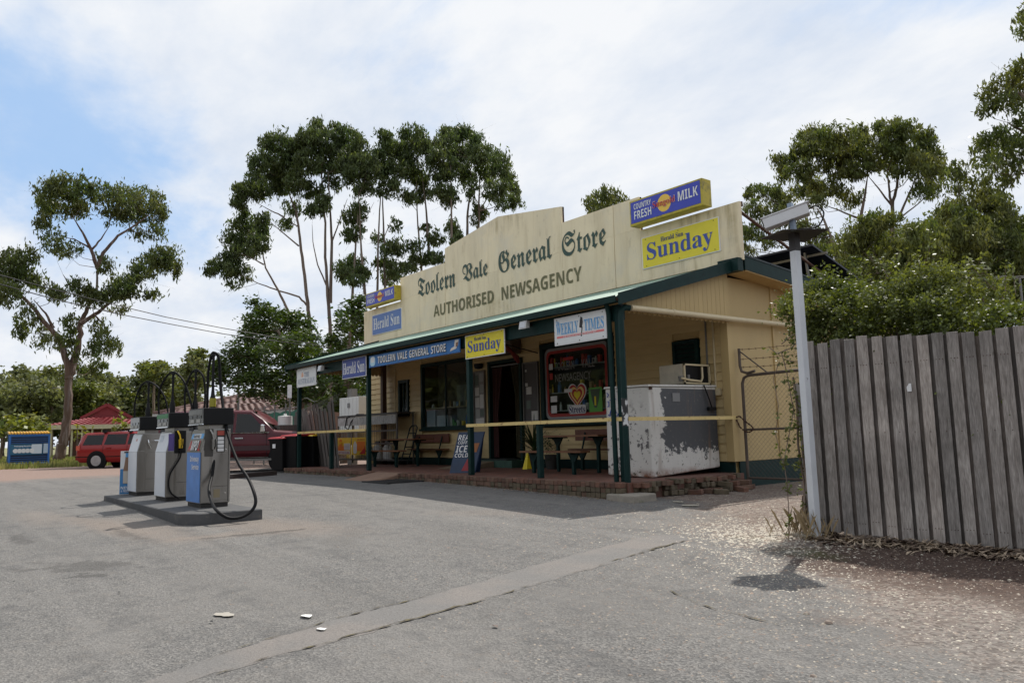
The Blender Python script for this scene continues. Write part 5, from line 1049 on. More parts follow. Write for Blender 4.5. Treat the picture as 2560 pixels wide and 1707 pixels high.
# ================================================================== CARS
def car(name, label, loc, rz, L_, st, m_body, wheels, side, cat, wr=.36, sc=1.0, extra=None, rail=False):
    t = thing(name, label, cat, loc, rz); t.scale = (sc, sc, sc)
    mb = MB(); ring = []
    for (x, zs, zbl, zt, w_, wr_) in st:
        h = [(w_*.9, zs), (w_, zs+.12), (w_*1.0, zbl-.12), (w_*.965, zbl), (wr_, zt-.05), (wr_-.1, zt), (0, zt+.02)]
        ring.append([(x, y, z) for y, z in h]+[(x, -y, z) for y, z in h[-2::-1]])
    n = len(ring[0]); vs = [p for r in ring for p in r]; fs = []
    for i in range(len(ring)-1):
        for k in range(n): fs.append((i*n+k, i*n+(k+1) % n, (i+1)*n+(k+1) % n, (i+1)*n+k))
    fs.append(tuple(range(n-1, -1, -1))); fs.append(tuple((len(ring)-1)*n+k for k in range(n)))
    mb.add(vs, fs); body = mb.build('body', m_body, t, smooth=True, local=True)
    def at_(x):
        for a, b in zip(st, st[1:]):
            if a[0] <= x <= b[0]: f = (x-a[0])/(b[0]-a[0]); return [a[i]+(b[i]-a[i])*f for i in range(6)]
        return st[-1]
    def ys(x, z):
        s_ = at_(x); zb_, zt_ = s_[2], s_[3]-.05; f = max(0, min(1, (z-zb_)/(zt_-zb_+1e-6)))
        return s_[4]*.965+(s_[5]-s_[4]*.965)*f if z > zb_ else s_[4]
    for pts in side:
        for sg in (1, -1):
            v = [(x, sg*(ys(x, z)+.012), z) for x, z in pts]; v2_ = [(x, sg*(ys(x, z)+.004), z) for x, z in pts]; k = len(pts)
            q = MB(); q.add(v+v2_, [tuple(range(k)), tuple(range(2*k-1, k-1, -1))]+[(i, (i+1) % k, (i+1) % k+k, i+k) for i in range(k)]); q.build('window', M_CARGLASS, t, local=True)
    wm_ = max(s_[4] for s_ in st)
    for x in wheels:
        for sg in (1, -1):
            MB().lathe([(wr*1.18, -.10), (wr*1.18, 0)], (x, sg*(wm_-.09) + (.105 if sg > 0 else -.005), wr*1.0), 24, 1).build('wheel_arch', M_BLACK, t, local=True)
            q = MB(); y0_ = sg*(wm_-.10); q.lathe([(wr*.6, -.11), (wr*.97, -.11), (wr, -.07), (wr, .07), (wr*.97, .11), (wr*.62, .115)], (x, y0_+sg*.02, wr), 26, 1); wh = q.build('wheel', M_RUBBER, t, smooth=True, local=True)
            q = MB(); yo = y0_+sg*(.137); q.lathe([(wr*.62, -.005), (wr*.62, .005)], (x, yo, wr), 26, 1)
            for k in range(8): a = 2*pi*k/8; q.bar((x+cos(a)*.05, yo+sg*.008, wr+sin(a)*.05), (x+cos(a)*wr*.58, yo+sg*.008, wr+sin(a)*wr*.58), .05, .02, (0, 1, 0))
            q.build('rim', mat('alloy_rim', (.45, .45, .46), .35, .5), wh, local=True)
    if extra: extra(t, ys)
    return t
M_RED = mat('red_car_paint', (.26, .012, .012), .35, var=.03, coat=.4, spec=.3); M_MAR = mat('maroon_car_paint', (.085, .006, .012), .35, var=.03, coat=.35, spec=.2)
# four wheel drive, its nose to the right
FW = [(0, .62, 1.1, 1.15, .86, .8), (.06, .5, 1.16, 1.72, .93, .74), (.3, .46, 1.18, 1.86, .955, .73), (1.6, .46, 1.18, 1.90, .96, .74), (2.9, .46, 1.17, 1.86, .96, .73), (3.25, .46, 1.17, 1.62, .96, .78), (3.62, .46, 1.17, 1.25, .96, .86), (4.4, .48, 1.1, 1.18, .95, .86), (4.75, .52, 1.0, 1.12, .93, .84), (4.88, .6, .9, .98, .88, .8)]
def fwx(t, ys):
    w_ = .965
    for sg in (1, -1):
        for x in (2.62, 1.65): MB().box(x-.12, x+.12, min(sg*w_, sg*(w_+.035)), max(sg*w_, sg*(w_+.035)), 1.0, 1.045).build('door_handle', M_CHROME, t, bevel=.01, local=True)
        for x in (1.45, 2.4, 3.42): MB().box(x, x+.012, min(sg*.955, sg*.963), max(sg*.955, sg*.963), .52, 1.17).build('door_gap', M_BLACK, t, local=True)
        MB().box(.9, 3.9, min(sg*.955, sg*.975), max(sg*.955, sg*.975), .66, .80).build('side_moulding', mat('grey_moulding', (.05, .02, .025), .4), t, local=True)
        MB().box(1.1, 3.6, min(sg*.80, sg*1.0), max(sg*.80, sg*1.0), .36, .42).build('side_step', M_GALV, t, local=True)
        MB().box(1.0, 3.5, min(sg*.953, sg*.972), max(sg*.953, sg*.972), 1.17, 1.19).build('chrome_strip', M_CHROME, t, local=True)
        mb = MB(); mb.hexa([(3.25, sg*1.0-.1, 1.2), (3.42, sg*1.0-.1, 1.2), (3.42, sg*1.0+.1, 1.2), (3.25, sg*1.0+.1, 1.2), (3.28, sg*1.02-.1, 1.42), (3.38, sg*1.02-.1, 1.42), (3.38, sg*1.02+.1, 1.42), (3.28, sg*1.02+.1, 1.42)]); mb.build('mirror', M_CHROME, t, bevel=.03, local=True)
    MB().hexa([(2.93, -.66, 1.82), (3.58, -.8, 1.28), (3.6, .8, 1.28), (2.95, .66, 1.82), (2.95, -.66, 1.84), (3.61, -.8, 1.3), (3.61, .8, 1.3), (2.95, .66, 1.84)]).build('windscreen', M_CARGLASS, t, local=True)
    MB().box(3.2, 3.9, -.05, .05, .3, .31).build('underbody', M_BLACK, t, local=True)
R_ = (Rv[0], Rv[1]); az = math.atan2(Rv[1], Rv[0])
SC4 = 1.03
pf = AD(530, 1073, 26.2); ox = pf + Vector((Rv[0], Rv[1], 0))*(-2.15*SC4)
car('four_wheel_drive', 'maroon four wheel drive wagon parked behind the wheelie bins', (ox.x, ox.y, gz(ox.x, ox.y)-.02), az+.06, 4.88, FW, M_MAR, (.95, 3.95), [[(1.05, 1.2), (1.55, 1.2), (1.55, 1.76), (1.1, 1.76)], [(1.66, 1.2), (2.42, 1.2), (2.42, 1.76), (1.66, 1.76)], [(2.5, 1.2), (3.36, 1.2), (3.28, 1.34), (2.9, 1.74), (2.5, 1.76)], [(.3, 1.22), (.95, 1.22), (.98, 1.74), (.38, 1.74)]], 'car', .40, SC4, fwx)
WG = [(0, .45, .85, .92, .78, .7), (.04, .35, .88, 1.08, .83, .68), (.12, .28, .9, 1.33, .85, .64), (.24, .26, .91, 1.43, .855, .62), (1.6, .26, .92, 1.47, .86, .62), (2.6, .26, .92, 1.42, .86, .62), (3.35, .26, .92, .98, .85, .75), (4.1, .3, .82, .86, .83, .74), (4.35, .4, .65, .7, .76, .66)]
def wgx(t, ys):
    for sg in (1, -1):
        MB().box(.02, .17, min(sg*.815, sg*.852), max(sg*.815, sg*.852), .74, .93).build('tail_light', flat('tail_red', (.55, .12, .08), .2), t, local=True)
        for x in (1.35, 2.35): MB().box(x-.1, x+.1, min(sg*.86, sg*.89), max(sg*.86, sg*.89), .80, .84).build('door_handle', M_RED, t, local=True)
        for x in (1.12, 2.1): MB().box(x, x+.01, min(sg*.856, sg*.863), max(sg*.856, sg*.863), .4, .92).build('door_gap', M_BLACK, t, local=True)
        MB().box(.0, 4.1, min(sg*.853, sg*.868), max(sg*.853, sg*.868), .47, .50).build('side_moulding', M_BLACK, t, local=True)
    MB().box(-.03, .12, -.8, .8, .36, .56).build('bumper', M_RED, t, bevel=.03, local=True)
    MB().hexa([(.03, -.62, .98), (.06, -.62, .98), (.06, .62, .98), (.03, .62, .98), (.19, -.56, 1.32), (.22, -.56, 1.32), (.22, .56, 1.32), (.19, .56, 1.32)]).build('rear_window', M_CARGLASS, t, local=True)
    for x in (1.05, 2.1): mb = MB(); mb.box(x-.05, x+.05, -.68, .68, 1.50, 1.53); mb.box(x-.07, x+.07, .56, .70, 1.43, 1.55); mb.box(x-.07, x+.07, -.70, -.56, 1.43, 1.55); mb.build('roof_bar', M_BLACK, t, local=True)
pf = AD(201, 1070, 37.3)
car('station_wagon', 'red station wagon parked beside the big gum tree', (pf.x, pf.y, gz(pf.x, pf.y)-.03), az-.05, 4.35, WG, M_RED, (.88, 3.5), [[(.26, .95), (1.05, .95), (1.05, 1.34), (.36, 1.34)], [(1.14, .95), (2.02, .95), (2.0, 1.36), (1.2, 1.36)], [(2.1, .95), (3.1, .95), (2.7, 1.30), (2.55, 1.36), (2.1, 1.36)]], 'car', .33, 1.03, wgx)
# ================================================================== RECYCLING SKIP
p = AD(18, 1068, 44.0); q = AD(113, 1062, 44.1); d = (q-p); d.z = 0; wd = d.length
t = thing('recycling_skip', 'blue mesh recycling skip with yellow lid and a packaging recycling banner', 'recycling skip', (p.x, p.y, gz(p.x, p.y)), math.atan2(d.y, d.x))
H_ = 1.55; M_SB = mat('skip_blue', (.02, .13, .42), .5, var=.15)
mb = MB(); 
for x in (0, wd-.08): mb.box(x, x+.08, 0, .08, .0, H_); mb.box(x, x+.08, 1.3, 1.38, 0, H_)
for z in (.12, H_-.1): mb.box(.08, wd-.08, 0, .08, z, z+.1); mb.box(.08, wd-.08, 1.3, 1.38, z, z+.1)
mb.build('frame', M_SB, t, local=True); MB().box(.04, wd-.04, .1, 1.28, .16, H_-.05).build('load', flat('dark_load', (.01, .025, .05)), t, local=True)
for k in range(13): MB().box(.08, wd-.08, .02, .035, .27+k*.095, .29+k*.095).build('mesh_bar', M_SB, t, local=True)
mb = MB()
for k in range(14): x = -.02+k*(wd+.04)/14; mb.hexa([(x, -.06, H_), (x+wd/14-.05, -.06, H_), (x+wd/14-.05, 1.45, H_+.1), (x, 1.45, H_+.1), (x, -.06, H_+.07), (x+wd/14-.05, -.06, H_+.07), (x+wd/14-.05, 1.45, H_+.17), (x, 1.45, H_+.17)])
mb.build('lid', mat('skip_yellow', (.70, .38, .03), .5), t, local=True)
bn_ = MB().box(.05, wd*.82, -.03, -.012, .58, 1.08).build('banner', flat('banner_teal', (.02, .12, .22)), t, local=True)
MB().box(wd*.55, wd*.80, -.04, -.031, .62, 1.06).build('banner_panel', flat('banner_pale', (.6, .66, .72)), bn_, local=True)
for k in range(5):
    MB().lathe([(.105, 0), (.105, .01)], (.27+k*wd*.098, -.045, .76), 14, 1).build('round_print', I_WHITE, bn_, local=True)
text(MB(), ss('Packaging Recycling'), (.22, -.032, .93), (wd*.42, 0, 0), (0, 0, .09), .004).build('lettering', I_WHITE, bn_, fix=False, local=True)
MB().box(wd*.84, wd*.95, -.035, -.012, .62, 1.08).build('notice', flat('notice_pale', (.4, .5, .6)), t, local=True)
# ================================================================== HOUSES
def tilemat(nm, c): 
    m = bpy.data.materials.new(nm); m.use_nodes = True; nt = m.node_tree; N = nt.nodes; L = nt.links; b = N['Principled BSDF']
    tcn = N.new('ShaderNodeTexCoord'); bk = N.new('ShaderNodeTexBrick'); L.new(tcn.outputs['UV'], bk.inputs['Vector']); bk.inputs['Scale'].default_value = 1; bk.inputs['Brick Width'].default_value = .33; bk.inputs['Row Height'].default_value = .35; bk.inputs['Mortar Size'].default_value = .035
    bk.inputs['Color1'].default_value = (*c, 1); bk.inputs['Color2'].default_value = tuple([q*.8 for q in c])+(1,); bk.inputs['Mortar'].default_value = tuple([q*.35 for q in c])+(1,); L.new(bk.outputs['Color'], b.inputs['Base Color']); b.inputs['Roughness'].default_value = .6; return m
TM1, TM2 = mat('red_roof_tile', (.26, .045, .05), .5, var=.15, scale=5), mat('brown_roof_tile', (.16, .09, .075), .6, var=.25, scale=5)
def tiled(poly_ft, par, m, name='roof', course=.34):
    """roof plane a b (eave) c d (ridge): stepped courses of tiles with ribs, real relief"""
    a, b, c, d = [Vector(q) for q in poly_ft]; nrm = (b-a).cross(d-a).normalized()
    if nrm.z < 0: nrm = -nrm
    H = (d-a).length; n = max(3, int(H/course)); mb = MB()
    for i in range(n):
        f0, f1 = i/n, (i+1)/n; A, B_ = a.lerp(d, f0), b.lerp(c, f0); D_, C_ = a.lerp(d, f1), b.lerp(c, f1); m_ = max(1, int((B_-A).length/.36))
        for k in range(m_):
            g0_, g1_ = k/m_, (k+1)/m_; gm = (g0_+g1_)/2
            P = [A.lerp(B_, g0_)+nrm*.035, A.lerp(B_, gm)+nrm*.075, A.lerp(B_, g1_)+nrm*.035, D_.lerp(C_, g1_), D_.lerp(C_, gm)+nrm*.04, D_.lerp(C_, g0_), A.lerp(B_, g0_)-nrm*.01, A.lerp(B_, g1_)-nrm*.01]
            mb.add(P, [(0, 1, 4, 5), (1, 2, 3, 4), (6, 7, 2, 1, 0)])
    return mb.build(name, m, par, fix=False)
M_HBR = mat('dark_house_brick', (.13, .065, .045), .85, var=.25, scale=6)
def house1():
    D0 = 62.0; a, b = AD(112, 975, D0), AD(380, 975, D0); u = (b-a); u.z = 0; Lh = u.length; u.normalize(); v = Vector((-u.y, u.x, 0))
    if v.dot(Vector((Fv[0], Fv[1], 0))) < 0: v = -v
    ze = AD(112, 977, D0).z; zr = AD(240, 933, D0+4).z; base = -.2; o = Vector((a.x, a.y, 0))
    t = thing('brick_house', 'brick house with red tiled gable roof and cream eaves behind the red wagon', 'house', (a.x, a.y, base))
    P = lambda s_, w_, z: o+u*s_+v*w_+Vector((0, 0, z))
    xg0, xg1 = (AD(168, 980, D0)-a).dot(u), Lh; W_ = 9
    mb = MB(); mb.hexa([P(1.2, 1.0, base), P(Lh-.5, 1.0, base), P(Lh-.5, W_-1, base), P(1.2, W_-1, base), P(1.2, 1.0, ze), P(Lh-.5, 1.0, ze), P(Lh-.5, W_-1, ze), P(1.2, W_-1, ze)]); mb.build('wall', M_HBR, t)
    sg = (AD(240, 940, D0)-a).dot(u); rid0, rid1 = sg-.2, sg+.2; zm = ze+(zr-ze)*.45
    tiled([P(-.2, 0, ze), P(Lh, 0, ze), P(Lh-4, 3.2, zm), P(3.0, 3.2, zm)], t, TM1)
    mb = MB(); g0_, g1_ = (AD(197, 960, D0)-a).dot(u), (AD(292, 960, D0)-a).dot(u)
    mb.add([P(g0_, 3.1, zm-.1), P(g1_, 3.1, zm-.1), P((g0_+g1_)/2, 3.1, zr), P(g0_, 3.4, zm-.1), P(g1_, 3.4, zm-.1), P((g0_+g1_)/2, 3.4, zr)], [(0, 1, 2), (5, 4, 3), (0, 3, 4, 1), (1, 4, 5, 2), (2, 5, 3, 0)]); mb.build('gable', mat('red_gable', (.23, .03, .035), .6), t)
    mb = MB(); gm = (g0_+g1_)/2
    for s0, s1 in ((g0_-.4, gm), (g1_+.4, gm)): mb.bar(P(s0, 3.0, zm-.12), P(s1, 3.0, zr+.08), .1, .22); mb.hexa([P(s0, 3.1, zm-.1), P(s1, 3.1, zr), P(s1, W_, zr), P(s0, W_, zm-.1), P(s0, 3.1, zm), P(s1, 3.1, zr+.1), P(s1, W_, zr+.1), P(s0, W_, zm)])
    mb.build('barge_board', MATS['red_gable'], t)
    tiled([P(-.2, W_, ze), P(-.2, 0, ze), P(3.0, 3.2, zm), P(3.0, W_-3, zm)], t, TM1)
    mb = MB(); mb.hexa([P(-.3, -.12, ze-.28), P(Lh, -.12, ze-.28), P(Lh, -.02, ze-.28), P(-.3, -.02, ze-.28), P(-.3, -.12, ze+.02), P(Lh, -.12, ze+.02), P(Lh, -.02, ze+.02), P(-.3, -.02, ze+.02)]); mb.build('gutter', mat('cream_gutter', (.55, .50, .36), .5), t)
    for k in range(7): s_ = .1+k*.62; mb = MB(); mb.hexa([P(s_, .1, base), P(s_+.12, .1, base), P(s_+.12, .22, base), P(s_, .22, base), P(s_, .1, ze-.3), P(s_+.12, .1, ze-.3), P(s_+.12, .22, ze-.3), P(s_, .22, ze-.3)]); mb.build('veranda_slat', MATS['cream_gutter'], t)
    for s_ in (5.5, 8.5): mb = MB(); mb.hexa([P(s_, .93, 1.0), P(s_+1.6, .93, 1.0), P(s_+1.6, .98, 1.0), P(s_, .98, 1.0), P(s_, .93, ze-.35), P(s_+1.6, .93, ze-.35), P(s_+1.6, .98, ze-.35), P(s_, .98, ze-.35)]); mb.build('window', flat('dark_house_window', (.03, .035, .04), .15), t)
    at_ = thing('tv_antenna', 'thin television antenna on the red roofed house', 'antenna', tuple(P(sg-1.5, 4, zm))); q_ = P(sg-2.5, 3, zm); mb = MB(); mb.tube([q_, q_+Vector((0, 0, 2.2))], .04, 6); mb.build('mast', M_GALV, at_); mb = MB(); mb.bar(q_+Vector((0, 0, 2.1))-u*.9, q_+Vector((0, 0, 2.2))+u*.3, .06, .06); mb.build('boom', M_GALV, at_)
house1()
def house2():
    D0 = 44.0; a, b = AD(352, 972, D0), AD(700, 955, D0-4); u = (b-a); u.z = 0; Lh = u.length; u.normalize(); v = Vector((-u.y, u.x, 0))
    if v.dot(Vector((Fv[0], Fv[1], 0))) < 0: v = -v
    ze = AD(352, 951, D0).z; zr = AD(460, 908, D0+3).z; base = -.2; o = Vector((a.x, a.y, 0))
    t = thing('brick_house', 'long low house with brown tiled hip roof behind the four wheel drive', 'house', (a.x, a.y, base)); P = lambda s_, w_, z: o+u*s_+v*w_+Vector((0, 0, z))
    mb = MB(); mb.hexa([P(.8, .8, base), P(Lh-.5, .8, base), P(Lh-.5, 8, base), P(.8, 8, base), P(.8, .8, ze), P(Lh-.5, .8, ze), P(Lh-.5, 8, ze), P(.8, 8, ze)]); mb.build('wall', M_HBR, t)
    tiled([P(0, 0, ze), P(Lh, 0, ze), P(Lh-3, 4.2, zr), P(3.2, 4.2, zr)], t, TM2); tiled([P(0, 8.4, ze), P(0, 0, ze), P(3.2, 4.2, zr), P(3.2, 4.4, zr)], t, TM2)
    mb = MB(); mb.bar(P(0, -.05, ze-.08), P(Lh, -.05, ze-.08), .1, .16); mb.build('gutter', mat('grey_gutter', (.45, .44, .42), .5), t)
    mb = MB(); mb.tube([P(3.2, 4.2, zr+.06), P(Lh-3, 4.2, zr+.06)], .09, 6); mb.tube([P(0, 0, ze+.06), P(3.2, 4.2, zr+.08)], .09, 6); mb.build('ridge_capping', TM2, t)
house2()
p = AP(846, 893, 1, 12)
t = thing('green_roof_shed', 'tan shed with pale green roof seen past the left end of the veranda', 'shed', (-9, 12, -.15)); z0_ = AP(800, 905, 1, 12).z; xa = AP(783, 905, 1, 12).x
MB().box(xa, xa+7, 12.3, 17, -.15, z0_-.1).build('wall', M_CREAM, t); MB().prism([(11.9, z0_-.1), (17.2, z0_+.9), (17.2, z0_+1.0), (11.9, z0_+.06)], 0, xa-.4, xa+7.4).build('roof', M_ROOF, t); MB().box(xa-.4, xa+7.4, 11.84, 11.9, z0_-.28, z0_+.06).build('fascia', M_ROOF, t)
# ================================================================== LEFT FENCES, SIGN POST, POLES
M_PAL = mat('grey_paling_wood', (.11, .098, .088), .85, var=.35, scale=3, stretch=(8, 8, .5), rand=.22, bump=.5, bscale=20)
t = thing('leaning_fence', 'sagging grey paling fence topped with loose wire left of the gas cage', 'fence', (-6, 4.5, -.15))
A0, A1 = AD(684, 1050, 27.5), AD(776, 1062, 22.0); n = 30
for k in range(n):
    f = k/(n-1); b0 = A0.lerp(A1, f); b0.z = -.15; h = 1.75+.12*sin(k*.7)+.15*f; ln = .32*(1-abs(f-.6)); s_ = Vector((Rv[0], Rv[1], 0)); d_ = (A1-A0); d_.z = 0; d_.normalize()
    tp = b0+Vector((0, 0, h))-s_*ln; q0 = b0-d_*.15; q1 = b0+d_*.15; w3 = Vector((-d_.y, d_.x, 0))*.02*(1 if k % 2 else -.2)
    mb = MB(); mb.hexa([q0+w3, q1+w3, q1+w3*1.5, q0+w3*1.5, tp-d_*.15+w3, tp+d_*.15+w3, tp+d_*.15+w3*1.5, tp-d_*.15+w3*1.5]); mb.build('paling', M_PAL, t)
mb = MB()
for k in range(44):
    f = k/43; b0 = A0.lerp(A1, f); b0.z = 1.45+.25*f; mb.tube([b0, b0+Vector((-.12, .02, .18)), b0+Vector((.10, .03, .36))], .004, 3, False)
mb.tube([A0.lerp(A1, f)+Vector((0, 0, 1.95+.3*f+.15*sin(f*9)-A0.lerp(A1, f).z)) for f in np.linspace(0, 1, 12)], .01, 4); o = mb.build('wire_mesh', M_GALV, t); o['kind'] = 'stuff'
t = thing('shade_cloth_fence', 'wire fence hung with green shade cloth behind the four wheel drive', 'fence', (-12, 3, -.15)); B0, B1 = AD(585, 955, 34), AD(684, 945, 29)
for k in range(5):
    f = k/4; p = B0.lerp(B1, f); MB().tube([(p.x, p.y, -.2), (p.x, p.y, 2.15)], .035, 8).build('post', M_GALV, t, smooth=True)
M_SHADE = mat('green_shade_cloth', (.02, .13, .085), .8, var=.15, scale=2)
for k in range(4):
    p, q = B0.lerp(B1, k/4), B0.lerp(B1, (k+1)/4); mb = MB(); m_ = p.lerp(q, .5)
    mb.add([(p.x, p.y, .05), (m_.x, m_.y, .05), (q.x, q.y, .05), (q.x, q.y, 1.9), (m_.x, m_.y, 1.82), (p.x, p.y, 1.9)], [(0, 1, 4, 5), (1, 2, 3, 4)]); mb.build('shade_cloth', M_SHADE, t, fix=False)
MB().tube([(B0.x, B0.y, 1.95), (B1.x, B1.y, 1.97)], .02, 6).build('top_rail', M_GALV, t)
p = AD(665, 1000, 27.5); zs0, zs1 = AD(665, 914, 27.5).z, AD(665, 884, 27.5).z
t = thing('street_sign', 'narrow white sign plate on a thin post between the bins and the fence', 'sign', (p.x, p.y, -.15)); MB().tube([(p.x, p.y, -.15), (p.x, p.y, zs1)], .03, 8).build('post', M_GALV, t)
u = Vector((Rv[0], Rv[1], 0)); f_ = Vector((Fv[0], Fv[1], 0)).normalized()*-.05; c = Vector((p.x, p.y, 0))+f_
mb = MB(); mb.add([c-u*.07+Vector((0, 0, zs0)), c+u*.07+Vector((0, 0, zs0)), c+u*.07+Vector((0, 0, zs1)), c-u*.07+Vector((0, 0, zs1))]+[c-u*.07-f_*.3+Vector((0, 0, zs0)), c+u*.07-f_*.3+Vector((0, 0, zs0)), c+u*.07-f_*.3+Vector((0, 0, zs1)), c-u*.07-f_*.3+Vector((0, 0, zs1))], [(0, 1, 2, 3), (7, 6, 5, 4), (0, 4, 5, 1), (1, 5, 6, 2), (2, 6, 7, 3), (3, 7, 4, 0)]); mb.build('plate', I_WHITE, t)
p = AD(546, 1000, 38); tag(MB().tube([(p.x, p.y, -.15), (p.x, p.y, AD(548, 826, 38).z)], .055, 8).build('steel_pole', M_GALV, smooth=True), 'tall thin grey pole rising in front of the brown tiled roof', 'pole')
p = AD(655, 960, 25.6); tag(MB().lathe([(.22, 0), (.22, .28), (.05, .3), (.04, .36), (.0, .36)], (p.x, p.y, AD(655, 976, 25.6).z), 16).build('white_tank', M_WHITE, smooth=True), 'white round drum standing behind the bonnet of the four wheel drive', 'drum')
p = AD(655, 976, 25.6); tag(MB().box(p.x-.3, p.x+.3, p.y-.3, p.y+.3, gz(p.x, p.y)-.05, p.z-.002).build('timber_stand', M_PAL), 'rough timber stand carrying the white drum', 'stand')
# low kerb log line along the dirt edge by the four wheel drive
p, q = AD(530, 1083, 21.5), AD(632, 1078, 22.5); mb = MB(); mb.bar((p.x, p.y, gz(p.x, p.y)+.05), (q.x, q.y, gz(q.x, q.y)+.05), .15, .14); tag(mb.build('kerb_log', mat('dark_log', (.05, .035, .03), .9)), 'dark low timber kerb between the asphalt and the dirt by the bins', 'kerb')
# ================================================================== PALING FENCE ON THE RIGHT
def fy_(x): return -1.33 + (x-17.01)*.125
def wood_mat(name, c, c2):
    m = bpy.data.materials.new(name); m.use_nodes = True; nt = m.node_tree; N = nt.nodes; L = nt.links; b = N['Principled BSDF']; b.inputs['Roughness'].default_value = .88; b.inputs['Specular IOR Level'].default_value = .25
    t = N.new('ShaderNodeTexCoord'); oi = N.new('ShaderNodeObjectInfo'); mp = N.new('ShaderNodeMapping'); cb = N.new('ShaderNodeCombineXYZ'); mu = N.new('ShaderNodeMath'); mu.operation = 'MULTIPLY'; mu.inputs[1].default_value = 91.0
    L.new(oi.outputs['Random'], mu.inputs[0]); L.new(mu.outputs[0], cb.inputs[0]); L.new(mu.outputs[0], cb.inputs[2]); L.new(t.outputs['Object'], mp.inputs[0]); L.new(cb.outputs[0], mp.inputs['Location']); mp.inputs['Scale'].default_value = (1, 1, .09)
    wv = N.new('ShaderNodeTexNoise'); wv.inputs['Scale'].default_value = 22; wv.inputs['Detail'].default_value = 6; wv.inputs['Roughness'].default_value = .7; wv.inputs['Distortion'].default_value = 1.6; L.new(mp.outputs[0], wv.inputs['Vector'])
    fi = N.new('ShaderNodeTexNoise'); fi.inputs['Scale'].default_value = 130; fi.inputs['Detail'].default_value = 3; L.new(mp.outputs[0], fi.inputs['Vector'])
    big = N.new('ShaderNodeTexNoise'); big.inputs['Scale'].default_value = 2.2; big.inputs['Detail'].default_value = 4; L.new(t.outputs['Object'], big.inputs['Vector'])
    r = N.new('ShaderNodeValToRGB'); L.new(wv.outputs['Fac'], r.inputs[0]); r.color_ramp.elements[0].position = .3; r.color_ramp.elements[0].color = (*c2, 1); r.color_ramp.elements[1].position = .7; r.color_ramp.elements[1].color = (*c, 1)
    def rg(v, c_, d_, a=0., b_=1.):
        q = N.new('ShaderNodeMapRange'); L.new(v, q.inputs[0]); q.inputs[1].default_value = a; q.inputs[2].default_value = b_; q.inputs[3].default_value = c_; q.inputs[4].default_value = d_; return q.outputs[0]
    def ml(a, b_): q = N.new('ShaderNodeMath'); q.operation = 'MULTIPLY'; L.new(a, q.inputs[0]); L.new(b_, q.inputs[1]); return q.outputs[0]
    val = ml(ml(rg(oi.outputs['Random'], .68, 1.3), rg(fi.outputs['Fac'], .72, 1.25, .3, .7)), rg(big.outputs['Fac'], .75, 1.25, .3, .7))
    hv = N.new('ShaderNodeHueSaturation'); L.new(r.outputs[0], hv.inputs['Color']); L.new(val, hv.inputs['Value']); L.new(rg(oi.outputs['Random'], .8, 1.2), hv.inputs['Saturation']); L.new(hv.outputs[0], b.inputs['Base Color'])
    bu = N.new('ShaderNodeBump'); bu.inputs['Strength'].default_value = .7; bu.inputs['Distance'].default_value = .006; L.new(wv.outputs['Fac'], bu.inputs['Height']); L.new(bu.outputs[0], b.inputs['Normal']); return m
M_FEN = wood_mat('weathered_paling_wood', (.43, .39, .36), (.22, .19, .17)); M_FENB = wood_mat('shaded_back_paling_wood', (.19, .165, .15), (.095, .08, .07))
FE = thing('paling_fence', 'tall weathered grey timber paling fence with overlapping upright boards on the right', 'fence', (17, -1.3, -.4))
x = 17.0; k = 0
while x < 22.6:
    w_ = rng.uniform(.098, .112); y = fy_(x+w_/2)-.022; zt = 1.715-.03*(x-17)+rng.normal()*.009; zb = gz(x, y)+rng.uniform(.0, .05); le = rng.normal()*.004; th = .014
    mb = MB(); mb.hexa([(x, y-th, zb), (x+w_, y-th+.012, zb), (x+w_, y+.006, zb), (x, y, zb), (x+le, y-th, zt+rng.normal()*.006), (x+w_+le, y-th+.012, zt+rng.normal()*.006), (x+w_+le, y+.006, zt), (x+le, y, zt)]); mb.build('paling', M_FEN, FE, bevel=.002)
    xb = x+w_-.022; wb = .09; yb = fy_(xb+wb/2)+.004; zt2 = zt-rng.uniform(-.01, .05)
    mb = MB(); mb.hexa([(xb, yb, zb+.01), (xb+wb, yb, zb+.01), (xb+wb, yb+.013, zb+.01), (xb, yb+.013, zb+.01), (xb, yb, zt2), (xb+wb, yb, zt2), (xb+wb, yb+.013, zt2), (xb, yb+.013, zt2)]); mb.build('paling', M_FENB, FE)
    for zn in (zb+.14, .72, 1.42):
        for dx in (.025, .055, .082) if zn != .72 else (.06,): MB().box(x+dx-.003, x+dx+.003, y-th-.0025+.008*dx/.1, y-th+.0125, zn-.004, zn+.004).build('nail', M_RUSTY, FE) if k < 18 else None
    x += w_+rng.uniform(.028, .042); k += 1
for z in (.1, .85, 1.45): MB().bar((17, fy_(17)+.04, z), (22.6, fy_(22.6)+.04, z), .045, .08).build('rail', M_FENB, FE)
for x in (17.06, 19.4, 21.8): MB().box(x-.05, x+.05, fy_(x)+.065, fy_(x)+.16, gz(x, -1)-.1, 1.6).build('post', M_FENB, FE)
tag(MB().prism([(18.02, 1.12), (18.06, 1.12), (18.06, 1.20), (18.04, 1.20), (18.015, 1.165), (18.015, 1.145)], 1, fy_(18.04)-.048, fy_(18.04)-.042).build('metal_tag', I_WHITE), 'small white broken tag nailed to the paling fence', 'tag')
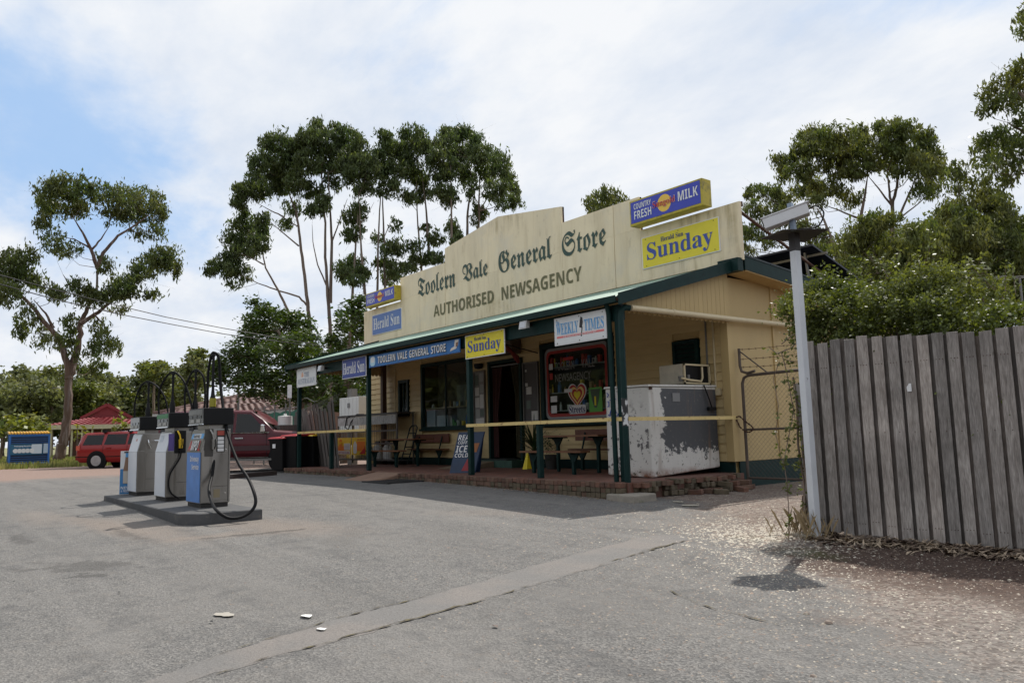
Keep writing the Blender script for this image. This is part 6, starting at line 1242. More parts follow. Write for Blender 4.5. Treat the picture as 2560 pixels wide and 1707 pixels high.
# old strainer post at the end of the fence
t = thing('strainer_post', 'split old grey timber post at the end of the paling fence, wrapped in creeper', 'post', (16.9, -1.25, gz(16.9, -1.25)))
mb = MB(); mb.tube([(16.93, -1.24, gz(16.9, -1.2)-.1), (16.91, -1.25, .3), (16.90, -1.27, .9), (16.88, -1.26, 1.28)], [.10, .085, .08, .075], 9); mb.build('trunk', M_FEN, t, smooth=True)
mb = MB(); mb.hexa([(16.80, -1.32, -.15), (16.86, -1.35, -.16), (16.88, -1.3, -.15), (16.82, -1.26, -.15), (16.82, -1.32, .05), (16.86, -1.34, .03), (16.88, -1.3, .04), (16.84, -1.27, .05)]); mb.build('splinter', M_RUSTY, t)
tag(MB().hexa([(16.72, -1.62, -.5), (17.12, -1.70, -.5), (17.16, -1.42, -.5), (16.78, -1.38, -.5), (16.73, -1.60, -.325), (17.10, -1.68, -.32), (17.14, -1.43, -.32), (16.79, -1.40, -.325)]).build('post_footing', M_CONC, bevel=.02), 'rough concrete footing at the foot of the white steel post', 'footing')
# ================================================================== CAMERA POST
lb = (17.10, -1.56); zg = gz(*lb)
t = thing('camera_post', 'white steel post carrying a security camera in front of the fence end', 'camera post', (lb[0], lb[1], zg))
ang = radians(28)
M_LP = mat('chalky_white_steel', (.62, .64, .67), .5, var=.08, scale=4, dirt=((.12, .11, .12), .66, .72, 9)); 
def rot_box(mb, c, hx, hy, z0, z1, a, c1=None, hx1=None, hy1=None):
    c1 = c1 or c; hx1 = hx1 or hx; hy1 = hy1 or hy
    def R(cx, cy, x, y): return (cx+x*cos(a)-y*sin(a), cy+x*sin(a)+y*cos(a))
    b = [R(c[0], c[1], *q) for q in ((-hx, -hy), (hx, -hy), (hx, hy), (-hx, hy))]; t_ = [R(c1[0], c1[1], *q) for q in ((-hx1, -hy1), (hx1, -hy1), (hx1, hy1), (-hx1, hy1))]
    return mb.hexa([(p[0], p[1], z0) for p in b]+[(p[0], p[1], z1) for p in t_])
LT = (17.10, -1.58)
mb = MB(); rot_box(mb, lb, .040, .040, zg-.02, 2.70, radians(-12), LT); mb.build('pole', M_LP, t, bevel=.004)
mb = MB(); rot_box(mb, LT, .043, .043, 2.70, 2.90, radians(-12)); mb.build('collar', mat('grimy_black_steel', (.03, .025, .025), .6), t, bevel=.004)
mb = MB(); q = [(LT[0]+.37*cos(a+.25), LT[1]+.37*sin(a+.25)) for a in (0, pi/2, pi, 3*pi/2)]; z = 2.90
mb.add([(q[0][0], q[0][1], z-.015), (q[1][0], q[1][1], z-.03), (q[2][0], q[2][1], z+.005), (q[3][0], q[3][1], z-.03), (LT[0], LT[1], z+.045)]+[(a_, b_, c_-.006) for a_, b_, c_ in [(q[0][0], q[0][1], z-.015), (q[1][0], q[1][1], z-.03), (q[2][0], q[2][1], z+.005), (q[3][0], q[3][1], z-.03), (LT[0], LT[1], z+.045)]], [(0, 1, 4), (1, 2, 4), (2, 3, 4), (3, 0, 4), (6, 5, 9), (7, 6, 9), (8, 7, 9), (5, 8, 9)]+[(i, (i+1) % 4, (i+1) % 4+5, i+5) for i in range(4)]); mb.build('anti_climb_plate', mat('dark_plate_steel', (.05, .04, .04), .6), t, fix=False)
mb = MB(); mb.bar((LT[0], LT[1], 2.93), (LT[0]-.02, LT[1], 3.24), .05, .05); mb.build('bracket', mat('blue_grey_steel', (.20, .25, .32), .5), t)
a0, a1 = Vector((LT[0]-.27, LT[1]-.14, 3.03)), Vector((LT[0]+.14, LT[1]+.09, 3.15)); mb = MB(); mb.bar(a0, a1, .15, .12); mb.build('camera_housing', mat('camera_white', (.66, .66, .67), .45, var=.04), t, bevel=.008)
d_ = (a1-a0).normalized(); MB().bar(a0-d_*.004, a0-d_*.012, .12, .09).build('camera_window', flat('camera_glass', (.02, .02, .03), .1), t)
MB().bar(a0+Vector((0, 0, .068))-d_*.03, a1+Vector((0, 0, .068))+d_*.01, .17, .012).build('sun_hood', MATS['camera_white'], t)
hose([a1, a1+Vector((.06, .05, .03)), a1+Vector((.13, .08, -.06)), a1+Vector((.06, .05, -.2)), (LT[0]+.05, LT[1]+.02, 2.94)], t, .008, 'cable')
# ================================================================== CHAIN WIRE GATE
GY = 3.05; gx0, gx1, gz0, gz1_ = 13.07, 15.3, -.13, 1.76
t = thing('wire_gate', 'rusty chain wire gate with barbed wire arms beside the store corner', 'gate', (gx0, GY, -.25))
mb = MB(); mb.tube([(gx0, GY, -.25), (gx0, GY, 1.62), (gx0+.04, GY, 1.72), (gx0+.14, GY, gz1_), (gx1, GY, gz1_+.03)], .028, 8); mb.tube([(gx0, GY, .77), (gx1, GY, .79)], .02, 8); mb.tube([(gx0, GY, -.1), (gx1, GY, -.1)], .02, 8); mb.build('frame', mat('rusty_gate_pipe', (.11, .085, .07), .7, .2, var=.3), t, smooth=True)
mb = MB(); mb.tube([(gx0-.03, GY, 2.27), (gx0-.03, GY, 1.95), (gx0+.0, GY, 1.84), (gx0+.12, GY, 1.80), (gx0+.28, GY, 1.83)], .026, 8); mb.tube([(gx0-.02, GY, 2.22), (gx0+.55, GY, 1.77)], .012, 6); mb.build('barbed_arm', MATS['rusty_gate_pipe'], t, smooth=True)
mb = MB(); W_, H_, s_ = gx1-gx0, gz1_-gz0, .062
def seg(mb, x0, z0, x1, z1, y):
    mb.add([(x0, y, z0), (x0+.004, y, z0), (x1+.004, y, z1), (x1, y, z1), (x0+.002, y-.004, z0), (x1+.002, y-.004, z1)], [(0, 4, 5, 3), (4, 1, 2, 5)])
for sg in (1, -1):
    c = -H_ if sg > 0 else 0
    k = c
    while k < W_+(0 if sg > 0 else H_):
        if sg > 0: xa, xb = max(0, k), min(W_, k+H_); za, zb = xa-k, xb-k
        else: xa, xb = max(0, k-H_), min(W_, k); za, zb = k-xa, k-xb
        if xb > xa: seg(mb, gx0+xa, gz0+za, gx0+xb, gz0+zb, GY+.004*sg)
        k += s_*1.41
o = mb.build('chain_mesh', mat('rusted_mesh_wire', (.10, .075, .06), .6, .4), t, fix=False); o['kind'] = 'stuff'
mb = MB()
for z in (2.25, 2.07, 1.92):
    P = [(gx0-.03+f*2.3, GY, z-.05*sin(f*pi)+.06*f) for f in np.linspace(0, 1, 10)]; mb.tube(P, .004, 4)
    for f in np.linspace(.03, .97, 16): a = gx0-.03+f*2.3; zz_ = z-.05*sin(f*pi)+.06*f; mb.tube([(a-.015, GY, zz_-.02), (a+.015, GY, zz_+.02)], .003, 3); mb.tube([(a-.01, GY-.01, zz_+.02), (a+.012, GY+.01, zz_-.02)], .003, 3)
mb.build('barbed_wire', M_RUSTY, t)
t = thing('gate_chain', 'rusty chain looped from the yellow rail to the wire gate', 'chain', (13.05, 2.95, .8))
mb = MB(); C_ = [Vector(q) for q in ((13.0, 2.9, 1.0), (13.02, 2.97, 1.02), (13.12, 3.0, .92), (13.25, 2.98, .84), (13.3, 2.98, .78))]; C2 = [Vector(q) for q in ((13.0, 2.9, .96), (13.03, 2.95, .82), (13.10, 3.0, .74), (13.2, 2.98, .72), (13.28, 2.98, .76))]
for CC in (C_, C2):
    for i in range(len(CC)-1):
        for k in range(4):
            a, b = CC[i].lerp(CC[i+1], k/4), CC[i].lerp(CC[i+1], (k+1)/4+.04); mb.bar(a, b, .028 if k % 2 else .01, .01 if k % 2 else .028)
mb.build('links', M_RUSTY, t)
# ================================================================== TILTED PANEL RACK ON THE ROOF, ANTENNA
h0, h1 = AP(1720, 592, 1, 5.4), AP(1866, 560.5, 1, 5.4); zl = 3.62; ylo = 8.2
t = thing('tilted_roof_panels', 'dark tilted roof panels on a rack behind the parapet', 'roof panel', (12, 5.4, 3.8))
xr_ = h1.x; zt = (h1.z+h0.z)/2
e = AD(1941, 645, 16.5); 
for k in range(3):
    xa, xb = xr_-(k+1)*1.35+.02, xr_-k*1.35
    MB().hexa([(xa, 5.4, zt-.04), (xb, 5.4, zt-.04), (xb+.05, ylo, zl), (xa+.05, ylo, zl), (xa, 5.4, zt), (xb, 5.4, zt), (xb+.05, ylo, zl+.04), (xa+.05, ylo, zl+.04)]).build('panel', mat('panel_backsheet', (.012, .016, .03), .45), t)
mb = MB()
for f in (.12, .62): y = 5.4+(ylo-5.4)*f; z = zt+(zl-zt)*f-.06; mb.bar((xr_-4.2, y, z), (xr_+.12, y, z), .05, .05)
for x in (xr_-.3, xr_-2, xr_-3.8): mb.bar((x, 5.6, zt-.1), (x, 5.7, rz_(5.7)), .04, .04)
mb.build('rack', M_GALV, t)
p = AD(2342, 640, 17); t = thing('tv_antenna', 'thin television antenna sticking up at the right edge beyond the hedge', 'antenna', (p.x, p.y, -.2)); MB().tube([(p.x, p.y, -.2), (p.x, p.y, p.z+.05)], .02, 6).build('mast', M_GALV, t)
a = AD(2262, 642, 17.3); b = AD(2352, 634, 16.8); mb = MB(); mb.tube([a, b], .012, 6)
for f in (.2, .35, .5, .65, .8): c = a.lerp(b, f); mb.tube([c+Vector((-.12, -.35, 0)), c+Vector((.12, .35, 0))], .006, 4)
mb.build('boom', M_GALV, t)
# ================================================================== POWER LINES
def wire(pts, label):
    P = [AD(u, v, d) for u, v, d in pts]; tag(MB().tube(P, .012, 5, False).build('power_line', M_BLACK), label, 'power line', 'overhead wires to the store')
wire([(-60, 620, 17), (0, 632, 18), (120, 664, 20), (255, 698, 22), (380, 728, 23.2), (514, 754, 24.2), (640, 776, 24.8), (754, 797, 25.1)], 'upper of the two black overhead wires crossing the left gum tree')
wire([(-60, 640, 17), (0, 653, 18), (120, 686, 20), (271, 721, 22), (400, 746, 23.2), (514, 767, 24.2), (640, 784, 24.8), (756, 800, 25.1)], 'lower of the two black overhead wires crossing the left gum tree')
# ================================================================== VEGETATION
def leafmat(name, c, c2, rough=.5, trans=.3, spec=.4):
    m = bpy.data.materials.new(name); m.use_nodes = True; nt = m.node_tree; N = nt.nodes; L = nt.links; b = N['Principled BSDF']; b.inputs['Roughness'].default_value = rough; b.inputs['Specular IOR Level'].default_value = spec
    g = N.new('ShaderNodeNewGeometry'); n1 = N.new('ShaderNodeTexNoise'); n1.inputs['Scale'].default_value = .8; n1.inputs['Detail'].default_value = 3; L.new(g.outputs['Position'], n1.inputs['Vector'])
    n2_ = N.new('ShaderNodeTexWhiteNoise'); n2_.noise_dimensions = '1D'; L.new(g.outputs['Random Per Island'], n2_.inputs['W'])
    r = N.new('ShaderNodeMapRange'); L.new(n1.outputs['Fac'], r.inputs[0]); r.inputs[1].default_value = .35; r.inputs[2].default_value = .65
    x = N.new('ShaderNodeMix'); x.data_type = 'RGBA'; L.new(r.outputs[0], x.inputs[0]); x.inputs[6].default_value = (*c, 1); x.inputs[7].default_value = (*c2, 1)
    hv = N.new('ShaderNodeHueSaturation'); L.new(x.outputs[2], hv.inputs['Color']); r2 = N.new('ShaderNodeMapRange'); L.new(n2_.outputs['Value'], r2.inputs[0]); r2.inputs[3].default_value = .55; r2.inputs[4].default_value = 1.5; L.new(r2.outputs[0], hv.inputs['Value'])
    L.new(hv.outputs[0], b.inputs['Base Color']); hv2 = N.new('ShaderNodeHueSaturation'); hv2.inputs['Hue'].default_value = .485; hv2.inputs['Saturation'].default_value = 1.25; hv2.inputs['Value'].default_value = 1.35; L.new(hv.outputs[0], hv2.inputs['Color']); tr = N.new('ShaderNodeBsdfTranslucent'); L.new(hv2.outputs[0], tr.inputs[0]); ms = N.new('ShaderNodeMixShader'); ms.inputs[0].default_value = trans; L.new(b.outputs[0], ms.inputs[1]); L.new(tr.outputs[0], ms.inputs[2]); L.new(ms.outputs[0], N['Material Output'].inputs[0]); return m
LF_GUM = leafmat('gum_leaf', (.072, .105, .030), (.105, .12, .040), .5, .35, .35); LF_MID = leafmat('tall_gum_leaf', (.062, .095, .030), (.090, .115, .040), .5, .35, .35); LF_DK = leafmat('dark_wattle_leaf', (.042, .072, .018), (.065, .10, .022), .45, .3); LF_R = leafmat('olive_gum_leaf', (.080, .11, .030), (.13, .14, .045), .5, .35, .3); LF_FAR = leafmat('far_tree_leaf', (.10, .12, .045), (.14, .15, .065), .5, .35); LF_YEL = leafmat('yellow_green_leaf', (.20, .20, .045), (.16, .19, .05)); LF_HEDGE = leafmat('glossy_hedge_leaf', (.080, .105, .026), (.135, .155, .048), .45, .35, .4)
M_BARK = mat('grey_brown_bark', (.15, .105, .08), .9, var=.35, scale=2.5, stretch=(4, 4, .5), bump=.6, bscale=12, col2=(.25, .20, .16), c2=(.5, .65)); M_BARKP = mat('smooth_pale_bark', (.21, .165, .13), .85, var=.3, scale=1.5, stretch=(3, 3, .4), col2=(.11, .085, .07), c2=(.45, .6))
def leaves(centres, n_each, size, droop=.55, sub=22, fill=.30, aspect=.24, jit=.4):
    """centres: list of (vec, rx, ry, rz, density) ellipsoids with their horizontal axis along the picture"""
    out = []
    ux = Xc; uy = np.array([0, 0, 1.0]); uz = np.array([Fv[0], Fv[1], 0]); uz /= np.linalg.norm(uz); ux = np.array([uz[1], -uz[0], 0])
    for c, rx, ry, rz_2, dens in centres:
        n = int(n_each*dens)
        s = rng.normal(size=(sub, 3)); s /= np.linalg.norm(s, axis=1)[:, None]; s *= rng.uniform(.0, 1, (sub, 1))**.45*.80
        w = rng.integers(0, sub, n); p = rng.normal(size=(n, 3)); p /= np.linalg.norm(p, axis=1)[:, None]; p *= rng.uniform(.15, 1, (n, 1))**.5; p *= 1+.9*(rng.uniform(0, 1, (n, 1)) < .14)
        q = s[w] + p*(rng.uniform(fill*.7, fill*1.5, (sub, 1)))[w]; q[:, 1] -= .10*np.abs(p[:, 0])
        pos = np.array(c)[None] + q[:, 0:1]*rx*ux + q[:, 1:2]*ry*uy + q[:, 2:3]*rz_2*uz; out.append(pos)
    P = np.concatenate(out); n = len(P); th = rng.uniform(0, 2*pi, n); el = rng.normal(-droop, jit, n)*1.0; el = np.clip(el, -1.5, 1.2)
    d = np.stack([np.cos(th)*np.cos(el), np.sin(th)*np.cos(el), np.sin(el)], 1); r_ = rng.normal(size=(n, 3)); sd = np.cross(d, r_); sd /= np.linalg.norm(sd, axis=1)[:, None]+1e-9
    L_ = size*rng.uniform(.6, 1.35, (n, 1)); Wd = L_*aspect*rng.uniform(.7, 1.3, (n, 1))
    V = np.stack([P-d*L_/2, P+sd*Wd-d*L_*.1, P+d*L_/2, P-sd*Wd-d*L_*.1], 1).reshape(-1, 3); F = np.arange(4*n).reshape(n, 4); return V, F
def tree(name, label, dist, trunks, clumps, T, lm, bark, r0, size=.3, n_each=420, depth=2.2, cat='tree', droop=1.0, group=None, twig=True, gaps=1.0, aspect=.14, zbase=None):
    """trunks: polylines, clumps: (x, y, rx, ry[, density]) in one zoomed view; T maps that view to the picture; every point gets its own depth"""
    b = AD(*T(*trunks[0][0]), dist); z0 = gz(0, 5) if zbase is None else zbase; t = thing(name, label, cat, (b.x, b.y, z0), group=group)
    mb = MB(); nodes = []
    fw = Vector((Fv[0], Fv[1], 0)).normalized(); rt = Vector((fw.y, -fw.x, 0)); sc_ = dist/(FPX*.91875)   # metres per D pixel
    for ti, tr in enumerate(trunks):
        off = 0 if ti == 0 else rng.uniform(-1, 1)*.6; P = []
        m_ = len(tr)
        for i, q in enumerate(tr):
            f = i/(m_-1); P.append(AD(*T(q[0], q[1]), dist + off*f*depth*.6))
        if ti == 0: P.insert(0, Vector((P[0].x, P[0].y, z0-.1))) if P[0].z > z0+.2 else None
        k_ = len(P); ra = r0*(1 if ti == 0 else trunks[ti][0][2] if len(trunks[ti][0]) > 2 else .5); R_ = [ra*(1-.8*(i/(k_-1))) for i in range(k_)]
        Q = []; RR = []
        for i in range(k_-1):
            for s_ in range(4): f = s_/4; Q.append(P[i].lerp(P[i+1], f)+Vector(rng.normal(size=3))*R_[i]*.12); RR.append(R_[i]+(R_[i+1]-R_[i])*f)
        Q.append(P[-1]); RR.append(R_[-1]); mb.tube(Q, RR, 8); nodes += list(zip(Q, RR))
    cs = []
    for c in clumps:
        x, y, rx, ry = c[:4]; de = c[4] if len(c) > 4 else 1.0; u, v = T(x, y); sx = abs(T(x+1, y)[0]-T(x, y)[0])
        p = AD(u, v, dist+rng.normal()*depth*.5); a, b_ = rx*sx*sc_*1.30, ry*sx*sc_*1.30; cs.append((tuple(p), a, b_, (a+b_)*.5*rng.uniform(.8, 1.2), de*(a*b_)/(1.0)*gaps))
        if twig and nodes:
            cand = [nd for nd in nodes if nd[0].z < p.z+.1] or nodes; nd = min(cand, key=lambda q: (q[0]-p).length+(.5*max(0, q[0].z-p.z+.5))); 
            if (nd[0]-p).length < 7*max(1, size/.3):
                m1 = nd[0].lerp(p, .5)+Vector((0, 0, -.12*(nd[0]-p).length)); ra = min(nd[1]*.5, .014+.008*a); mb.tube([nd[0], m1, p], [ra, ra*.7, ra*.35], 5, False)
                for k in range(6): e_ = p+Vector(rng.normal(size=3))*a*.6; mb.tube([m1.lerp(p, rng.uniform(.3, .9)), e_], [ra*.3, ra*.12], 3, False)
    mb.build('trunk', bark, t, smooth=True, fix=False)
    V, F = leaves(cs, n_each, size, droop, aspect=aspect); V = V-np.array(t.location)[None]; np_mesh('crown', V, F, lm, parent=t); return t
TL = lambda x, y: (x*.3868, 367.5+y*.3868)
tree('gum_tree', 'big spreading gum tree with a stout leaning trunk beside the red wagon', 50, [
  [(340, 1797), (368, 1700), (388, 1620), (398, 1520), (408, 1400), (405, 1240), (370, 1110), (345, 1050), (260, 960), (200, 880), (120, 800), (60, 755)], [(405, 1300, .8), (430, 1220), (468, 1090), (480, 970), (520, 880), (573, 770), (578, 640)],
  [(578, 650, .42), (545, 540), (490, 430), (440, 350)], [(580, 640, .42), (612, 555), (700, 450), (800, 390), (880, 330)], [(540, 540, .25), (600, 470), (650, 390)], [(480, 970, .45), (560, 920), (650, 850), (780, 750), (900, 640)],
  [(320, 1000, .3), (270, 910), (200, 830)], [(530, 520, .2), (440, 470), (380, 460)], [(470, 790, .25), (410, 740), (374, 680)], [(560, 920, .2), (620, 980), (650, 1080)]],
 [(300,180,75,75),(390,170,90,75),(510,170,60,70),(265,260,50,60),(340,290,60,60,.6),(440,270,80,65),(310,470,60,60,.6),(430,540,55,45,.5),(250,370,42,50),(370,540,50,50,.6),(670,210,85,75),(780,230,85,80),(900,230,75,70),(940,310,55,70),(830,320,85,65),(650,320,65,55,.7),(940,420,50,50,.6),(850,440,80,40,.45),(730,330,60,60),(980,560,85,60),(900,610,85,65),(1030,620,45,70),(850,680,75,55),(750,720,75,45),(900,790,55,45,.6),(760,800,65,45,.8),(640,630,50,55,.55),(700,780,55,45),(640,800,65,55),(540,810,75,55),(470,750,60,50,.7),(720,890,55,35,.5),(600,590,45,40,.4),(60,600,75,62),(150,600,65,70),(30,690,70,65),(140,690,65,55),(230,720,45,50),(20,800,55,60),(90,780,45,45),(340,800,55,40,.6),(150,890,36,50,.6),(120,1010,36,62),(200,960,50,36,.4),(255,1060,42,62,.6),(330,1080,42,45,.6),(420,970,55,55,.6),(400,1060,42,55,.7),(600,1000,55,55,.5),(620,1080,55,50,.8),(680,1120,42,48,.8),(560,1130,42,50,.7),(580,1230,52,52,.8),(440,1130,34,55,.6),(390,1280,50,60,.7),(470,1230,40,40,.5),(330,800,40,35),(290,760,35,30,.5)],
 TL, LF_GUM, mat('red_brown_gum_bark', (.12, .075, .055), .9, var=.4, scale=2.5, stretch=(4, 4, .5), bump=.7, bscale=12, col2=(.22, .17, .15), c2=(.5, .62), c2scale=1.6), .29, .26, 900, 2.6, aspect=.15)
TM = lambda x, y: (441+x*.3516, 238.9+y*.3516)
MG = 'tall gum trees behind the store'
tree('gum_tree', 'thin gum leaning far left at the left end of the tall row', 47, [[(660, 1420), (600, 1290), (560, 1210), (480, 1070), (460, 970), (400, 850)], [(765, 1330, .7), (700, 1260), (540, 1210), (430, 1170), (330, 1120)], [(470, 1050, .5), (400, 1010), (320, 980)]],
 [(350,780,100,80),(450,800,70,80),(280,890,80,60),(330,960,90,60),(430,920,70,60),(180,1060,80,50),(270,1080,90,60),(350,1130,50,40,.5),(120,1090,40,32),(270,1180,60,32,.4),(240,1000,60,50)], TM, LF_MID, M_BARKP, .10, .27, 1350, 2, droop=1.0, group=None)
tree('gum_tree', 'second tall gum from the left with one pale trunk and broad dark crown', 46, [[(770, 1440), (750, 1250), (720, 1000), (700, 830), (680, 700), (640, 600), (600, 450)], [(700, 930, .4), (580, 830), (500, 760)], [(605, 740, .4), (520, 700), (430, 650)], [(690, 800, .3), (640, 770), (600, 740)]],
 [(500,270,75,75),(600,260,75,70),(440,380,65,70),(550,400,105,95),(650,350,85,85),(350,570,85,70),(450,560,75,65),(320,640,62,50),(560,560,75,52),(680,520,75,65),(620,780,62,42,.6),(650,670,62,52,.6),(430,500,80,60),(590,480,90,60)], TM, LF_MID, M_BARKP, .13, .27, 1350, 2, droop=1.0)
tree('gum_tree', 'tallest gum of the row with twin straight trunks', 45, [[(905, 1520), (890, 1250), (870, 1000), (870, 780), (855, 600), (845, 400)], [(905, 1300, .8), (915, 900), (900, 650), (890, 450)], [(915, 900, .35), (980, 720), (1015, 620)], [(885, 1200, .4), (820, 1050), (790, 900), (785, 790)]],
 [(840,150,80,62),(950,190,80,68),(1050,220,75,65),(1105,270,45,80),(760,220,70,70),(700,260,62,62),(850,280,115,95),(980,300,85,85),(750,380,95,85),(870,420,105,85),(1000,400,70,75),(800,570,75,55),(850,650,62,65),(790,690,55,45),(930,520,52,55,.6),(1040,340,60,70)], TM, LF_MID, M_BARKP, .13, .27, 1350, 2.2, droop=1.0)
tree('gum_tree', 'gum with a bright green rounded crown just left of the upper parapet step', 43, [[(1045, 1300), (1060, 1050), (1080, 800), (1090, 600)], [(1130, 1260, .9), (1110, 1000), (1100, 850), (1095, 650)], [(1085, 800, .3), (1150, 720), (1190, 640)]],
 [(1080,390,82,70),(1130,440,105,80),(1030,480,50,65),(1130,560,82,65),(1060,750,72,70),(1065,850,75,55),(1090,680,62,52,.6),(1040,1060,100,80),(1000,1110,60,45),(1120,1100,52,55),(1060,1160,70,40),(1160,370,60,55)], TM, LF_MID, M_BARKP, .10, .26, 1350, 2, droop=1.0)
tree('gum_tree', 'slender pair of gum trunks rising just above the small milk sign', 44, [[(1210, 1290), (1215, 950), (1225, 700), (1240, 500)], [(1262, 1250, .9), (1255, 900), (1245, 650), (1250, 500)], [(1260, 860, .3), (1310, 740)]],
 [(1250,200,62,42),(1290,290,100,62),(1350,310,95,80),(1240,390,100,80),(1310,450,92,72),(1290,550,82,62),(1210,330,50,52),(1330,950,92,80),(1260,1040,72,55),(1350,1080,75,55),(1290,1140,72,42),(1330,790,45,42,.5),(1210,900,50,60,.4),(1390,400,60,60)], TM, LF_MID, M_BARKP, .09, .26, 1350, 2, droop=1.0)
tree('gum_tree', 'gum behind the left slope of the parapet with two thin trunks and bright tufts', 45, [[(1500, 1200), (1500, 1090), (1485, 900), (1470, 700), (1465, 500)], [(1550, 1000, .9), (1530, 700), (1500, 450)], [(1545, 850, .4), (1510, 950), (1500, 1010)]],
 [(1430,190,72,52),(1490,230,72,62),(1450,290,82,62),(1530,320,82,80),(1430,420,82,72),(1500,500,72,72),(1420,610,55,62),(1520,600,72,52),(1590,870,62,52),(1450,920,52,42,.5),(1470,1010,72,52),(1580,1010,72,52),(1430,1060,52,36),(1520,810,40,20),(1400,330,60,60)], TM, LF_MID, M_BARKP, .10, .26, 1350, 2, droop=1.0)
tree('gum_tree', 'middle gum of the right half with a single dark trunk behind the parapet slope', 44, [[(1697, 1100), (1695, 930), (1695, 700), (1690, 550), (1690, 400)]],
 [(1640,480,82,50),(1640,560,82,62),(1700,600,52,52),(1600,330,62,62),(1660,650,40,40,.5),(1700,820,52,82),(1730,880,40,50),(1600,420,60,60),(1690,400,70,60)], TM, LF_MID, M_BARKP, .10, .26, 1350, 2, droop=1.0)
tree('gum_tree', 'broad crowned gum at the right end of the tall row', 46, [[(1798, 1000), (1798, 870), (1800, 700), (1830, 500), (1800, 350)], [(1870, 860, .8), (1875, 650), (1880, 450)], [(1875, 700, .4), (1940, 600), (1990, 520)], [(1870, 700, .3), (1960, 680), (2030, 640)]],
 [(1680,190,82,55),(1780,210,95,72),(1860,250,72,62),(1650,250,75,62),(1750,330,105,95),(1880,340,85,80),(1960,350,72,72),(2020,410,75,82),(2065,490,45,70),(1900,470,82,62),(1985,560,82,62),(2100,560,52,62),(2110,650,48,52),(1820,570,55,72,.6),(1880,700,52,60),(2030,640,50,52,.6),(1790,470,70,60),(1840,760,40,40,.4),(1700,310,60,60)], TM, LF_MID, M_BARKP, .12, .27, 1350, 2.2, droop=1.0)
tree('wattle_tree', 'dense dark round wattle behind the four wheel drive', 34, [[(700, 2000), (690, 1750), (640, 1600), (560, 1480)], [(695, 1850, .6), (760, 1700), (800, 1560)]],
 [(430,1330,80,60),(390,1420,90,75),(500,1390,110,85),(640,1390,100,70),(600,1470,140,85),(740,1480,85,85),(480,1530,180,80),(650,1560,160,80),(780,1570,70,80),(350,1540,80,60),(300,1640,110,80),(420,1660,140,90),(560,1680,150,90),(700,1680,130,90),(800,1690,60,90),(200,1700,90,60),(180,1760,80,55),(300,1780,120,70),(440,1800,140,70),(600,1810,140,80),(740,1820,110,80),(420,1880,110,55),(640,1910,120,70),(520,1900,80,50),(760,1920,80,60),(900,1640,60,60),(860,1760,60,80,.7),(860,1880,60,70,.8)],
 TM, LF_DK, M_BARK, .25, .17, 1200, 2.4, droop=.1, aspect=.24)
tree('wattle_tree', 'dark bushy tree rising just left of the parapet end', 31, [[(1000, 1990), (1010, 1700), (1040, 1450)]],
 [(1100,1290,70,60),(1040,1350,80,70),(1110,1400,80,70),(980,1430,70,60),(1060,1480,90,80),(1140,1500,60,80),(960,1540,80,60),(1030,1580,100,70),(1140,1620,60,60),(930,1640,60,60,.7),(1000,1700,80,60,.8),(900,1560,50,50,.6),(940,1780,80,70,.8),(1040,1790,80,60),(1000,1880,90,70),(1100,1880,70,60),(1150,1760,60,70)],
 TM, LF_DK, M_BARK, .2, .17, 1150, 2, droop=.2, aspect=.24)
TR = lambda x, y: (1690.5+x*.5038, y*.5038)
tree('gum_tree', 'large open crowned gum rising behind the hedge on the right', 32, [[(715, 1300), (715, 1090), (710, 940), (735, 850), (735, 750), (740, 680)], [(712, 950, .5), (700, 880), (690, 780), (720, 700)], [(740, 1000, .5), (790, 880), (830, 800)], [(712, 940, .4), (650, 860), (600, 800)], [(600, 1150, .8), (570, 980), (590, 880), (600, 800)], [(570, 1000, .4), (470, 960), (390, 930)], [(740, 1000, .3), (830, 930), (900, 870)]],
 [(380,610,75,42),(470,620,80,52),(330,640,52,52),(560,600,42,34),(680,590,62,44),(750,590,70,40),(850,620,52,42),(400,680,95,52),(300,700,50,40),(560,660,62,52),(660,680,72,52),(780,680,92,62),(870,690,42,52),(220,740,52,42),(230,800,42,42,.5),(700,745,70,40,.6),(820,770,82,52),(905,790,42,52),(550,770,72,45),(460,760,82,45),(850,870,60,36,.5),(330,850,72,50),(430,850,82,45),(520,900,62,42,.5),(360,920,50,40,.5),(610,730,50,40,.6),(900,860,50,40,.6),(300,780,60,45),(500,700,60,45),(890,730,50,50)],
 TR, LF_R, M_BARKP, .11, .18, 2900, 1.8)
tree('gum_tree', 'leafy gum behind the tilted roof panels with several leaning trunks', 27, [[(500, 1330), (490, 1250), (440, 1100), (400, 1000), (370, 950)], [(490, 1200, .7), (510, 1120), (500, 1050)]],
 [(90,880,48,38),(160,880,62,42),(220,920,55,42),(100,950,52,42),(170,1000,55,52),(70,1060,44,44),(130,1100,44,36,.5),(380,1080,55,52),(300,1030,52,36),(60,1140,36,36,.6),(180,1090,44,36,.5),(420,1150,55,44),(240,1010,50,40),(20,1060,40,50),(350,1150,40,40,.5),(10,1120,40,40,.5)],
 TR, LF_R, M_BARKP, .10, .155, 3000, 1.4)
tree('gum_tree', 'dense mid green gum mass directly behind the hedge', 24, [[(760, 1400), (760, 1250), (800, 1150)], [(780, 1230, .6), (860, 1190), (930, 1160)], [(760, 1260, .6), (640, 1200), (560, 1130)]],
 [(600,1050,82,72),(690,1010,55,44),(520,1130,82,72),(640,1150,92,72),(760,1130,92,72),(860,1100,82,72),(940,1060,62,52),(560,1230,85,52),(680,1230,85,52),(800,1220,85,60),(910,1190,75,72),(980,1240,72,60),(620,990,44,36,.6),(830,1040,50,40,.6)],
 TR, LF_R, M_BARKP, .10, .155, 3000, 1.4)
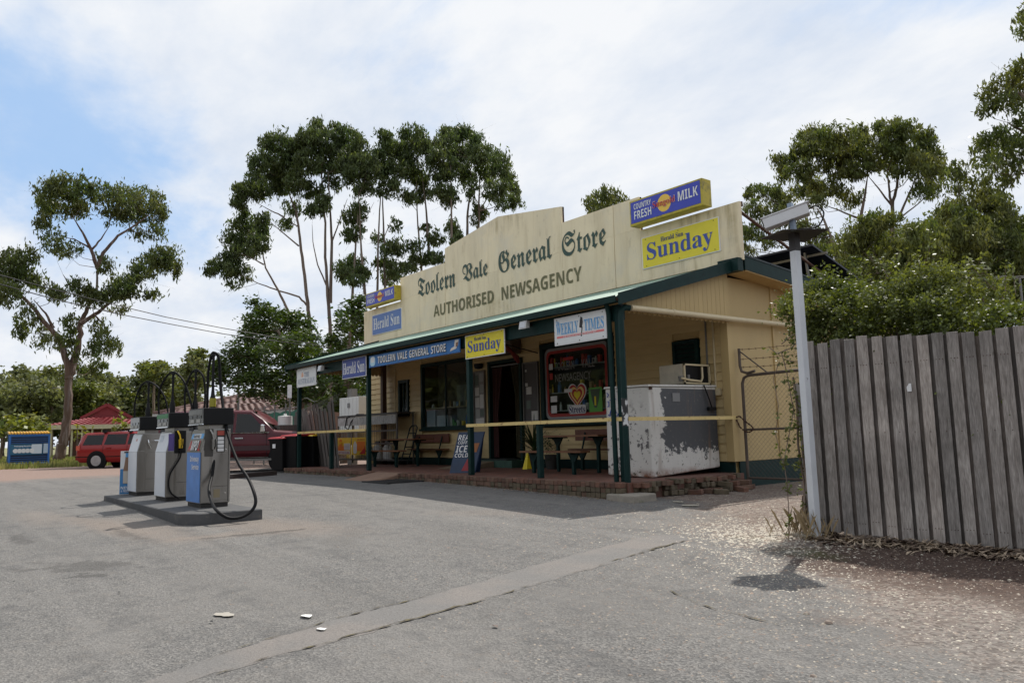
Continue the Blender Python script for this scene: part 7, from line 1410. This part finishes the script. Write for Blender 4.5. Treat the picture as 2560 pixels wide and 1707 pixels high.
tree('gum_tree', 'bushy gum at the right behind the hedge with bare dead twigs at its left', 26, [[(1130, 1400), (1120, 1200), (1060, 1050)], [(1120, 1150, .5), (1180, 1060), (1220, 980)], [(1100, 1120, .35), (980, 1190), (860, 1210)]],
 [(960,1010,70,60),(1000,950,52,42),(1050,1090,82,72),(1100,1040,62,52),(1150,1170,82,62),(1210,1110,72,60),(1180,1230,80,50),(1060,1200,72,62),(1280,1060,62,60),(1290,1150,50,70),(1250,1230,70,60),(1000,780,42,42),(1010,850,42,42,.6),(1100,830,42,42,.7),(1150,890,52,42),(1080,920,52,42,.6),(1040,980,50,40),(1200,940,50,50),(1250,980,50,50),(1120,950,50,40)],
 TR, LF_R, M_BARKP, .10, .155, 3000, 1.5)
tree('gum_tree', 'overhanging gum branches entering at the top right edge', 15, [[(1480, 1500), (1470, 1000), (1430, 700), (1380, 500)], [(1440, 760, .5), (1340, 620), (1240, 560)], [(1400, 560, .5), (1300, 430), (1200, 420)], [(1380, 500, .5), (1350, 300), (1320, 120)], [(1440, 760, .4), (1360, 780), (1280, 800)]],
 [(1300,80,26,36),(1303,160,16,36,.7),(1330,110,40,60),(1270,350,72,52),(1180,420,60,60),(1130,500,34,34),(1230,470,72,52),(1300,420,60,60),(1180,620,72,52),(1120,670,46,52),(1250,640,62,60),(1200,740,60,62),(1280,700,60,60),(1265,800,52,50,.6),(1220,840,36,44,.6),(1150,740,40,50,.6),(1330,560,50,50),(1100,740,24,30,.5),(1310,300,50,40)],
 TR, LF_R, M_BARK, .10, .10, 4200, .8, droop=.9)
TD = lambda x, y: (x, y)
tree('gum_tree', 'rounded gum top showing above the parapet between the two name halves', 33, [[(1390, 700), (1390, 600), (1390, 480)]], [(1365,455,22,20),(1390,445,22,22),(1415,455,22,20),(1360,475,20,20),(1390,475,30,22),(1425,470,20,18),(1375,500,28,22),(1430,490,20,20),(1405,510,28,22)], TD, LF_R, M_BARK, .12, .22, 1100, 1.6)
# far line of trees on the left, every one its own
far = [(8,905,42,48,70,0),(46,862,22,26,78,0),(75,872,20,24,82,1),(40,915,34,40,64,0),(80,902,30,36,66,0),(112,870,30,30,74,1),(118,908,30,34,64,0),(205,868,26,30,76,0),(190,905,40,40,66,1),(242,880,26,28,80,0),(235,912,34,34,70,0),(282,888,24,26,84,0),(280,918,30,30,74,1),(352,842,36,16,66,1),(330,880,26,34,74,0),(368,878,34,42,70,0),(402,872,30,38,74,0),(420,915,34,34,60,2),(455,812,28,14,60,1),(450,860,34,44,58,0),(148,905,24,30,72,0)]
kinds = ['dark round tree', 'olive spreading tree', 'bright green bushy tree']
where = ['at the far left edge', 'tall and narrow near the left edge', 'pale and feathery beyond the skip', 'low and dark behind the skip', 'directly behind the skip lid', 'left of the big gum trunk', 'low beside the big gum trunk', 'just right of the big gum trunk', 'behind the red roof left slope', 'above the red roof ridge', 'behind the red gable', 'right of the red gable, small', 'behind the red roof right slope', 'with a flat top above the first pump masts', 'left of the first pump masts', 'behind the first pump masts', 'behind the middle pump masts', 'low beside the brown tiled roof', 'with a thin flat crown left of the wattle', 'against the left side of the wattle', 'behind the big gum trunk']
for i, (u, v, ru, rv, d, k) in enumerate(far):
    cl = []
    for j in range(7):
        a = 2*pi*j/7; cl.append((u+cos(a)*ru*.55, v+sin(a)*rv*.45, ru*.55, rv*.5))
    cl.append((u, v, ru*.7, rv*.6)); cl += [(u+rng.uniform(-.5, .5)*ru, v+rv*.9+rng.uniform(0, 20), ru*.6, rv*.5) for _ in range(3)]
    tree('background_tree', kinds[k]+' '+where[i], d+15, [[(u, 985), (u+2, v+rv*.9), (u+rng.uniform(-4, 4), v)], [(u+1, v+rv*.7, .5), (u+ru*.5, v)], [(u+1, v+rv*.8, .5), (u-ru*.5, v+4)]], cl, TD, [LF_FAR, LF_R, LF_YEL][k], M_BARK, .2, .36, 160, 2.5, droop=.2, group='trees far behind the houses', twig=False, aspect=.33)
# low green mass closing the view behind them (nobody could count it)
cl = [(AD(u, 975-rng.uniform(0, 35), rng.uniform(84, 100)), 0) for u in range(-40, 800, 14)]
V, F = leaves([(tuple(p), 2.6, 2.4, 2.4, 1) for p, _ in cl], 380, .55, .1, aspect=.3); tag(np_mesh('distant_wood', V, F, LF_FAR), 'distant olive wood filling the horizon on the left', kind='stuff')
cl = [(AD(u, 940-rng.uniform(-20, 60), rng.uniform(48, 60)), 0) for u in range(700, 1180, 14)]
V, F = leaves([(tuple(p), 2.2, 2.6, 2.2, 1) for p, _ in cl], 170, .6, .1, aspect=.35); tag(np_mesh('scrub_behind_store', V, F, LF_DK), 'dark scrub behind the left end of the store', kind='stuff')
def bush(name, label, cl, d, lm, size, n, cat='shrub', T=TD, dep=1.0):
    base = AD(cl[0][0], 985, d); t = thing(name, label, cat, (base.x, base.y, gz(base.x, base.y))); cs = []
    sc_ = d/(FPX*.91875)
    for c in cl: p = AD(*T(c[0], c[1]), d+rng.normal()*dep*.4); a, b_ = c[2]*sc_*1.1, c[3]*sc_*1.1; cs.append((tuple(p), a, b_, (a+b_)/2, (c[4] if len(c) > 4 else 1)*a*b_))
    mb = MB()
    for k in range(5): e_ = Vector(cs[k % len(cs)][0]); mb.tube([Vector((base.x, base.y, gz(base.x, base.y))), e_], [.05, .015], 5, False)
    mb.build('stem', M_BARK, t, fix=False); V, F = leaves(cs, n, size, .1, aspect=.33); np_mesh('foliage', V-np.array(t.location)[None], F, lm, parent=t)
ov = [(1942, 545), (1972, 520), (2002, 500), (2043, 500), (2073, 535), (2108, 530), (2143, 500), (2174, 486), (2194, 480), (2244, 520), (2295, 500), (2351, 520), (2420, 500)]
cl = []
for i in range(len(ov)-1):
    for k in range(16):
        f = rng.uniform(); u = ov[i][0]+(ov[i+1][0]-ov[i][0])*f; vt = ov[i][1]+(ov[i+1][1]-ov[i][1])*f; v = vt+16+rng.uniform(0, 1)*(720-vt); cl.append((tuple(AD(u, v, rng.uniform(33, 40))), 1.0, .75, 1.0, 1))
V, F = leaves(cl, 700, .16, .4, aspect=.2); tag(np_mesh('scrub_behind_hedge', V, F, LF_R), 'mass of olive gum foliage closing the view behind the hedge', kind='stuff')
bush('shrub', 'yellow green bush rising behind the blue recycling skip', [(50,962,26,20),(75,968,26,16),(30,975,26,18),(95,980,20,16),(60,985,40,18)], 58, LF_YEL, .35, 160)
bush('shrub', 'bright green low bush at the far left edge', [(5,955,16,14),(15,968,18,14),(5,985,20,18)], 60, LF_GUM, .4, 160)
bush('shrub', 'thin yellow shrub in front of the red roofed house beside the pumps', [(278,955,9,12,.6),(268,968,12,12,.6),(288,968,12,12,.6),(262,985,14,14,.6),(284,988,14,14,.6),(272,940,6,10,.5)], 50, LF_YEL, .28, 170)
bush('shrub', 'wispy shrub between the gum trunk and the red wagon', [(180,1000,14,16,.5),(195,985,12,14,.5),(178,975,8,10,.4),(200,1010,14,16,.5)], 46, LF_YEL, .25, 160)
# clipped hedge behind the fence: large leaves, gloss, ragged outline, hanging over the fence end
hc = []
prof = [(15.7, 1.5), (16.0, 2.2), (16.25, 2.52), (16.6, 2.72), (17.2, 2.68), (17.8, 2.60), (18.3, 2.42), (18.8, 2.2), (19.4, 2.1), (20.2, 2.1), (21.0, 2.05), (22.0, 2.0)]
def htop(x):
    for (a, za), (b, zb) in zip(prof, prof[1:]):
        if a <= x <= b: return za+(zb-za)*(x-a)/(b-a)
    return prof[0][1] if x < prof[0][0] else prof[-1][1]
HE = thing('hedge', 'glossy green hedge bulging over the top of the paling fence', 'hedge', (18.5, 0, gz(18, 0)))
hc = []
for k in range(520):
    x = rng.uniform(16.2, 21.8)*1.0 if k > 190 else rng.uniform(16.1, 18.6); w_ = rng.uniform(-1, 1); y = -.22+w_*.85; h = htop(x); z = (.8+(h-.8)*(1+.115*(y-.2)))*(1-.07*w_*w_)-rng.uniform(0, 1)**1.6*1.5-.13+.12*sin(x*5)+.05*sin(x*13+w_*4)
    if y < fy_(x)+.25 and z < 1.75 and x > 17: y = fy_(x)+.3
    if x < 16.9 and z < 1.55: z = 1.55+rng.uniform(0, .5)
    if x < 16.72 and z < 1.95: continue
    if x < 16.45: continue
    hc.append(((x, y, z), .22, .16, .22, 1))
V, F = leaves(hc, 300, .041, -.1, sub=5, fill=.55, aspect=.3, jit=.7); np_mesh('foliage', V-np.array(HE.location)[None], F, LF_HEDGE, parent=HE)
mb = MB()
for k in range(26): x = 16.7+k*.2; mb.tube([(x, .1, gz(x, 0)), (x+rng.normal()*.1, .1+rng.normal()*.2, .7), (x+rng.normal()*.2, rng.normal()*.4, htop(x)-.25)], [.03, .022, .008], 5, False)
mb.build('stem', M_BARK, HE, fix=False)
# sprays standing out of the hedge top
hc = []; mb = MB()
for k in range(46):
    x = rng.uniform(16.6, 21.5); y = rng.uniform(-.7, .6); z = htop(x)-.15; a = Vector((x, y, z)); b = a+Vector((rng.normal()*.12, rng.normal()*.12, rng.uniform(.15, .38))); mb.tube([a, b], [.005, .002], 3, False)
    for f in np.linspace(.3, 1, 6): hc.append((tuple(a.lerp(b, f)), .05, .05, .05, 1))
o = mb.build('twigs', M_BARK, HE, fix=False); o['kind'] = 'stuff'; V, F = leaves(hc, 5, .055, -.2, sub=3, fill=.6, aspect=.3, jit=.6); np_mesh('spray_leaves', V-np.array(HE.location)[None], F, LF_HEDGE, parent=HE)
# trees across the road behind the viewpoint (seen only as reflections)
cl = []
for k in range(270):
    a = radians(rng.uniform(185, 345)); d = rng.uniform(38, 55); cl.append(((21+d*cos(a), -9+d*sin(a), rng.uniform(0, 8)), 3.5, 2.6, 3, 1))
V, F = leaves(cl, 130, 1.1, .1, aspect=.35); tag(np_mesh('roadside_wood', V, F, LF_FAR), 'wood across the road behind the viewpoint', kind='stuff')
# creeper on the strainer post and hanging stems across the gate
CR = thing('creeper', 'leafy creeper climbing the old post and trailing down to the ground beside the gate', 'creeper', (16.85, -1.4, gz(16.85, -1.4))); hc = []; mb = MB()
def vine(pts, r=.006, dens=1.0, spread=.05):
    P = [Vector(p) for p in pts]; mb.tube(P, r, 4, False)
    for a, b in zip(P, P[1:]):
        for k in range(max(1, int((b-a).length/.045))):
            if rng.uniform() < dens: hc.append((tuple(a.lerp(b, rng.uniform())+Vector(rng.normal(size=3))*spread*.5), spread, spread, spread, 1))
vine([(16.86, -1.38, gz(16.9, -1.4)), (16.88, -1.36, .2), (16.84, -1.36, .6), (16.86, -1.36, 1.0), (16.80, -1.3, 1.35)], .012, 1, .05)
vine([(16.92, -1.36, .1), (16.90, -1.38, .5), (16.93, -1.36, .9), (16.88, -1.3, 1.3)], .01, 1, .06)
vine([AP(1812, 1250, 1, -1.75), AP(1812, 1180, 1, -1.72), AP(1808, 1110, 1, -1.7), AP(1800, 1060, 1, -1.66), AP(1812, 1000, 1, -1.6), AP(1822, 950, 1, -1.5)], .006, .8, .035)
vine([AP(1800, 1070, 1, -1.66), AP(1782, 1000, 1, -1.6), AP(1788, 930, 1, -1.6), AP(1776, 870, 1, -1.5), AP(1790, 830, 1, -1.4)], .004, .35, .03)
vine([AP(1826, 960, 1, -1.5), AP(1815, 900, 1, -1.5), AP(1806, 850, 1, -1.45), AP(1795, 810, 1, -1.4)], .006, 1, .06)
vine([AP(1840, 780, 1, -1.2), AP(1815, 800, 1, -1.3), AP(1785, 812, 1, -1.35), AP(1770, 800, 1, -1.35)], .006, 1.3, .08); vine([AP(1850, 760, 1, -1.2), AP(1820, 770, 1, -1.2), AP(1795, 790, 1, -1.3)], .006, 1.5, .1)
vine([AP(1845, 830, 1, -1.2), AP(1820, 830, 1, -1.3), AP(1800, 825, 1, -1.35)], .005, 1.5, .09)
mb.build('stem', M_BARK, CR, fix=False); V, F = leaves(hc, 5, .045, .2, sub=3, fill=.7, aspect=.32, jit=.6); np_mesh('leaves', V-np.array(CR.location)[None], F, LF_HEDGE, parent=CR)
# ================================================================== LEAF LITTER AND RUBBISH
def litter(n, xr, yc, ysd, Lr, label, m_, name, seed, zf=0):
    r = np.random.default_rng(seed); x = r.uniform(*xr, n); y = np.array([fy_(a) for a in x])-.06-np.abs(r.normal(0, ysd, n)); z = np.array([gz(a, b) for a, b in zip(x, y)])+.012+np.abs(r.normal(0, .014, n))*np.exp(-((y-fy_(18))/.35)**2)
    th = r.uniform(0, 2*pi, n); el = r.normal(0, .3, n); L_ = r.uniform(*Lr, n)[:, None]; d = np.stack([np.cos(th)*np.cos(el), np.sin(th)*np.cos(el), np.sin(el)], 1); s_ = np.stack([-np.sin(th), np.cos(th), np.zeros(n)], 1)*L_*r.uniform(.05, .13, (n, 1)); P = np.stack([x, y, z], 1); up_ = np.array([0, 0, 1.0])*L_*.09
    V = np.stack([P-d*L_/2, P+s_+up_, P+d*L_/2, P-s_+up_], 1).reshape(-1, 3); tag(np_mesh(name, V, np.arange(4*n).reshape(n, 4), m_), label, kind='stuff')
litter(3200, (17.05, 22.4), 0, .20, (.05, .21), 'curled dry gum leaves and bark strips drifted against the fence foot', mat('dry_leaf_tan', (.40, .31, .22), .8, var=.4, scale=3, col2=(.12, .08, .055), c2=(.45, .55), c2scale=4), 'leaf_litter', 3)
litter(900, (17.3, 22.4), 0, .6, (.02, .07), 'small dry leaf bits scattered out from the fence', MATS['dry_leaf_tan'], 'leaf_bits', 4)
r = np.random.default_rng(5); mb = MB()
for k in range(60):
    x = r.uniform(17.3, 21.5); y = fy_(x)-.12-abs(r.normal())*.12; a = r.normal()*.35+(pi if r.uniform() < .5 else 0); ln = r.uniform(.1, .4); z = gz(x, y)+.02; mb.tube([(x, y, z), (x+cos(a)*ln/2, y+sin(a)*ln/2, z+r.uniform(0, .06)), (x+cos(a)*ln, y+sin(a)*ln, z+r.uniform(-.005, .03))], .003, 4, False)
o = mb.build('dry_twigs', M_BARKP); tag(o, 'dry twigs lying in the leaf litter by the fence', kind='stuff')
mb = MB(); r = np.random.default_rng(6)
for k in range(90):
    x, y = 17.0+r.normal()*.14, -1.62+r.normal()*.10; h = r.uniform(.08, .35); a = r.uniform(0, 2*pi); b = len(mb.v); z = gz(x, y); mb.v += [(x-.002, y, z), (x+.002, y, z), (x+cos(a)*h*.3, y+sin(a)*h*.3, z+h*.8), (x+cos(a)*h*.5, y+sin(a)*h*.5, z+h)]; mb.f.append((b, b+1, b+3, b+2)); mb.mi.append(0)
o = mb.build('dry_grass_tuft', mat('straw', (.30, .22, .12), .9), fix=False); tag(o, 'wispy dry grass at the foot of the white steel post', kind='stuff')
mb = MB(); r = np.random.default_rng(16)   # litter along the veranda kerb
for k in range(420):
    x = r.uniform(3, 13.2); y = -.33-abs(r.normal())*.10; z = gz(x, y)+.012; a = r.uniform(0, pi); s_ = r.uniform(.01, .035); mb.add([(x-cos(a)*s_, y-sin(a)*s_, z), (x+sin(a)*s_*.3, y-cos(a)*s_*.3, z+.006), (x+cos(a)*s_, y+sin(a)*s_, z), (x-sin(a)*s_*.3, y+cos(a)*s_*.3, z+.008)], [(0, 1, 2, 3)])
o = mb.build('kerb_litter', MATS['dry_leaf_tan'], fix=False); tag(o, 'dry leaf crumbs gathered along the brick kerb', kind='stuff')
M_PAPER = flat('scrap_white', (.75, .75, .72))
def scrap(u, v, s_, label, m_=M_PAPER, k=7, name='paper_scrap', cat='litter', thick=.008):
    p = G(u, v); r = np.random.default_rng(int(u)); pts = [(p.x+cos(2*pi*i/k)*s_*r.uniform(.5, 1.2)*1.6, p.y+sin(2*pi*i/k)*s_*r.uniform(.5, 1.2)) for i in range(k)]
    mb = MB(); z = gz(p.x, p.y)+.016; mb.add([(a, b, z+r.uniform(0, thick)) for a, b in pts]+[(p.x, p.y, z+thick)], [(i, (i+1) % k, k) for i in range(k)]); tag(mb.build(name, m_, fix=False), label, cat)
scrap(703, 1420, .045, 'larger white paper scrap above the trench patch'); scrap(738, 1450, .028, 'small white scrap lying on the trench patch edge'); scrap(515, 1415, .06, 'pale round flattened spot of gum on the asphalt', flat('pale_spot', (.36, .33, .28)), 12, thick=.0015)
scrap(1136, 1443, .02, 'small brown bark piece on the asphalt near the bottom centre', flat('bark_bit', (.07, .035, .02)), 5, 'bark_piece'); scrap(485, 1433, .015, 'tiny black stone just below the pale gum spot', M_BLACK, 5, 'black_stone', 'stone'); scrap(274, 1364, .012, 'tiny black stone at the left of the asphalt', M_BLACK, 5, 'black_stone', 'stone')
scrap(1560, 1155, .07, 'pale flat stone patch beside the concrete pad', flat('pale_stone', (.40, .37, .30)), 8, 'flat_stone', 'stone'); scrap(1585, 1163, .10, 'wider pale flat stone just right of the concrete pad', MATS['pale_stone'], 9, 'flat_stone', 'stone')
for (u, v, s_) in [(1852, 1412, .025), (1903, 1433, .03), (1868, 1555, .02), (1448, 1553, .016), (2040, 1500, .014)]:
    p = G(u, v); mb = MB(); mb.lathe([(s_*.6, -.005), (s_, s_*.3), (s_*.6, s_*.7)], (p.x, p.y, p.z), 6); o = mb.build('round_stone', M_PEB, smooth=True); tag(o, 'small loose round stone on the gravel verge', 'stone', 'loose round stones on the verge')
# grass fringe far left
r = np.random.default_rng(8); n = 16000; P = []
for k in range(n):
    u = r.uniform(-20, 320); d = r.uniform(40, 75); p = AD(u, 1060, d); P.append((p.x, p.y, gz(p.x, p.y)))
P = np.array(P); h = r.uniform(.06, .28, (n, 1)); a = r.uniform(0, 2*pi, n); sd = np.stack([np.cos(a), np.sin(a), np.zeros(n)], 1)*.03; V = np.stack([P-sd, P+sd, P+sd*.3+np.array([0, 0, 1])*h, P-sd*.3+np.array([0, 0, 1])*h], 1).reshape(-1, 3)
tag(np_mesh('grass_verge', V, np.arange(4*n).reshape(n, 4), leafmat('verge_grass', (.13, .18, .045), (.26, .24, .10))), 'rough grass verge around the skip and gum tree', kind='stuff')
